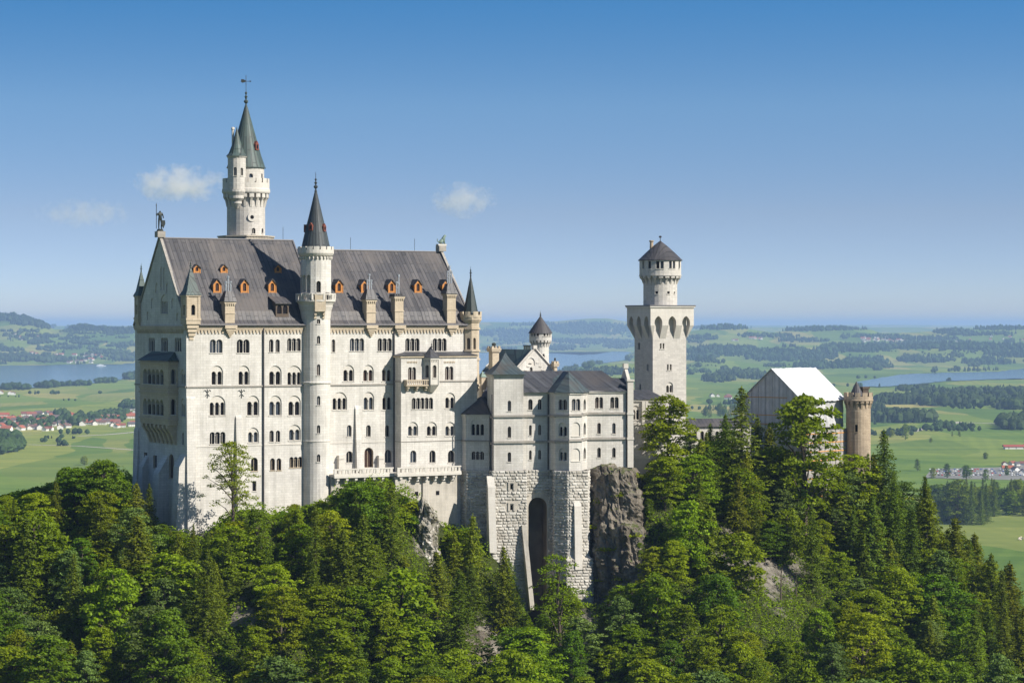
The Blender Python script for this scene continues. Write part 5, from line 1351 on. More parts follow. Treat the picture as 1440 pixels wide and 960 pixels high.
# round gate tower
YQ = 602
Q = Bld('gate_tower', 1207, YQ, 20, 140, 'round brown sandstone gate tower with battlements and small pointed cap beside the white tarpaulin roof', 'tower')
qz = lambda py: Q.zat(py, 0, -2); qr = lambda px: px * (YQ - 2) / F
t = MB(); rs, rg = qr(17.2), qr(20.4)
ringwall(Q, t, O0, rs, 24, 0, qz(562.5), wins=[(1204, 597, 607, .7, 'rect')], mat='gatestone')
corbel_ring(t, O0, rs, rg, qz(574), qz(563), 16, .5)
t.lathe([(rs - 1, qz(563.5)), (rg + .1, qz(563.5)), (rg + .1, qz(562)), (rg, qz(561.5)), (rs - 1, qz(561.5))], 28, O0)
crown_ring(t, O0, rg, qz(561.6), qz(552) - qz(561.6), 12, .38, low=.45)
t.build('wall', M['gatestone'], Q.root)
s = MB(); p = Q.local(at(1204.5, 555, YQ - 1)); s.lathe([(qr(9.8), qz(563)), (qr(9.8), qz(556)), (qr(6.8), qz(549)), (.1, qz(536.5))], 16, (p.x, p.y)); s.build('cap_roof', M['brown_cone'], Q.root)
s = MB(); p = Q.local(at(1215.5, 555, YQ)); s.box(p.x - .8, p.x + .8, p.y - .8, p.y + .8, qz(563), qz(547)); s.box(p.x - 1.0, p.x + 1.0, p.y - 1.0, p.y + 1.0, qz(547) + .003, qz(544)); s.build('stair_head', M['wooddark'], Q.root)

# statues on the gables
def skin_mesh(name, verts, edges, radii, mat, loc, rz, levels=2, root=0):
    me = bpy.data.meshes.new(name); me.from_pydata(verts, edges, []); o = bpy.data.objects.new(name, me); COL.objects.link(o)
    md = o.modifiers.new('skin', 'SKIN'); md.use_smooth_shade = True
    for v, r in zip(me.skin_vertices[0].data, radii): v.radius = (r, r) if not isinstance(r, tuple) else r
    me.skin_vertices[0].data[root].use_root = True
    sb = o.modifiers.new('sub', 'SUBSURF'); sb.levels = levels; sb.render_levels = levels
    dg = bpy.context.evaluated_depsgraph_get(); ev = o.evaluated_get(dg); m2 = bpy.data.meshes.new_from_object(ev)
    o.modifiers.clear(); o.data = m2; m2.name = name; bpy.data.meshes.remove(me)
    m2.materials.clear(); m2.materials.append(mat); m2.polygons.foreach_set('use_smooth', [True] * len(m2.polygons))
    o.location = loc; o.rotation_euler = (0, 0, rz); return o
pt_ = P.world((0, Wd / 2, RZ1 + 1.5))
sb = empty('statue', pt_, math.radians(30), 'dark bronze knight statue with lance and shield standing on the west gable peak', 'statue')
t = MB(); t.prism(ngon((0, 0), .85, 8), 0, .5, ngon((0, 0), .6, 8)); t.build('pedestal', M['bronze'], sb)
hgt = 4.2; k = hgt / 1.75
bv = [(0, 0, .98), (0, 0, 1.15), (0, 0, 1.38), (0, 0, 1.5), (0, 0, 1.66), (.1, 0, .9), (.13, -.03, .5), (.13, 0, .06), (.14, -.15, .03), (-.1, 0, .9), (-.13, -.02, .5), (-.12, .02, .06), (-.13, -.13, .03), (.2, 0, 1.4), (.34, -.05, 1.2), (.42, -.14, 1.42), (-.2, 0, 1.4), (-.3, 0, 1.15), (-.26, -.16, .98)]
be = [(0, 1), (1, 2), (2, 3), (3, 4), (0, 5), (5, 6), (6, 7), (7, 8), (0, 9), (9, 10), (10, 11), (11, 12), (2, 13), (13, 14), (14, 15), (2, 16), (16, 17), (17, 18)]
br_ = [.15, .14, .17, .07, .115, .1, .075, .055, .05, .1, .075, .055, .05, .085, .055, .05, .085, .055, .05]
o = skin_mesh('figure', [(-x * k, y * k, z * k) for x, y, z in bv], be, [r * k for r in br_], M['bronze'], (0, 0, .5), 0); o.parent = sb
t = MB(); t.tube([(-.42 * k, -.16 * k, .5 + .02), (-.42 * k, -.16 * k, .5 + 2.15 * k)], .07, 6); t.lathe([(.14, .5 + 2.1 * k), (.02, .5 + 2.35 * k)], 6, (-.42 * k, -.16 * k)); t.build('lance', M['bronze'], sb)
t = MB(); t.add([(x, -.42, z) for x, z in ((.15, 2.4), (1.0, 2.4), (1.05, 1.6), (.6, .62), (.12, 1.6))] + [(x, -.25, z) for x, z in ((.15, 2.4), (1.0, 2.4), (1.05, 1.6), (.6, .62), (.12, 1.6))], [(0, 4, 3, 2, 1), (5, 6, 7, 8, 9)] + [(j, (j + 1) % 5, 5 + (j + 1) % 5, 5 + j) for j in range(5)]); t.build('shield', M['bronze'], sb)
pt_ = P.world((L, Wd / 2, RZ2 + 1.5))
lv_ = [(0, 0, .75), (.45, 0, 1.15), (.75, 0, 1.65), (1.05, 0, 2.15), (1.45, 0, 2.05), (-.35, 0, .45), (-.75, 0, .5), (-1.05, 0, .9), (-.95, 0, 1.35), (.75, .25, .9), (.95, .25, .15), (1.2, .25, .06), (.75, -.25, .9), (.95, -.25, .15), (1.2, -.25, .06), (-.1, .35, .35), (.3, .4, .1), (-.1, -.35, .35), (.3, -.4, .1)]
le = [(0, 1), (1, 2), (2, 3), (3, 4), (0, 5), (5, 6), (6, 7), (7, 8), (2, 9), (9, 10), (10, 11), (2, 12), (12, 13), (13, 14), (5, 15), (15, 16), (5, 17), (17, 18)]
lr = [.42, .42, .5, .42, .2, .42, .12, .09, .12, .2, .13, .13, .2, .13, .13, .25, .14, .25, .14]
sb = empty('statue', pt_, math.radians(30), 'green weathered lion statue sitting on the east gable peak of the hall roof', 'statue')
o = skin_mesh('lion', [(x * .95, y * .95, z * .95 + .35) for x, y, z in lv_], le, [r * .9 for r in lr], M['verdigris'], (0, 0, 0), 0); o.parent = sb
t = MB(); t.box(-1.0, 1.2, -.6, .6, 0, .38); t.build('pedestal', M['trim'], sb)
# lightning rods on the ridges
t = MB()
for px, rz in ((398, RZ1), (493, RZ2), (583, RZ2)):
    x = P.S(px, 345, Wd / 2)[0]; t.tube([(x, Wd / 2, rz), (x, Wd / 2, rz + 3.0)], .05, 4)
t.build('lightning_rod', M['iron'], P.root)
# ------------------------------------------------------------------ the castle hill
CTRL = [
 # foot of the walls
 (190,712,535),(225,732,522),(262,742,506),(300,738,504),(350,730,508),(442,712,522),(470,700,524),(500,690,523),(540,690,522),(590,702,524),(622,750,530),(650,768,531),(690,790,529),(720,835,527),(755,895,528),(800,852,527),(835,838,527),(870,845,528),(897,760,533),(893,668,548),(930,668,552),(960,690,560),(1050,705,575),(1120,712,585),(1160,706,590),(1225,712,592),(1262,760,590),
 # the slope below
 (0,790,500),(100,775,500),(200,790,496),(300,800,491),(400,795,495),(500,775,506),(560,785,509),(597,800,513),(640,830,516),(700,905,514),(760,945,512),(830,925,510),(900,890,516),(960,800,532),(1050,800,546),(1150,800,562),(1250,850,562),(1330,890,562),(1440,970,552),
 (0,1000,455),(150,1010,450),(300,1000,455),(450,990,464),(600,1000,477),(700,1020,482),(800,1040,480),(950,1020,487),(1100,1000,497),(1250,1020,502),(1440,1070,502),
 (-200,1250,380),(300,1320,385),(720,1330,400),(1100,1320,410),(1640,1320,420),(-400,900,470),(-200,770,520),(1600,1050,560),(1700,1200,640),
 (1320,800,592),(1440,900,590)]
pts = [at(*c) for c in CTRL]
pts += [Vector(q) for q in ((-90, 545, 163), (-150, 560, 140), (-200, 640, 90), (-60, 600, 160), (0, 600, 165), (60, 620, 150), (100, 640, 128), (-60, 680, 110), (40, 700, 100), (140, 680, 70), (0, 800, 30), (-150, 760, 20), (150, 780, 20), (230, 620, 30), (260, 520, 20), (-280, 500, 60), (-300, 700, 5), (300, 760, 5), (0, 900, 2), (-250, 900, 2), (250, 900, 2))]
X = np.array([[p.x, p.y] for p in pts]); Zc = np.array([p.z for p in pts])
def tps(r2): return 0.5 * r2 * np.log(r2 + 1e-9)
d2 = ((X[:, None, :] - X[None, :, :]) ** 2).sum(-1); n_ = len(X)
Am = np.zeros((n_ + 3, n_ + 3)); Am[:n_, :n_] = tps(d2) + np.eye(n_) * 25.0; Am[:n_, n_] = 1; Am[:n_, n_ + 1:] = X; Am[n_, :n_] = 1; Am[n_ + 1:, :n_] = X.T
Wt = np.linalg.solve(Am, np.concatenate([Zc, np.zeros(3)]))
GX0, GX1, GY0, GY1, GS = -330.0, 330.0, 330.0, 1050.0, 2.5
gx = np.arange(GX0, GX1 + .1, GS); gy = np.arange(GY0, GY1 + .1, GS)
MX, MY = np.meshgrid(gx, gy); q = np.stack([MX.ravel(), MY.ravel()], 1)
zz = np.zeros(len(q))
for i0 in range(0, len(q), 8000):
    s_ = q[i0:i0 + 8000]; zz[i0:i0 + 8000] = tps(((s_[:, None, :] - X[None]) ** 2).sum(-1)) @ Wt[:n_] + Wt[n_] + s_ @ Wt[n_ + 1:]
edge = np.minimum.reduce([(q[:, 0] - GX0) / 90, (GX1 - q[:, 0]) / 90, (q[:, 1] - GY0) / 50, (GY1 - q[:, 1]) / 150]).clip(0, 1); edge = edge * edge * (3 - 2 * edge)
ns = np.array([noise.fractal(Vector((a * .05, b2 * .05, 0)), 1.0, 2.0, 5) for a, b2 in q])
ns2 = np.array([noise.noise(Vector((a * .22, b2 * .22, 7))) for a, b2 in q])
zz = zz + ns * 2.6 + ns2 * .7
SIL = [(-60, 690), (0, 692), (50, 682), (75, 664), (100, 652), (125, 650), (150, 646), (175, 655), (187, 668), (205, 690), (225, 720), (240, 737), (262, 742), (290, 742), (320, 716), (345, 706), (380, 704), (405, 712), (430, 708), (460, 696), (475, 676), (500, 668), (530, 662), (560, 666), (590, 684), (604, 708), (616, 730), (640, 738), (652, 728), (668, 722), (684, 745), (692, 768), (712, 770), (726, 800), (738, 855), (752, 880), (764, 850), (772, 800), (785, 782), (796, 792), (806, 815), (818, 845), (845, 848), (862, 830), (880, 815), (892, 780), (900, 690), (908, 610), (922, 572), (938, 556), (955, 572), (968, 600), (980, 600), (1000, 590), (1020, 576), (1036, 550), (1043, 543), (1056, 570), (1080, 578), (1096, 562), (1120, 555), (1140, 553), (1160, 570), (1175, 600), (1186, 640), (1200, 628), (1215, 632), (1232, 620), (1243, 604), (1252, 630), (1270, 655), (1300, 660), (1325, 690), (1345, 715), (1370, 740), (1380, 775), (1394, 778), (1410, 792), (1420, 790), (1440, 830), (1520, 860)]
sx_, sy_ = zip(*SIL)
_px = CX + F * q[:, 0] / q[:, 1]
_zm = 200 - (np.interp(_px, sx_, sy_) + 9 - HY) / F * q[:, 1]
zz = np.where((q[:, 1] < 640) & (_px > -200) & (_px < 1600), np.minimum(zz, _zm), zz)
zz = np.maximum(zz, -4) * edge + (1 - edge) * -5.0
ZG = zz.reshape(MX.shape)
def ground(x, y):
    i = min(max((x - GX0) / GS, 0), len(gx) - 1.001); j = min(max((y - GY0) / GS, 0), len(gy) - 1.001)
    a, b2 = int(i), int(j); u, v = i - a, j - b2
    return (ZG[b2, a] * (1 - u) * (1 - v) + ZG[b2, a + 1] * u * (1 - v) + ZG[b2 + 1, a] * (1 - u) * v + ZG[b2 + 1, a + 1] * u * v)
ROCK = [(597, 745, 13, 50, 1.2), (590, 705, 16, 16, .9), (676, 905, 40, 45, .9), (820, 900, 22, 45, .8), (870, 800, 40, 60, 1.0), (1080, 800, 75, 35, .8), (1110, 870, 60, 40, .4), (340, 862, 22, 20, .9), (262, 748, 40, 14, .8), (530, 880, 25, 25, .6), (1030, 740, 40, 40, .6), (750, 930, 40, 40, .6)]
px_ = CX + F * q[:, 0] / q[:, 1]; py_ = HY - F * (zz - 200) / q[:, 1]
rk = np.zeros(len(q))
for a, b2, c, d_, s_ in ROCK: rk += s_ * np.exp(-((px_ - a) / c) ** 2 - ((py_ - b2) / d_) ** 2)
m, t, b = newmat('hillside_ground')
o = objcoord(t); at_ = t.nodes.new('ShaderNodeAttribute'); at_.attribute_name = 'rock'
n1 = nz(t, o, .16, 6, .65); n2 = nz(t, o, .9, 6, .7)
gr = ramp(t, n2, [(.3, (.022, .026, .009)), (.55, (.055, .072, .014)), (.75, (.10, .088, .04))])
rkc = ramp(t, nz(t, o, .5, 8, .75), [(.3, (.06, .052, .042)), (.5, (.20, .18, .145)), (.7, (.36, .33, .27))])
geo = t.nodes.new('ShaderNodeNewGeometry'); nzc = sepxyz(t, geo.outputs['True Normal'])[2]
f_ = math_(t, 'ADD', at_.outputs['Fac'], math_(t, 'MULTIPLY', math_(t, 'SUBTRACT', n1, .5), 1.4))
t.links.new(mix(t, ramp(t, f_, [(.38, (0, 0, 0)), (.58, (1, 1, 1))]), gr, rkc), b.inputs['Base Color']); b.inputs['Roughness'].default_value = .95; b.inputs['Specular IOR Level'].default_value = .1
bump(t, b, nz(t, o, 1.1, 6, .75), 1.0, .8)
M['hill'] = m
nx, ny = len(gx), len(gy)
me = bpy.data.meshes.new('hillside'); me.from_pydata(np.column_stack([q, zz]).tolist(), [], [(j * nx + i, j * nx + i + 1, (j + 1) * nx + i + 1, (j + 1) * nx + i) for j in range(ny - 1) for i in range(nx - 1)])
al = me.attributes.new('rock', 'FLOAT', 'POINT'); al.data.foreach_set('value', rk.astype(np.float32)); me.materials.append(m); me.polygons.foreach_set('use_smooth', [True] * len(me.polygons))
hill = bpy.data.objects.new('terrain', me); COL.objects.link(hill); tag(hill, 'steep wooded limestone hill carrying the castle', 'hill', kind='structure')

# bare rock cliffs under the end of the wing
m, t, b = newmat('weathered_cliff_rock'); o = objcoord(t); x, y, z = sepxyz(t, o)
s1 = nz(t, comb(t, x, y, math_(t, 'MULTIPLY', z, .3)), .3, 8, .72); s2 = nz(t, o, 1.3, 7, .7)
cc_ = ramp(t, s1, [(.3, (.055, .046, .036)), (.44, (.15, .128, .10)), (.58, (.26, .23, .185)), (.75, (.38, .345, .285))])
cc_ = mix(t, .6, cc_, ramp(t, s2, [(.3, (.4, .38, .36)), (.7, (1.1, 1.1, 1.1))]), 'MULTIPLY')
up = sepxyz(t, t.nodes.new('ShaderNodeNewGeometry').outputs['True Normal'])[2]
ms_ = math_(t, 'ADD', up, math_(t, 'MULTIPLY', math_(t, 'SUBTRACT', nz(t, o, .6, 5, .7), .5), 1.6))
cc_ = mix(t, ramp(t, ms_, [(.72, (0, 0, 0)), (.92, (.9, .9, .9))]), cc_, (.075, .095, .022))
t.links.new(cc_, b.inputs['Base Color']); b.inputs['Roughness'].default_value = .95; b.inputs['Specular IOR Level'].default_value = .1
bump(t, b, s2, .9, .5); M['cliff'] = m
m, t, b = newmat('pale_scree'); o = objcoord(t); x, y, z = sepxyz(t, o)
vo = t.nodes.new('ShaderNodeTexVoronoi'); vo.inputs['Scale'].default_value = 1.1; t.links.new(comb(t, x, y, math_(t, 'MULTIPLY', z, .6)), vo.inputs['Vector'])
cc_ = ramp(t, sepxyz(t, vo.outputs['Color'])[0], [(0, (.20, .18, .145)), (.5, (.36, .33, .28)), (1, (.52, .49, .43))])
cc_ = mix(t, ramp(t, nz(t, o, .35, 6, .7), [(.45, (0, 0, 0)), (.62, (1, 1, 1))]), cc_, (.09, .085, .045))
t.links.new(cc_, b.inputs['Base Color']); b.inputs['Roughness'].default_value = .95; b.inputs['Specular IOR Level'].default_value = .1
bump(t, b, vo.outputs['Distance'], 1.0, .5); M['scree'] = m
def cliff(pxc, pyt, pyb, Y, rx, ry, seed, grow=.35, label='', mat='cliff'):
    c = at(pxc, HY, Y); zt, zb = at(pxc, pyt, Y).z, at(pxc, pyb, Y).z; vs = []; fs = []; na, nh = 96, 80
    nr = max(6, nh // 8)
    for j in range(nh + 1):
        k = j / nh
        for i in range(na):
            a = 2 * math.pi * i / na
            if j < nr: s_ = .03 + .93 * j / nr; z = zt
            else: s_ = .96 + grow * (j - nr) / (nh - nr); z = zt - (zt - zb) * (j - nr) / (nh - nr)
            p = Vector((math.cos(a) * rx * s_, math.sin(a) * ry * s_, z)); q_ = Vector((p.x * .16 + seed, p.y * .16, p.z * .075))
            big = noise.fractal(q_, 1.0, 2.0, 5) * 1.25
            stp = noise.noise(Vector((p.x * .30 + seed * 2, p.y * .30, p.z * .22))); ledge = math.copysign(min(1, abs(stp) * 6), stp) * .4 + .35 * (((p.z + .25 * p.x + 1.2 * noise.noise(Vector((p.x * .3, p.y * .3, seed)))) * .55) % 1.0)
            crack = -.7 * max(0, 1 - abs(noise.noise(Vector((p.x * .42 + p.z * .06, p.y * .42 + seed, p.z * .05)))) * 9)
            d = (big + ledge + crack + noise.fractal(Vector((p.x * .9, p.y * .9 + seed, p.z * .7)), .8, 2.0, 4) * .6) * (s_ if s_ < 1 else 1)
            zo = (noise.fractal(Vector((p.x * .25, p.y * .25, seed)), 1, 2, 4) * 1.6 - s_ ** 3 * 1.6) if j <= nr else (noise.fractal(Vector((p.x * .25, p.y * .25, seed)), 1, 2, 4) * 1.6 - 1.6) * (1 - (j - nr) / (nh - nr))
            vs.append((c.x + p.x + math.cos(a) * d, c.y + p.y + math.sin(a) * d, p.z + zo))
    for j in range(nh):
        for i in range(na): fs.append((j * na + i, (j + 1) * na + i, (j + 1) * na + (i + 1) % na, j * na + (i + 1) % na))
    fs.append(tuple(range(na)))
    me = bpy.data.meshes.new('cliff'); me.from_pydata(vs, [], fs); me.materials.append(M[mat])
    ob = bpy.data.objects.new('cliff', me); COL.objects.link(ob); tag(ob, label, 'cliff', kind='structure')
    CLV.append(vs)
CLV = []
cliff(866, 655, 880, 541, 5.6, 7.0, 1, .3, 'bare brown rock face under the pier-ended end of the pale wing')
cliff(884, 735, 900, 534, 3.4, 4.0, 4, .4, 'lower rock ledge at the foot of the bare brown rock face')
cliff(596, 702, 840, 519, 1.7, 3.0, 9, .8, 'pale scree-covered crag below the terrace of the white hall', 'scree')
cliff(664, 890, 1000, 509, 3.6, 4.0, 13, .6, 'low grey outcrop among trees under the square wing tower')

# ------------------------------------------------------------------ trees
def leaf_mesh(name, C, Nn, S, asp=0.62, mat=None, seed=0):
    """many small leaf-spray faces: centres C, normals Nn, sizes S"""
    r = np.random.default_rng(seed); n = len(C)
    Nn = Nn / np.linalg.norm(Nn, axis=1, keepdims=True)
    a = r.normal(size=(n, 3)); a -= (a * Nn).sum(1, keepdims=True) * Nn; a /= np.linalg.norm(a, axis=1, keepdims=True); b2 = np.cross(Nn, a)
    a *= S[:, None] * .5; b2 *= S[:, None] * .5 * asp
    fold = Nn * (S[:, None] * .12)
    V = np.stack([C - a, C - b2 - fold * .6, C + a, C + b2 - fold * .6], 1).reshape(-1, 3)
    me = bpy.data.meshes.new(name)
    me.vertices.add(4 * n); me.vertices.foreach_set('co', V.ravel()); me.loops.add(4 * n); me.loops.foreach_set('vertex_index', np.arange(4 * n)); me.polygons.add(n)
    me.polygons.foreach_set('loop_start', np.arange(0, 4 * n, 4)); me.polygons.foreach_set('loop_total', np.full(n, 4)); me.update(calc_edges=True)
    if mat: me.materials.append(mat)
    return me
def proto(name, crown_me, trunk_mb):
    r = bpy.data.objects.new(name, None)
    tr = trunk_mb.build('trunk', M['bark'], None); COL.objects.unlink(tr); tr.parent = r
    cr_ = bpy.data.objects.new('crown', crown_me); cr_.parent = r
    return r
def broadleaf(seed, H, R, mat, dens=1.0, open_=0.0, size=.42, low=.12):
    r = np.random.default_rng(seed); rr = random.Random(seed)
    nC = int((95 + 15 * R * H / 8) * dens); Cs = []; Ns = []; Ss = []; tr = MB()
    lean = r.normal(size=2) * .4
    tr.tube([(0, 0, -1.5), (lean[0] * .2, lean[1] * .2, H * .25), (lean[0] * .6, lean[1] * .6, H * .55), (lean[0], lean[1], H * .9)], [.32, .25, .16, .04], 7)
    lob = [(r.uniform(0, 6.28), r.uniform(.7, 1.2)) for _ in range(6)]
    for k in range(nC):
        tt = low + (1 - low) * r.random() ** .75
        env = R * math.sqrt(max(.03, 1 - ((tt - .46) / .56) ** 2)); a = r.uniform(0, 6.28)
        mod = .78 + .30 * math.sin(3 * a + lob[0][0] + tt * 4) * lob[1][1] * .6 + .18 * math.sin(5 * a + lob[2][0] - tt * 7)
        rad = env * mod * (r.random() ** .34)
        c = np.array([math.cos(a) * rad, math.sin(a) * rad, tt * H * .97])
        c[:2] += lean * tt
        cr2 = r.uniform(.75, 1.45) * (R / 4.5) ** .4 * (1 - .25 * tt)
        m_ = int(64 * (cr2 / 1.2) ** 2 * (1 - open_))
        p = r.normal(size=(m_, 3)); p /= np.linalg.norm(p, axis=1, keepdims=True); p *= (r.random((m_, 1)) ** .45)
        p[:, 2] = np.abs(p[:, 2]) * .8 - .25
        p *= np.array([cr2, cr2, cr2 * .75])
        outw = np.array([math.cos(a), math.sin(a), 0]) * .35
        droop = -0.10 * (p[:, 0] * math.cos(a) + p[:, 1] * math.sin(a))
        p[:, 2] += droop
        Cs.append(c + p); Ns.append(np.array([0, 0, .9]) + outw + r.normal(size=(m_, 3)) * .55); Ss.append(r.uniform(.7, 1.35, m_) * size)
        if k % 11 == 0:
            z0 = max(.12, tt - .28) * H
            tr.tube([(lean[0] * tt * .6, lean[1] * tt * .6, z0), ((c[0] + lean[0] * tt) * .45, (c[1] + lean[1] * tt) * .45, z0 + (c[2] - z0) * .6), tuple(c)], [.13, .08, .03], 5)
    C = np.concatenate(Cs); me = leaf_mesh('crown', C, np.concatenate(Ns), np.concatenate(Ss), .62, mat, seed)
    return proto('broadleaf_tree', me, tr)
def spruce(seed, H, R, mat, dens=1.0, narrow=1.0):
    r = np.random.default_rng(seed); Cs = []; Ns = []; Ss = []; tr = MB()
    tr.tube([(0, 0, -1.5), (0, 0, H * .5), (0, 0, H * .97)], [.30, .17, .03], 7)
    z = H * .06; da = 0
    while z < H * .985:
        t_ = z / H; L_ = R * (1 - t_) ** .8 * (.88 + .12 * math.sin(z * 1.7 + seed)) + .2
        nb = int(max(4, (7 + 3 * (1 - t_)) * dens)); da += r.uniform(.3, 1.2)
        for k in range(nb):
            a = da + 2 * math.pi * k / nb + r.normal() * .16; Lb = L_ * r.uniform(.5, 1.2); d = np.array([math.cos(a), math.sin(a), 0]); s_ = np.array([-d[1], d[0], 0])
            m_ = int(6 + Lb * 8)
            u = r.random(m_) ** .75
            w_ = (.16 + .30 * Lb * u * (1.15 - u)) * r.uniform(-1, 1, m_)
            drop = -.30 * Lb * u ** 1.4 + .20 * Lb * np.maximum(0, u - .72) * 2.2 - .35 * np.abs(w_) * .5
            p = d * (u * Lb)[:, None] + s_ * w_[:, None]; p[:, 2] = z + drop + .12 * Lb + r.normal(size=m_) * .07 - np.abs(r.normal(size=m_)) * .16
            Cs.append(p); Ns.append(np.array([0, 0, .8]) + d * .45 + r.normal(size=(m_, 3)) * .45); Ss.append(r.uniform(.28, .62, m_) * (.75 + .25 * min(1, Lb / 2)))
        z += (.34 + .46 * (1 - t_)) * r.uniform(.75, 1.3) / dens ** .5
    Cs.append(np.array([[0, 0, H - .1 * i] for i in range(6)])); Ns.append(r.normal(size=(6, 3))); Ss.append(np.full(6, .3))
    me = leaf_mesh('crown', np.concatenate(Cs), np.concatenate(Ns), np.concatenate(Ss), .5, mat, seed)
    return proto('spruce_tree', me, tr)
def place(pr, loc, s, rz, label, cat, group=None, sz=1.0):
    r = pr.copy(); COL.objects.link(r); r.location = loc; r.scale = (s, s, s * sz); r.rotation_euler = (0, 0, rz)
    tag(r, label, cat, group)
    for ch in pr.children:
        c = ch.copy(); COL.objects.link(c); c.parent = r
    return r
LA, LB_, LC = M['leaf_a'], M['leaf_b'], M['leaf_c']
BL = [(broadleaf(1, 14, 4.6, LA), 14), (broadleaf(2, 13, 5.2, LB_), 13), (broadleaf(3, 16, 4.8, LC), 16), (broadleaf(4, 11, 4.2, LA, low=.05), 11), (broadleaf(5, 15, 4.2, LB_, low=.05), 15), (broadleaf(6, 12, 5.4, LC), 12), (broadleaf(7, 9, 3.8, LA, low=.02), 9), (broadleaf(8, 12, 4.6, M['leaf_d'], low=.03, size=.36), 12), (broadleaf(9, 17, 4.4, LA, dens=.85, size=.46), 17), (broadleaf(10, 10, 5.4, LB_, low=.02, size=.38), 10), (broadleaf(41, 14, 5.2, LC, dens=.8, open_=.15, size=.45), 14), (broadleaf(42, 13, 3.6, M['leaf_d'], dens=.9), 13)]
SP = [(spruce(11, 22, 5.0, M['needle_a']), 22), (spruce(12, 19, 4.9, M['needle_a'], 1.1), 19), (spruce(13, 17, 4.3, M['needle_b']), 17), (spruce(14, 24, 5.2, M['needle_a'], .9), 24), (spruce(15, 14, 3.9, M['needle_b'], 1.1), 14)]
def sil(px): return float(np.interp(px, sx_, sy_))
FOOT = []
def foot(b, x0, x1, y0, y1): FOOT.append((b, x0, x1, y0, y1))
foot(P, -4, L + 3, -3, Wd + 5); foot(A, -2, xe + 2, -6, DA + 1); foot(K, -5, 6, -6, 8); foot(K2, -1, 12, -4, 10); foot(S4, -2, ws + 2, -2, wl + 2); foot(H, -3, LH + 3, -hw_ - 3, hw_ + 2); foot(G, -2, 11, -2, 17); foot(Q, -4, 4, -4, 4); foot(LG, -1, 18, -1, 9)
def blocked(x, y, mrg=0.0):
    for b_, x0, x1, y0, y1 in FOOT:
        p = b_.local(Vector((x, y, 0)))
        if x0 - mrg < p.x < x1 + mrg and y0 - mrg < p.y < y1 + mrg: return True
    return False
placed = []
def tree_at(pr, px, ytop, Y, h, label, cat, wide=1.0, group=None):
    """a tree whose top is seen at px, ytop; it stands on the ground at distance Y"""
    x = (px - CX) / F * Y; zt = at(px, ytop, Y).z; zb = ground(x, Y)
    H_ = max(4.0, zt - zb) if h is None else h
    z0 = zt - H_ if h is not None else zb
    z0 = min(z0, zb + .3) if h is None else zb - .3
    s = (zt - z0) / pr[1]; w_ = s * wide
    r = place(pr[0], (x, Y, z0), w_, RND.uniform(0, 6.28), label, cat, group, s / w_)
    placed.append((x, Y, 3.0)); return r
# trees with a look of their own
SPARSE = (broadleaf(21, 17, 5.6, LC, dens=.7, open_=.38, size=.36, low=.25), 17)
tree_at(SPARSE, 328, 618, 503, None, 'sparse light green tree with bare branches against the sunlit white hall wall', 'tree')
tree_at(BL[1], 147, 645, 512, None, 'round green tree at the wood edge beside the shaded west wall', 'tree')
tree_at(BL[2], 938, 553, 549, None, 'tall fresh green tree in front of the foot of the square tower', 'tree', 1.15)
tree_at(SP[3], 1043, 542, 566, None, 'tallest spruce, its tip rising left of the white tarpaulin gatehouse roof', 'tree', 1.55)
tree_at(BL[0], 1132, 552, 572, None, 'broad dark-limbed tree hiding the front of the scaffolded gatehouse', 'tree')
tree_at(SP[0], 1243, 603, 584, None, 'dark pointed spruce standing just beside the round brown gate tower', 'tree', 1.35)
tree_at(SP[1], 210, 678, 512, None, 'yellowish spruce at the foot of the shaded west gable wall', 'tree')
tree_at(SP[2], 272, 735, 499, None, 'slender young spruce below the southwest buttress of the white hall', 'tree')
tree_at(SP[4], 665, 722, 519, None, 'dark spruce before the rough stone base of the polygonal turret', 'tree')
tree_at((broadleaf(22, 14, 4.6, LA, dens=.5, open_=.45, size=.36, low=.15), 14), 788, 776, 516, None, 'airy light green tree covering the foot of the rough bay base', 'tree')
tree_at(SP[2], 708, 765, 517, None, 'yellow-green spruce under the rough base of the square wing tower', 'tree')
tree_at(BL[4], 90, 655, 520, None, 'pale green tree at the far wood edge overlooking the striped fields', 'tree')
tree_at(SP[1], 1394, 776, 572, None, 'dark spruce at the wood edge in front of the open meadow', 'tree', 1.4)
tree_at(SP[2], 1420, 788, 574, None, 'smaller dark spruce next to the one at the meadow wood edge', 'tree', 1.45)
tree_at(SP[3], 500, 690, 505, None, 'olive spruce on the bushy knoll below the hall terrace', 'tree')
tree_at(BL[4], 912, 700, 538, None, 'shaded green tree overhanging the edge of the bare rock face', 'tree', 1.2)
tree_at(BL[8], 900, 762, 531, None, 'leafy tree leaning out beside the lower ledge of the rock face', 'tree', 1.2)
tree_at(BL[3], 872, 822, 523, None, 'green tree at the foot of the bare rock face', 'tree', 1.2)
tree_at(BL[0], 935, 640, 541, None, 'dense tree below the tall fresh green tree at the square tower', 'tree', 1.25)
def spruce_share(px, py):
    for a, b2, c, d_, p in ((260, 770, 90, 80, .5), (490, 760, 60, 90, .4), (660, 800, 70, 90, .55), (1020, 660, 70, 120, .55), (1290, 720, 90, 90, .45), (1200, 800, 70, 80, .25), (1420, 850, 60, 90, .6), (90, 690, 120, 30, .2), (1250, 900, 80, 60, .3)):
        if abs(px - a) < c and abs(py - b2) < d_: return p
    return .05
cand = 0; ntree = {'b': 0, 's': 0}
R2 = random.Random(5)
VIS = [(597, 700, 800, 9, 519), (1085, 780, 818, 18, 545), (676, 882, 925, 14, 508), (1160, 684, 698, 10, 586)]
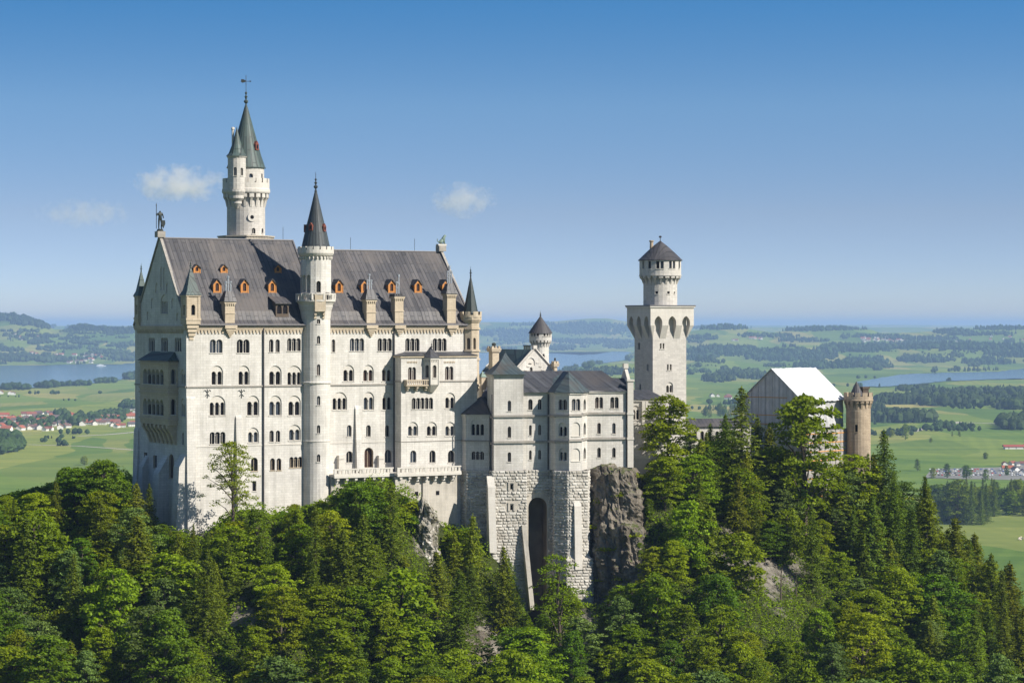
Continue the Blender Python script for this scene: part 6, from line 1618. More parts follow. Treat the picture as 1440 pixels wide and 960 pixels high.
GAPS = [(598, 775, 15, 80), (676, 905, 26, 34), (868, 760, 30, 90), (1085, 800, 34, 20), (1185, 880, 28, 16), (1160, 692, 22, 16), (820, 890, 16, 30), (342, 862, 16, 12), (1110, 868, 42, 30)]
while cand < 40000:
    cand += 1
    Y = R2.uniform(446, 636); x = R2.uniform(-.235, .235) * Y; z = ground(x, Y); px, py = CX + F * x / Y, HY - F * (z - 200) / Y
    if px < -70 or px > 1510 or py > 1090 or blocked(x, Y, 2.6): continue
    if any(abs(px - a) < c and abs(py - 25 - b2) < d_ for a, b2, c, d_ in GAPS): continue
    isS = R2.random() < spruce_share(px, py - 50); lst = SP if isS else BL; pr = R2.choice(lst)
    h = R2.uniform(10, 22) if isS else R2.triangular(6.5, 19, 12) * (1.12 if py > 900 else 1)
    half = (1.3 if isS else 3.2) * F / Y
    lim = max(sil(px), sil(px - half) - (25 if isS else 8), sil(px + half) - (25 if isS else 8)) + R2.uniform(0, 10) * (1 if px < 900 else .6)
    hmax = (200 - (lim - HY) / F * Y) - z
    if hmax < 3.0: continue
    h = min(h, hmax)
    rad = h * (.17 if isS else .30)
    pt_top = HY - F * (z + h - 200) / Y
    if any(abs(px - a) < wv_ + half * .75 and pt_top < b1 and py > b0 and Y < yy_ for a, b0, b1, wv_, yy_ in VIS): continue
    if any((x - a) ** 2 + (Y - b2) ** 2 < (max(2.3, (rad + c) * .52)) ** 2 for a, b2, c in placed): continue
    if ntree['s' if isS else 'b'] >= (150 if isS else 290): continue
    placed.append((x, Y, rad)); ntree['s' if isS else 'b'] += 1
    s = h / pr[1]; w_ = s * ((R2.uniform(1.05, 1.6) if isS else R2.uniform(.85, 1.4)) if h > 7 else 1.5)
    if px < 620: zone, where = 'west slope', 'below the great hall'
    elif px < 900: zone, where = 'gorge', 'below the rough stone base'
    else: zone, where = 'east slope', 'on the slope below the gatehouse'
    kind = 'spruce' if isS else 'broadleaf tree'
    place(pr[0], (x, Y, z - .4), w_, R2.uniform(0, 6.28), f'{"pointed green spruce" if isS else "green leafy broadleaf tree"} in the dense wood {where}', 'tree', f'{"spruces" if isS else "broadleaf trees"} of the wood {where}', s / w_)
print('TREES', ntree, 'placed', len(placed))
tufts = []
_r = random.Random(9)
for vs_ in CLV[:2]:
    for _k in range(9):
        v0_ = Vector(_r.choice([v for v in vs_[96 * 4:96 * 60] if v[1] < 541]))
        for _m in range(70): tufts.append((v0_.x + _r.gauss(0, .8), v0_.y + _r.gauss(0, .35) - .1, v0_.z + abs(_r.gauss(0, .35))))
tn = np.random.default_rng(2).normal(size=(len(tufts), 3)) * .5 + np.array([0, -.3, .8])
me = leaf_mesh('grass_tufts', np.array(tufts), tn, np.full(len(tufts), .62), .5, LC, 5); o = bpy.data.objects.new('grass_tufts', me); COL.objects.link(o); tag(o, 'green grass tufts growing in the ledges of the bare rock face', 'grass', kind='stuff')
DEAD = [(broadleaf(51, 11, 2.6, LB_, dens=.22, open_=.85, low=.3), 11), (broadleaf(52, 9, 2.2, LC, dens=.2, open_=.8, low=.3), 9)]
for px, yt, Y in ((1062, 770, 541), (1098, 790, 541), (1120, 800, 545), (1170, 850, 548), (640, 880, 505), (745, 700 + 190, 511), (815, 860, 508), (355, 820, 486), (1200, 690, 578), (545, 840, 495)):
    tree_at(DEAD[px % 2], px, yt, Y, None, 'thin almost bare tree with pale trunk on a rocky break in the wood', 'tree', .9, 'thin bare trees on rocky breaks')
# undergrowth: low leaf sprays over the slope
SH = [(broadleaf(31, 4.0, 2.6, LA, dens=.9, low=.0, size=.40), 4.0), (broadleaf(32, 3.4, 2.4, LC, dens=.9, low=.0, size=.38), 3.4), (broadleaf(33, 4.4, 2.4, LB_, dens=.9, low=.0, size=.40), 4.4)]
nsh = 0
for _k in range(30000):
    if nsh >= 280: break
    Y = R2.uniform(446, 620); x = R2.uniform(-.225, .225) * Y; z = ground(x, Y); px, py = CX + F * x / Y, HY - F * (z - 200) / Y
    if py > 990 or blocked(x, Y, -.6): continue
    if not (py < 800 or R2.random() < .25): continue
    gap = any(abs(px - a) < c and abs(py - b2) < d_ for a, b2, c, d_ in GAPS)
    if gap and R2.random() < .8: continue
    h = R2.uniform(1.8, 4.6); hm = (200 - (sil(px) + R2.uniform(-6, 6) - HY) / F * Y) - z
    if hm < .8: continue
    h = min(h, hm)
    if any((x - a) ** 2 + (Y - b2) ** 2 < (c * .75 + .6) ** 2 for a, b2, c in placed): continue
    placed.append((x, Y, 1.5)); nsh += 1; pr = R2.choice(SH); s = h / pr[1]; w_ = s * R2.uniform(1.0, 1.6)
    where = 'on the knoll and foot of the great hall' if px < 620 else ('among the rocks below the rough stone base' if px < 900 else 'on the slope below the gatehouse')
    place(pr[0], (x, Y, z - .3), w_, R2.uniform(0, 6.28), f'low leafy shrub {where}', 'shrub', f'shrubs {where}', s / w_).name = 'shrub'
print('SHRUBS', nsh)
r = np.random.default_rng(4); nU = 560000
Yu = r.uniform(450, 640, nU); Xu = r.uniform(-.225, .225, nU) * Yu
iu = ((Xu - GX0) / GS); ju = ((Yu - GY0) / GS); a_, b_ = iu.astype(int), ju.astype(int); fu, fv = iu - a_, ju - b_
Zu = ZG[b_, a_] * (1 - fu) * (1 - fv) + ZG[b_, a_ + 1] * fu * (1 - fv) + ZG[b_ + 1, a_] * (1 - fu) * fv + ZG[b_ + 1, a_ + 1] * fu * fv
RKG = rk.reshape(MX.shape)[b_, a_]
cl = np.array([noise.noise(Vector((a * .18, b2 * .18, 3))) for a, b2 in zip(Xu, Yu)])
cl2 = np.zeros(nU)
_lat = {}
def _nz(i, j):
    if (i, j) not in _lat: _lat[(i, j)] = noise.noise(Vector((i * .5 * .42, j * .5 * .42, 11))) + .6 * noise.noise(Vector((i * .5 * .9, j * .5 * .9, 5)))
    return _lat[(i, j)]
cl2 = np.array([_nz(int(a * 2), int(b2 * 2)) for a, b2 in zip(Xu, Yu)])
keep = (RKG < .5 + cl * .55) & (cl2 > -.45)
pxu = CX + F * Xu / Yu
ok = np.array([not k or not blocked(x, y, -.5) for k, x, y in zip(keep, Xu, Yu)]); keep &= ok
hU = (.2 + np.clip(cl2 + .25, 0, 1) * 4.2) * r.random(nU) ** .45
pyu = HY - F * (Zu + hU - 200) / Yu; keep &= pyu > np.interp(pxu, sx_, sy_) + 1
C = np.column_stack([Xu, Yu, Zu + hU])[keep]
me = leaf_mesh('undergrowth', C, np.array([0, -.2, .8]) + r.normal(size=(len(C), 3)) * .5, r.uniform(.32, .68, len(C)), .6, LA, 3)
o = bpy.data.objects.new('undergrowth', me); COL.objects.link(o); tag(o, 'low green shrubs and ground cover spread over the rocky castle hill', 'undergrowth', kind='stuff')

# ------------------------------------------------------------------ people at the gate
pv = [(0, 0, .95), (0, 0, 1.12), (0, 0, 1.36), (0, 0, 1.48), (0, -.01, 1.6), (0, -.01, 1.68), (.09, 0, .88), (.11, -.04, .5), (.11, 0, .07), (.12, -.14, .04), (-.09, 0, .88), (-.1, .02, .5), (-.1, .06, .07), (-.11, -.08, .04), (.19, 0, 1.38), (.25, .02, 1.12), (.23, -.08, .9), (-.19, 0, 1.38), (-.25, .02, 1.12), (-.23, -.08, .9)]
pe = [(0, 1), (1, 2), (2, 3), (3, 4), (4, 5), (0, 6), (6, 7), (7, 8), (8, 9), (0, 10), (10, 11), (11, 12), (12, 13), (2, 14), (14, 15), (15, 16), (2, 17), (17, 18), (18, 19)]
prd = [.13, .12, .15, .06, .1, .09, .09, .065, .05, .045, .09, .065, .05, .045, .07, .05, .04, .07, .05, .04]
m, t, b = newmat('visitor_clothes_and_skin'); oi = t.nodes.new('ShaderNodeObjectInfo').outputs['Random']; zc_ = sepxyz(t, objcoord(t))[2]
shirt = ramp(t, oi, [(0, (.5, .05, .05)), (.25, (.7, .7, .68)), (.5, (.05, .08, .25)), (.75, (.03, .03, .03)), (1, (.35, .4, .5))])
c = mix(t, math_(t, 'GREATER_THAN', zc_, .92), (.04, .045, .07), shirt); c = mix(t, math_(t, 'GREATER_THAN', zc_, 1.46), c, (.5, .3, .22)); c = mix(t, math_(t, 'GREATER_THAN', zc_, 1.66), c, (.06, .04, .03))
t.links.new(c, b.inputs['Base Color']); b.inputs['Roughness'].default_value = .8
body = skin_mesh('person', pv, pe, prd, m, (0, 0, 0), 0, 1)
sp_ = [(1147, 586.5), (1150, 588), (1153.5, 587), (1156, 589), (1159, 586.8), (1162, 588.4), (1165.5, 587.5), (1168, 589), (1171, 587), (1144, 588)]
for i, (px, Y) in enumerate(sp_):
    o = body if i == 0 else body.copy()
    if i: COL.objects.link(o)
    x = (px - CX) / F * Y; o.location = (x, Y, ground(x, Y)); o.rotation_euler = (0, 0, R2.uniform(0, 6.28)); o.name = 'person'
    tag(o, 'tiny standing visitor in the crowd on the path before the scaffolded gatehouse', 'person', 'visitors waiting before the gatehouse')
# ------------------------------------------------------------------ the plain, hills and lakes beyond
RID = [  # distance, half depth, crest line on the photo (column, row)
 (15500, 1500, [(-500, 452), (-150, 447), (-40, 444), (20, 444), (50, 451), (76, 463), (92, 463), (110, 459), (130, 459), (150, 462), (190, 463), (250, 470), (330, 485), (420, 500.6)]),
 (26500, 2600, [(-500, 458), (250, 458), (500, 456), (690, 452), (730, 452.5), (770, 452), (830, 447), (855, 447), (885, 452), (930, 457), (1000, 459.5), (1440, 460), (1900, 460)]),
 (15800, 1150, [(880, 499.8), (940, 470), (985, 462), (1020, 459), (1060, 462), (1085, 466), (1110, 463), (1140, 462), (1200, 461), (1225, 464), (1240, 469), (1300, 467), (1340, 463), (1380, 462), (1420, 460), (1460, 458), (1900, 457)]),
 (13000, 620, [(900, 509), (960, 492), (1010, 485), (1060, 490), (1110, 484), (1200, 486), (1260, 489), (1330, 484), (1440, 487), (1900, 485)]),
 (11200, 480, [(930, 517.3), (985, 506), (1010, 504), (1040, 507), (1080, 512), (1150, 509), (1190, 507), (1230, 514), (1262, 517.3)]),
 (9400, 350, [(786, 529), (800, 523), (830, 514), (860, 509.5), (900, 509), (940, 520), (975, 528.9)]),
 (42000, 5200, [(-500, 457), (400, 458), (900, 457), (1100, 457.2), (1240, 456.2), (1400, 457.6), (1900, 457.5)]),
]
def hillz(x, y):
    px = CX + F * x / y; z = np.zeros_like(x)
    for Y, w_, line in RID:
        a, b2 = zip(*line); h = 200 + (HY - np.interp(px, a, b2)) / F * Y
        z = np.maximum(z, h * np.exp(-((y - Y) / w_) ** 2))
    return np.maximum(0, z - 4)
pxs = np.concatenate([np.arange(-6000, -420, 90.0), np.arange(-420, 1880, 7.0), np.arange(1880, 7500, 90.0)]); Ys = np.concatenate([np.geomspace(500, 6000, 40)[:-1], np.geomspace(6000, 47000, 240), np.geomspace(50000, 90000, 6)])
PX, YY = np.meshgrid(pxs, Ys); XX = (PX - CX) / F * YY
ZZ = hillz(XX, YY)
rough = np.array([noise.fractal(Vector((a * .0011, b2 * .0011, 2)), 1.0, 2.0, 4) for a, b2 in zip(XX.ravel(), YY.ravel())]).reshape(XX.shape)
ZZ = ZZ * (1 + .10 * rough * np.clip(ZZ / 60, 0, 1) * (YY < 24000))
nx, ny = len(pxs), len(Ys)
m, t, b = newmat('farmland'); o = objcoord(t); x, y, z = sepxyz(t, o)
wv = nz(t, o, .0012, 3); 
vv = comb(t, math_(t, 'ADD', math_(t, 'MULTIPLY', x, .0062), math_(t, 'MULTIPLY', wv, 1.2)), math_(t, 'ADD', math_(t, 'MULTIPLY', y, .0017), math_(t, 'MULTIPLY', x, .0007)))
vo = t.nodes.new('ShaderNodeTexVoronoi'); vo.inputs['Scale'].default_value = 1.0; vo.inputs['Randomness'].default_value = .85; t.links.new(vv, vo.inputs['Vector'])
cell = sepxyz(t, vo.outputs['Color'])[0]
col = ramp(t, cell, [(0, (.085, .150, .024)), (.25, (.125, .195, .030)), (.5, (.158, .222, .036)), (.72, (.210, .245, .046)), (.86, (.30, .275, .085)), (1, (.12, .185, .028))])
st = nz(t, comb(t, math_(t, 'MULTIPLY', x, .0025), math_(t, 'MULTIPLY', y, .012)), 1.0, 5, .6)
col = mix(t, .8, col, ramp(t, st, [(.3, (.62, .74, .58)), (.5, (1, 1, 1)), (.68, (1.45, 1.25, 1.25))]), 'MULTIPLY')
mw = t.nodes.new('ShaderNodeTexWave'); mw.inputs['Scale'].default_value = 1.0; mw.inputs['Distortion'].default_value = .4
t.links.new(comb(t, math_(t, 'ADD', math_(t, 'MULTIPLY', x, .012), math_(t, 'MULTIPLY', y, math_(t, 'MULTIPLY', math_(t, 'SUBTRACT', sepxyz(t, vo.outputs['Color'])[1], .5), .02))), 0.0), mw.inputs['Vector'])
col = mix(t, math_(t, 'MULTIPLY', sepxyz(t, vo.outputs['Color'])[2], .35), col, ramp(t, mw.outputs['Fac'], [(.2, (.72, .78, .7)), (.8, (1.2, 1.14, 1.1))]), 'MULTIPLY')
ds = nz(t, o, .03, 5, .7); col = mix(t, .35, col, ramp(t, ds, [(.3, (.65, .7, .6)), (.7, (1.2, 1.15, 1.1))]), 'MULTIPLY')
t.links.new(col, b.inputs['Base Color']); b.inputs['Roughness'].default_value = .95; b.inputs['Specular IOR Level'].default_value = .1
me = bpy.data.meshes.new('ground'); me.from_pydata(np.column_stack([XX.ravel(), YY.ravel(), ZZ.ravel()]).tolist(), [], [(j * nx + i, j * nx + i + 1, (j + 1) * nx + i + 1, (j + 1) * nx + i) for j in range(ny - 1) for i in range(nx - 1)])
me.materials.append(m); me.polygons.foreach_set('use_smooth', [True] * len(me.polygons)); g_ = bpy.data.objects.new('ground', me); COL.objects.link(g_); tag(g_, 'wide green farmland plain with meadows running to low hills', 'ground', kind='structure')
me = bpy.data.meshes.new('ground'); me.from_pydata([(-6000, -300, -.6), (6000, -300, -.6), (6000, 1200, -.6), (-6000, 1200, -.6)], [], [(0, 1, 2, 3)]); me.materials.append(m); g2 = bpy.data.objects.new('ground', me); COL.objects.link(g2); tag(g2, 'meadow ground around and below the castle hill', 'ground', kind='structure')

def far_hit(px, py):
    """first place where the sight line meets the far land"""
    dx, dz = (px - CX) / F, (HY - py) / F
    Yt = np.geomspace(900, 46000, 900); zr_ = 200 + dz * Yt; zh = hillz(dx * Yt, Yt); k = np.argmax(zh >= zr_)
    if zh[k] < zr_[k]: return None
    return Vector((dx * Yt[k], Yt[k], float(zh[k])))
LAKES = []
def on_lake(px, py):
    for q in LAKES:
        c = False
        for (a, b2), (e, d_) in zip(q, q[1:] + q[:1]):
            if (b2 > py) != (d_ > py) and px < (e - a) * (py - b2) / (d_ - b2) + a: c = not c
        if c: return True
    return False
def water(name, outline, label):
    LAKES.append(outline)
    pts_ = []
    R3 = random.Random(3)
    for (a, b2), (c, d_) in zip(outline, outline[1:] + outline[:1]):
        for k in range(8):
            px = a + (c - a) * k / 8; py = b2 + (d_ - b2) * k / 8 + R3.uniform(-.45, .45); Y = 197.5 * F / (py - HY); pts_.append(((px - CX) / F * Y, Y, 2.5))
    me = bpy.data.meshes.new(name); bm = bmesh.new(); vs = [bm.verts.new(p) for p in pts_]; fc = bm.faces.new(vs); bmesh.ops.triangulate(bm, faces=[fc]); bm.to_mesh(me); bm.free()
    me.materials.append(M['water']); o = bpy.data.objects.new(name, me); COL.objects.link(o); tag(o, label, 'lake', kind='structure')
m, t, b = newmat('lake_water'); b.inputs['Base Color'].default_value = (.06, .12, .135, 1); b.inputs['Roughness'].default_value = .12; b.inputs['IOR'].default_value = 1.33
o = objcoord(t); x, y, z = sepxyz(t, o); bump(t, b, nz(t, comb(t, math_(t, 'MULTIPLY', x, .01), math_(t, 'MULTIPLY', y, .02)), 1, 6, .7), .09, 2.0); M['water'] = m
water('lake', [(-420, 560), (0, 546.5), (60, 544), (110, 540.5), (150, 536), (190, 530), (300, 522), (420, 517), (300, 511), (190, 510), (165, 512.5), (120, 512), (60, 513.5), (0, 513.5), (-420, 515)], 'wide blue lake behind the hall with villages on its far shore')
water('lake', [(560, 527), (680, 525), (770, 523.5), (786, 521.5), (806, 517), (826, 513), (850, 510), (884, 505), (900, 500), (884, 494.6), (858, 494.2), (840, 498), (815, 499), (780, 496.5), (730, 495.5), (680, 496), (560, 496)], 'pale distant lake seen above the side wing roofs')
water('lake', [(1200, 543), (1240, 543.5), (1290, 539.5), (1330, 535.5), (1390, 533), (1440, 532), (1700, 534), (1880, 536), (1880, 512), (1600, 512), (1460, 516), (1436, 518.5), (1400, 522.5), (1340, 523.5), (1290, 525), (1262, 527), (1235, 531.5), (1205, 537)], 'long lake behind the round gate tower')

# far trees: merged woods, hedges and shore belts
def blob(r_, h, w_, conifer):
    n = 7; rings = [(0.0, .15), (.75, .30), (1.0, .5), (.75, .78), (.25, .96)] if not conifer else [(.9, .08), (.75, .35), (.45, .65), (.16, .9)]
    V = []; 
    for rr_f, zf in rings:
        for k in range(n):
            a = 2 * math.pi * (k + .5 * (zf > .4)) / n; q = rr_f * w_ * r_.uniform(.75, 1.25); V.append((q * math.cos(a), q * math.sin(a), h * zf * r_.uniform(.94, 1.06)))
    V.append((0, 0, h)); fs = []
    for j in range(len(rings) - 1):
        for k in range(n): fs.append((j * n + k, j * n + (k + 1) % n, (j + 1) * n + (k + 1) % n, (j + 1) * n + k))
    e = (len(rings) - 1) * n; fs += [(e + k, e + (k + 1) % n, e + n) for k in range(n)]
    return V, fs
R4_ = random.Random(8)
BLB = [(blob(R4_, 1.0, .30 if c else .42, c), c) for c in (True, True, True, False, False, False)]
class Wood:
    def __init__(s): s.mb = MB()
    def tree(s, p, h, con=.5):
        if on_lake(CX + F * p.x / p.y, HY - F * (p.z - 200) / p.y): return
        isc = R4_.random() < con; cs = [q for q in BLB if q[1] == isc]; (V, fs), _c = R4_.choice(cs); a = R4_.uniform(0, 6.28); ca, sa = math.cos(a), math.sin(a); k = R4_.uniform(.85, 1.25)
        s.mb.cur = 0 if _c else 1
        s.mb.add([(p.x + h * k * (x * ca - y * sa), p.y + h * k * (x * sa + y * ca), p.z - h * .12 + h * z) for x, y, z in V], fs)
    def done(s, label): return tag(s.mb.build('far_wood', [M['fartree'], M['fartree_l']]), label, 'woods', kind='stuff') if s.mb.v else None
def wood(label, spots, n_scale=1.0):
    w_ = Wood()
    for px, py, rx, ry, n, con, h in spots:
        for k in range(int(n * n_scale)):
            a = R4_.uniform(0, 6.28); q = R4_.random() ** .5 * R4_.uniform(.75, 1.0)
            p = far_hit(px + rx * q * math.cos(a), py + ry * q * math.sin(a))
            if p is None: continue
            if 2.4 > p.z and False: continue
            w_.tree(p, h * R4_.uniform(.7, 1.3), con)
    return w_.done(label)
wood('dark wooded crest of the hill beyond the lake at the shaded side of the hall', [(10, 448, 50, 5, 420, .8, 30), (45, 455, 30, 4.5, 300, .8, 30), (64, 460, 16, 3, 120, .8, 28), (-60, 449, 60, 5, 160, .8, 30), (110, 462, 25, 2.5, 120, .8, 28), (150, 464.5, 55, 2.5, 260, .8, 28), (60, 475, 24, 2, 80, .6, 24), (165, 470, 30, 2, 90, .7, 24)])
wood('tree belts and village greenery along the far shore of the wide blue lake', [(20, 505, 40, 5, 240, .5, 26), (70, 507, 26, 4, 140, .5, 26), (-60, 505, 60, 5, 180, .5, 26), (180, 504, 24, 5, 150, .6, 28), (150, 497, 30, 2.5, 90, .5, 22), (15, 494, 20, 2, 50, .5, 20), (90, 491, 30, 1.6, 60, .5, 20), (55, 483, 20, 2, 50, .5, 24), (120, 484, 25, 1.8, 50, .5, 24), (175, 487, 20, 2, 50, .5, 24), (110, 470, 15, 1.5, 25, .5, 22), (40, 468, 24, 1.4, 30, .5, 22)])
wood('hedge of trees along the near shore of the wide blue lake', [(20, 547.5, 26, 1.6, 60, .2, 20), (65, 544, 20, 2.2, 80, .2, 22), (100, 542, 30, 1.3, 60, .2, 17), (140, 538, 26, 1.3, 50, .2, 18), (182, 531.5, 12, 3, 70, .5, 26), (-60, 552, 60, 2, 80, .2, 20)])
wood('trees between the tiled houses of the village on the plain', [(20, 597, 24, 6, 34, .3, 13), (110, 593, 34, 6, 70, .3, 17), (60, 597, 36, 7, 55, .3, 13), (160, 588, 28, 8, 60, .3, 15), (180, 574, 12, 4, 24, .3, 18), (85, 586, 12, 3, 20, .4, 18), (10, 630, 22, 10, 120, .3, 22)])
wood('bluish wooded hills on the horizon between hall and square tower', [(720, 470, 60, 6, 300, .8, 40), (830, 464, 70, 8, 480, .8, 40), (740, 480, 60, 3, 140, .7, 34), (840, 482, 60, 4, 220, .7, 34), (790, 490, 20, 4, 130, .6, 30), (870, 488, 24, 3, 100, .7, 30), (700, 492, 25, 2, 60, .6, 30), (790, 458, 80, 2.5, 120, .8, 40)])
wood('tree clumps on the near shore of the pale distant lake', [(800, 519, 16, 3, 60, .4, 18), (826, 514, 10, 5, 70, .4, 24), (843, 511, 5, 2, 20, .4, 18), (860, 525, 34, 4, 150, .7, 20), (810, 526, 30, 3, 100, .6, 18), (884, 503, 5, 6, 60, .6, 26)])
wood('broad dark forests across the rolling land behind the gatehouse', [(1020, 496, 60, 7, 420, .85, 28), (1110, 502, 75, 8, 620, .85, 28), (1200, 492, 60, 5, 380, .85, 28), (1290, 488, 70, 5, 420, .85, 28), (1390, 490, 70, 5, 420, .85, 28), (985, 505, 24, 4, 110, .8, 26), (1215, 512, 40, 6, 260, .85, 26), (1150, 516, 40, 4, 170, .8, 26), (1430, 500, 50, 4, 200, .8, 26), (1300, 508, 45, 3, 180, .8, 26), (1390, 511, 40, 2.5, 140, .8, 26), (1500, 495, 60, 8, 240, .8, 26)])
wood('wooded crests of the low hills along the horizon behind the gatehouse', [(1015, 462, 44, 3.2, 260, .85, 30), (1160, 464.5, 64, 2.2, 260, .85, 28), (1340, 468, 30, 2.2, 120, .85, 28), (1410, 464, 44, 2.4, 180, .85, 28), (1380, 472, 60, 2, 140, .8, 26), (1080, 474, 50, 2, 110, .7, 24), (1230, 474, 50, 1.6, 90, .7, 22), (990, 477, 26, 2.5, 90, .7, 24), (1290, 478, 60, 2, 150, .8, 26), (1130, 480, 40, 1.6, 80, .7, 24)])
wood('tree belts on the meadows between the gatehouse and the long lake', [(1040, 528, 36, 3, 130, .6, 24), (1010, 535, 26, 3.5, 110, .7, 24), (1060, 531, 26, 3, 100, .7, 24), (1330, 557, 50, 3, 150, .7, 24), (1405, 553, 50, 2, 100, .6, 22), (1350, 568, 70, 5, 260, .7, 26), (1260, 566, 30, 4, 130, .7, 24), (1270, 592, 50, 3.5, 180, .6, 24), (1430, 560, 40, 6, 150, .6, 24), (1440, 600, 42, 6, 150, .2, 24), (1425, 574, 30, 3, 90, .7, 24), (1290, 549.5, 34, 1.4, 60, .6, 20), (1230, 578, 20, 3, 60, .7, 22)])
wood('scattered hedges and copses on the plain', [(R4_.uniform(960, 1480), 457 + R4_.uniform(18, 70), R4_.uniform(4, 22), R4_.uniform(.6, 1.8), R4_.randint(5, 22), R4_.random(), 20) for _ in range(70)] + [(R4_.uniform(-60, 195), 457 + R4_.choice([R4_.uniform(14, 52), R4_.uniform(10, 55)]), R4_.uniform(3, 16), R4_.uniform(.6, 1.6), R4_.randint(4, 16), R4_.random(), 20) for _ in range(60)] + [(R4_.uniform(675, 890), R4_.uniform(462, 492), R4_.uniform(4, 20), R4_.uniform(.5, 1.2), R4_.randint(4, 16), R4_.random(), 26) for _ in range(40)])

wood('thin hedge lines and lone bushes between the fields of the plain', [(R4_.uniform(960, 1480), 457 + R4_.uniform(30, 160), R4_.uniform(10, 60), R4_.uniform(.15, .5), R4_.randint(5, 26), .3, R4_.uniform(8, 15)) for _ in range(46)] + [(R4_.uniform(-60, 195), 457 + R4_.uniform(90, 185), R4_.uniform(4, 40), R4_.uniform(.15, .4), R4_.randint(2, 10), .2, R4_.uniform(6, 12)) for _ in range(14)] + [(R4_.uniform(-60, 195), 457 + R4_.uniform(10, 52), R4_.uniform(8, 30), R4_.uniform(.15, .5), R4_.randint(5, 20), .5, 18) for _ in range(40)])
# single trees on the plain: each its own thing
def field_tree(px, pyb, hpx, con, label, group):
    Y = 200 * F / (pyb - HY); x = (px - CX) / F * Y; h = hpx / F * Y
    pr = R4_.choice(SP if con else BL); s = h / pr[1]
    place(pr[0], (x, Y, -.05 * h), s * 1.05, R4_.uniform(0, 6.28), label, 'tree', group, 1 / 1.05).name = 'meadow_tree'
for px, pyb, hp, con, lb in ((119, 654, 14, 0, 'lone round tree on the striped green field below the village'), (167, 579, 8, 0, 'small round tree on the meadow behind the village'), (95, 588, 9, 1, 'dark pointed tree among the village houses'),
    (1273, 618, 24, 0, 'large dark round tree on the meadow behind the gate tower'), (1386, 645, 10, 0, 'small bush-like tree alone on the bright meadow near the red shed'), (1309, 622, 7, 0, 'low bush on the meadow beside the large dark round tree'), (1253, 615, 12, 0, 'small tree next to the large dark round meadow tree'),
    (1339, 613, 8, 1, 'small dark tree of the pair on the wide meadow'), (1349, 614, 9, 0, 'rounder tree of the pair on the wide meadow'), (1332, 672, 22, 0, 'tree standing among cars at the edge of the car park'), (1359, 674, 22, 0, 'second tree standing among parked cars, beside a lane'), (1312, 672, 16, 0, 'small tree at the near corner of the car park'), (1386, 678, 20, 0, 'dark tree at the far side of the car park'), (1416, 668, 15, 0, 'round tree behind the car park'), (1290, 662, 18, 0, 'blue-green tree between the wood edge and the car park')):
    field_tree(px, pyb, hp, con, lb, None)
R5 = random.Random(21)
for k in range(105):
    px = R5.uniform(1318, 1470); pyb = R5.uniform(692, 738) if px > 1345 else R5.uniform(690, 742)
    if px > 1392 and pyb > 726: pyb -= 16
    field_tree(px, pyb, pyb - R5.uniform(669, 690) - max(0, (1345 - px)) * .3, R5.random() < .72, 'tree of the valley wood between the car park and the open meadow', 'trees of the valley wood by the car park')
for k in range(26):
    px = R5.uniform(990, 1050); field_tree(px, R5.uniform(577, 588), R5.uniform(10, 17), R5.random() < .6, 'tree of the copse by the farm houses behind the square tower', 'trees of the copse behind the square tower')

# houses
m, t, b = newmat('red_tile_roof'); oi = t.nodes.new('ShaderNodeObjectInfo').outputs['Random']
t.links.new(ramp(t, oi, [(0, (.30, .075, .035)), (.35, (.34, .105, .05)), (.6, (.22, .075, .05)), (.8, (.15, .09, .07)), (1, (.09, .08, .08))]), b.inputs['Base Color']); b.inputs['Roughness'].default_value = .85; M['tile'] = m
M['plaster'] = plain('white_plaster', (.70, .67, .62), .9, .1, .3)
def house_proto(lx, ly, h, rf):
    t_ = MB(); t_.box(-lx / 2, lx / 2, -ly / 2, ly / 2, 0, h); t_.add([(-lx / 2, -ly / 2, h), (-lx / 2, ly / 2, h), (-lx / 2, 0, h + rf * .9), (lx / 2, -ly / 2, h), (lx / 2, ly / 2, h), (lx / 2, 0, h + rf * .9)], [(0, 1, 2), (5, 4, 3)])
    root = bpy.data.objects.new('house', None); w_ = t_.build('wall', M['plaster'], None); COL.objects.unlink(w_); w_.parent = root
    r_ = MB(); e = 1.0
    for q in (-1, 1): r_.add([(-lx / 2 - e, 0, h + rf), (lx / 2 + e, 0, h + rf), (lx / 2 + e, q * (ly / 2 + e), h - .35), (-lx / 2 - e, q * (ly / 2 + e), h - .35), (-lx / 2 - e, 0, h + rf - .3), (lx / 2 + e, 0, h + rf - .3), (lx / 2 + e, q * (ly / 2 + e), h - .65), (-lx / 2 - e, q * (ly / 2 + e), h - .65)], [(0, 1, 2, 3), (7, 6, 5, 4), (0, 3, 7, 4), (1, 5, 6, 2), (2, 6, 7, 3)])
    r_.box(lx * .15, lx * .15 + .8, .6, 1.4, h + rf * .5, h + rf + 1.1)
    o_ = r_.build('roof', M['tile'], None); COL.objects.unlink(o_); o_.parent = root
    g_ = MB()
    for q in (-1, 1):
        for k in range(4):
            for zz_ in (1.0, 3.6):
                u = -lx / 2 + (k + .5) * lx / 4; g_.box(u - .5, u + .5, q * ly / 2 - .03, q * ly / 2 + .03, zz_, zz_ + 1.3)
    w2 = g_.build('window', M['pane'], None); COL.objects.unlink(w2); w2.parent = root
    return root
HP = [house_proto(16, 11, 6.2, 4.2), house_proto(22, 13, 6.5, 5.0), house_proto(13, 10, 5.6, 3.8)]
def put_house(px, py, label, group, k=None, rz=None, sc=1.0):
    p = far_hit(px, py)
    if p is None: return
    place(HP[R5.randint(0, 2) if k is None else k], p - Vector((0, 0, .3)), sc, R5.choice([.2, 1.75, .5, 1.4, -.2]) + R5.uniform(-.2, .2) if rz is None else rz, label, 'house', group)
done_ = []
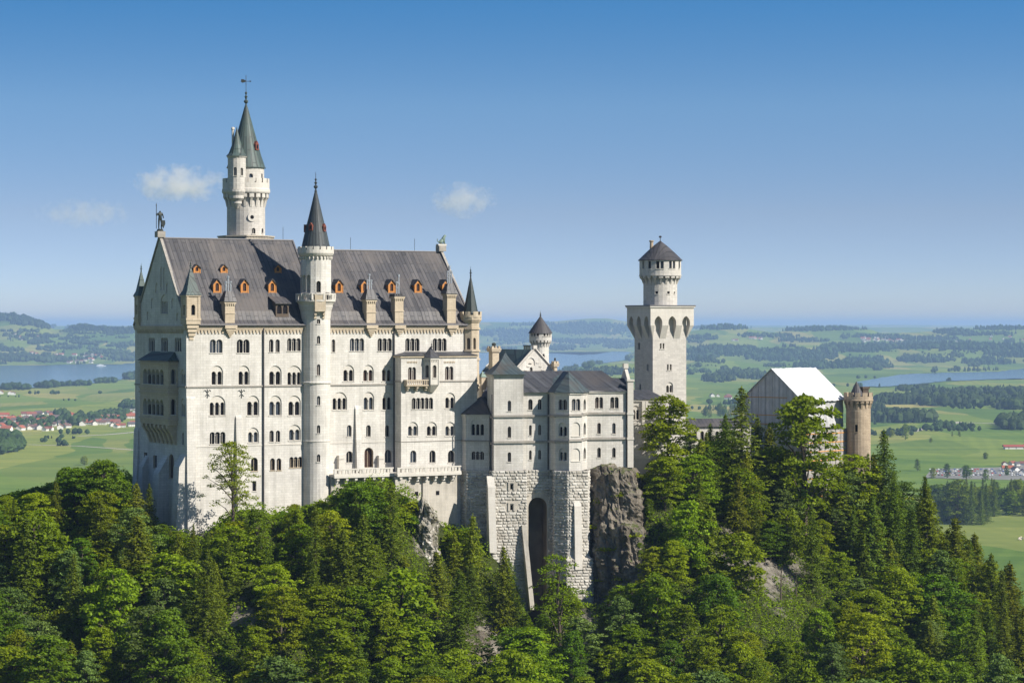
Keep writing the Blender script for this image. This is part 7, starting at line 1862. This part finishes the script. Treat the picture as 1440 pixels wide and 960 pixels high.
def hamlet(n, px0, px1, py0, py1, label, group, gap=4.0, sc=1.0, line=None):
    c = 0
    for _ in range(n * 30):
        px, py = R5.uniform(px0, px1), R5.uniform(py0, py1)
        if line: py += line * (px - px0)
        if any(abs(px - a) < gap and abs(py - b2) < gap * .35 for a, b2 in done_): continue
        done_.append((px, py)); put_house(px, py, label, group, sc=sc); c += 1
        if c >= n: break
vl = 'white house with pitched tile roof in the village on the plain beside the hall'
hamlet(85, -20, 100, 583, 606, vl, 'houses of the village on the plain', 2.6, sc=.92); hamlet(18, 100, 140, 588, 599, vl, 'houses of the village on the plain', 2.6, .9); hamlet(36, 138, 192, 579, 603, vl, 'houses of the village on the plain', 2.6, sc=.92)
hamlet(3, 0, 8, 632, 636, 'farm building with tiled roof at the picture edge below the village', 'farm buildings below the village')
hamlet(3, 0, 24, 553, 557, 'tiny barn on the meadow before the wide blue lake', 'barns before the wide blue lake')
hamlet(26, 35, 150, 497, 506, 'tiny house in the village on the far shore of the wide blue lake', 'houses on the far lake shore', 2.5, 1.2); hamlet(10, 90, 130, 506, 511, 'tiny house in the village on the far shore of the wide blue lake', 'houses on the far lake shore', 2.5, 1.2); hamlet(8, -10, 60, 462, 480, 'tiny farmhouse on the hill slope beyond the wide blue lake', 'farms on the far hill', 3, 1.1)
hamlet(30, 1210, 1270, 476, 481, 'tiny house of the far village on the hills behind the gatehouse', 'houses of the far hill village', 2.5, 1.2); hamlet(8, 1020, 1075, 475, 480, 'tiny farmhouse on the hills above the square tower', 'farms on the hills near the square tower', 3, 1.2); hamlet(7, 1340, 1440, 470, 482, 'tiny white farmhouse on the hills above the long lake', 'farms above the long lake', 3, 1.2)
hamlet(4, 1000, 1034, 557, 563, 'small farmhouse with tiled roof at the copse behind the square tower', 'farmhouses behind the square tower', 6, .9)
put_house(1202, 515, 'small lone farmhouse on the green clearing above the gate tower', None, 0); put_house(1399, 551, 'small farmhouse beside the long lake tree belts', None, 0)
hamlet(7, 1408, 1450, 652, 668, 'white house at the far end of the car park', 'houses by the car park', 6, .7)
Y = 200 * F / (631 - HY); x = (1433 - CX) / F * Y; place(HP[1], (x, Y, 0), 1.0, .05, 'long low red-roofed shed on the bright meadow at the picture edge', 'shed').scale = (2.2, .9, .62)
_sh = [o for o in bpy.data.objects if o.get('category') == 'shed'][0]; m = plain('red_shed_roof', (.30, .07, .045), .85, .2, .5)
for ch in _sh.children:
    if ch.name.startswith('roof'): ch.data = ch.data.copy(); ch.data.materials[0] = m

# car park
m, t, b = newmat('gravel_lot'); t.links.new(ramp(t, nz(t, objcoord(t), .05, 5), [(.3, (.15, .145, .12)), (.7, (.25, .235, .20))]), b.inputs['Base Color']); b.inputs['Roughness'].default_value = .9
def flat(name, poly, mat, label, cat, z=.25):
    me = bpy.data.meshes.new(name); me.from_pydata([((px - CX) / F * (200 * F / (py - HY)), 200 * F / (py - HY), z) for px, py in poly], [], [tuple(range(len(poly)))]); me.materials.append(mat); o = bpy.data.objects.new(name, me); COL.objects.link(o); tag(o, label, cat, kind='structure')
flat('car_park', [(1300, 672), (1480, 676), (1480, 652), (1400, 657), (1310, 659)], m, 'grey gravel car park at the edge of the valley wood', 'car park')
m, t, b = newmat('pale_track'); b.inputs['Base Color'].default_value = (.42, .38, .31, 1); b.inputs['Roughness'].default_value = .95
def road(pts_, w_, label):
    L_ = [Vector(((px - CX) / F * (200 * F / (py - HY)), 200 * F / (py - HY), .3)) for px, py in pts_]; vs = []
    for i, p in enumerate(L_):
        d = (L_[min(i + 1, len(L_) - 1)] - L_[max(i - 1, 0)]).normalized(); n = Vector((-d.y, d.x, 0)) * w_ / 2; vs += [p - n, p + n]
    me = bpy.data.meshes.new('road'); me.from_pydata([tuple(v) for v in vs], [], [(2 * i, 2 * i + 2, 2 * i + 3, 2 * i + 1) for i in range(len(L_) - 1)]); me.materials.append(m); o = bpy.data.objects.new('road', me); COL.objects.link(o); tag(o, label, 'road', kind='structure')
road([(1283, 607), (1290, 605), (1302, 602)], 16, 'short pale track on the meadow behind the gate tower'); road([(1311, 602), (1330, 597), (1350, 593)], 18, 'pale field road climbing the meadow behind the gate tower'); road([(1360, 594), (1440, 597)], 14, 'pale field road along the wide meadow')
road([(170, 580), (182, 576), (196, 573)], 20, 'pale lane on the meadow behind the village'); road([(40, 625), (110, 627), (196, 633)], 10, 'faint pale lane across the striped fields below the village'); road([(110, 613), (150, 611), (196, 607)], 14, 'pale lane at the near edge of the village')
m, t, b = newmat('car_paint'); oi = t.nodes.new('ShaderNodeObjectInfo').outputs['Random']
rp = t.nodes.new('ShaderNodeValToRGB'); rp.color_ramp.interpolation = 'CONSTANT'; e = rp.color_ramp.elements
while len(e) < 6: e.new(.5)
for q, (p, c) in zip(e, ((0, (.75, .75, .74)), (.32, (.42, .43, .45)), (.52, (.04, .04, .045)), (.7, (.04, .09, .3)), (.82, (.45, .03, .03)), (.9, (.6, .58, .5)))): q.position = p; q.color = (*c, 1)
t.links.new(oi, rp.inputs[0]); t.links.new(rp.outputs[0], b.inputs['Base Color']); b.inputs['Roughness'].default_value = .3
c = MB()
bd = [(-2.15, .35), (2.15, .35), (2.2, .75), (1.35, .92), (.75, 1.4), (-.95, 1.45), (-1.75, .98), (-2.2, .9)]
c.add([(x, -.85, z) for x, z in bd] + [(x, .85, z) for x, z in bd], [tuple(range(8)), tuple(range(15, 7, -1))] + [(j, 8 + j, 8 + (j + 1) % 8, (j + 1) % 8) for j in range(8)])
c.cur = 1
for q in (-1, 1): c.add([(x, q * .87, z) for x, z in ((1.1, .95), (.7, 1.33), (-.9, 1.37), (-1.5, 1.0))], [(0, 1, 2, 3)])
for x in (-1.35, 1.4):
    for q in (-1, 1): c.add([(x + .33 * math.cos(a * .785), q * .88, .33 + .33 * math.sin(a * .785)) for a in range(8)], [tuple(range(8))])
car = c.build('parked_car', [m, M['pane']])
first = True
for row, (py, ang) in enumerate(((660.5, 1.5), (663.2, 1.5), (666, 1.6), (668.6, 1.55))):
    px = 1308 + row * 1.5
    while px < 1470:
        if R5.random() < .78:
            o = car if first else car.copy()
            if not first: COL.objects.link(o)
            first = False; pp = py + R5.uniform(-.3, .3); Y = 200 * F / (pp - HY); o.location = ((px - CX) / F * Y, Y, .26); o.rotation_euler = (0, 0, ang + R5.uniform(-.1, .1) + (3.14 if R5.random() < .5 else 0)); o.scale = (1.1, 1.1, 1.1)
            tag(o, 'tiny car parked in rows on the grey car park by the valley wood', 'car', 'cars in the car park')
        px += R5.uniform(3.2, 4.6)
# ferry on the lake and cows on the meadow
t_ = MB(); t_.prism([(-22, -4), (16, -4), (24, 0), (16, 4), (-22, 4)], 0, 3, [(-22, -4.5), (17, -4.5), (27, 0), (17, 4.5), (-22, 4.5)]); t_.box(-18, 12, -3.4, 3.4, 3.003, 6); t_.box(-10, 6, -2.6, 2.6, 6.003, 8.5); t_.lathe([(.6, 8.5), (.5, 11)], 8, (-4, 0))
Y = 197.5 * F / (514.6 - HY); o = t_.build('boat', plain('white_ship_paint', (.8, .8, .78), .5, .1, .2)); o.location = ((142 - CX) / F * Y, Y, 2.4); tag(o, 'white passenger boat lying at the far shore of the wide blue lake', 'boat')
cv = [(0, 0, 1.1), (.6, 0, 1.15), (1.05, 0, 1.25), (1.45, 0, 1.35), (1.75, 0, 1.2), (-.6, 0, 1.15), (-.75, 0, 1.0), (.65, .22, .6), (.65, .22, .05), (.65, -.22, .6), (.65, -.22, .05), (-.65, .22, .65), (-.7, .22, .05), (-.65, -.22, .65), (-.7, -.22, .05), (-.95, 0, .6)]
ce = [(0, 1), (1, 2), (2, 3), (3, 4), (0, 5), (5, 6), (1, 7), (7, 8), (1, 9), (9, 10), (5, 11), (11, 12), (5, 13), (13, 14), (6, 15)]
cow = skin_mesh('cow', cv, ce, [.42, .4, .24, .2, .12, .4, .15, .12, .07, .12, .07, .14, .07, .14, .07, .04], plain('pale_cow_hide', (.6, .52, .42), .9, .3, 2), (0, 0, 0), 0, 1)
for i, (px, py) in enumerate(((1433, 758.5), (1436, 757), (1438.5, 759), (1435, 760))):
    o = cow if i == 0 else cow.copy()
    if i: COL.objects.link(o)
    Y = 200 * F / (py - HY); o.location = ((px - CX) / F * Y, Y, 0); o.scale = (1.5,) * 3; o.rotation_euler = (0, 0, R5.uniform(0, 6)); o.name = 'cow'; tag(o, 'pale cow grazing on the open meadow at the picture edge', 'cow', 'cows on the meadow')

# ------------------------------------------------------------------ air
hb = MB(); hb.box(-45000, 45000, -400, 95000, -8, 330)
hz = hb.build('haze', [])
m = bpy.data.materials.new('summer_haze'); m.use_nodes = True; t = m.node_tree; t.nodes.clear(); out = t.nodes.new('ShaderNodeOutputMaterial'); pv_ = t.nodes.new('ShaderNodeVolumePrincipled')
pv_.inputs['Color'].default_value = (.41, .585, .95, 1); pv_.inputs['Density'].default_value = HAZE = 4.3e-5; pv_.inputs['Anisotropy'].default_value = 0.0
t.links.new(pv_.outputs[0], out.inputs['Volume']); hz.data.materials.append(m); tag(hz, 'pale blue summer haze lying over the plain', 'haze', kind='stuff')
# clouds, far above and beyond the haze
def cloud(px, py, wpx, hpx, Y, dens, seed, label):
    p = at(px, py, Y); bm = bmesh.new(); bmesh.ops.create_icosphere(bm, subdivisions=3, radius=1.0); me = bpy.data.meshes.new('cloud'); bm.to_mesh(me); bm.free(); o = bpy.data.objects.new('cloud', me); COL.objects.link(o)
    o.location = p; o.scale = (wpx / 2 / F * Y, wpx * .3 / F * Y, hpx / 2 / F * Y)
    m = bpy.data.materials.new('cloud_vapour'); m.use_nodes = True; t = m.node_tree; t.nodes.clear(); out = t.nodes.new('ShaderNodeOutputMaterial'); v = t.nodes.new('ShaderNodeVolumePrincipled'); v.inputs['Color'].default_value = (1, .97, .97, 1); v.inputs['Anisotropy'].default_value = .2
    oc = objcoord(t); ln = t.nodes.new('ShaderNodeVectorMath'); ln.operation = 'LENGTH'; t.links.new(oc, ln.inputs[0])
    mp_ = t.nodes.new('ShaderNodeMapping'); mp_.inputs['Location'].default_value = (seed, seed * .7, 0); mp_.inputs['Scale'].default_value = (wpx / hpx, 1.0, 1.0); t.links.new(oc, mp_.inputs[0])
    n1 = nz(t, mp_.outputs[0], 1.5, 8, .64)
    zz_ = sepxyz(t, oc)[2]
    k = math_(t, 'SUBTRACT', math_(t, 'ADD', n1, math_(t, 'MULTIPLY', math_(t, 'SUBTRACT', 1.0, ln.outputs['Value']), .36)), .56)
    k = math_(t, 'MULTIPLY', math_(t, 'MINIMUM', math_(t, 'MULTIPLY', math_(t, 'MAXIMUM', k, 0.0), 5.0), 1.0), dens * .14)
    t.links.new(k, v.inputs['Density']); t.links.new(v.outputs[0], out.inputs['Volume']); me.materials.append(m); tag(o, label, 'cloud', kind='structure')
cloud(250, 258, 150, 60, 30000, .02, 2.3, 'faint pinkish cumulus cloud beside the tallest round tower')
cloud(652, 281, 100, 56, 30000, .02, 7.7, 'small ragged white cloud in the open sky above the hall roof end')
cloud(120, 300, 150, 46, 32000, .006, 4.1, 'thin veil of cloud low in the sky above the statue-side roof')
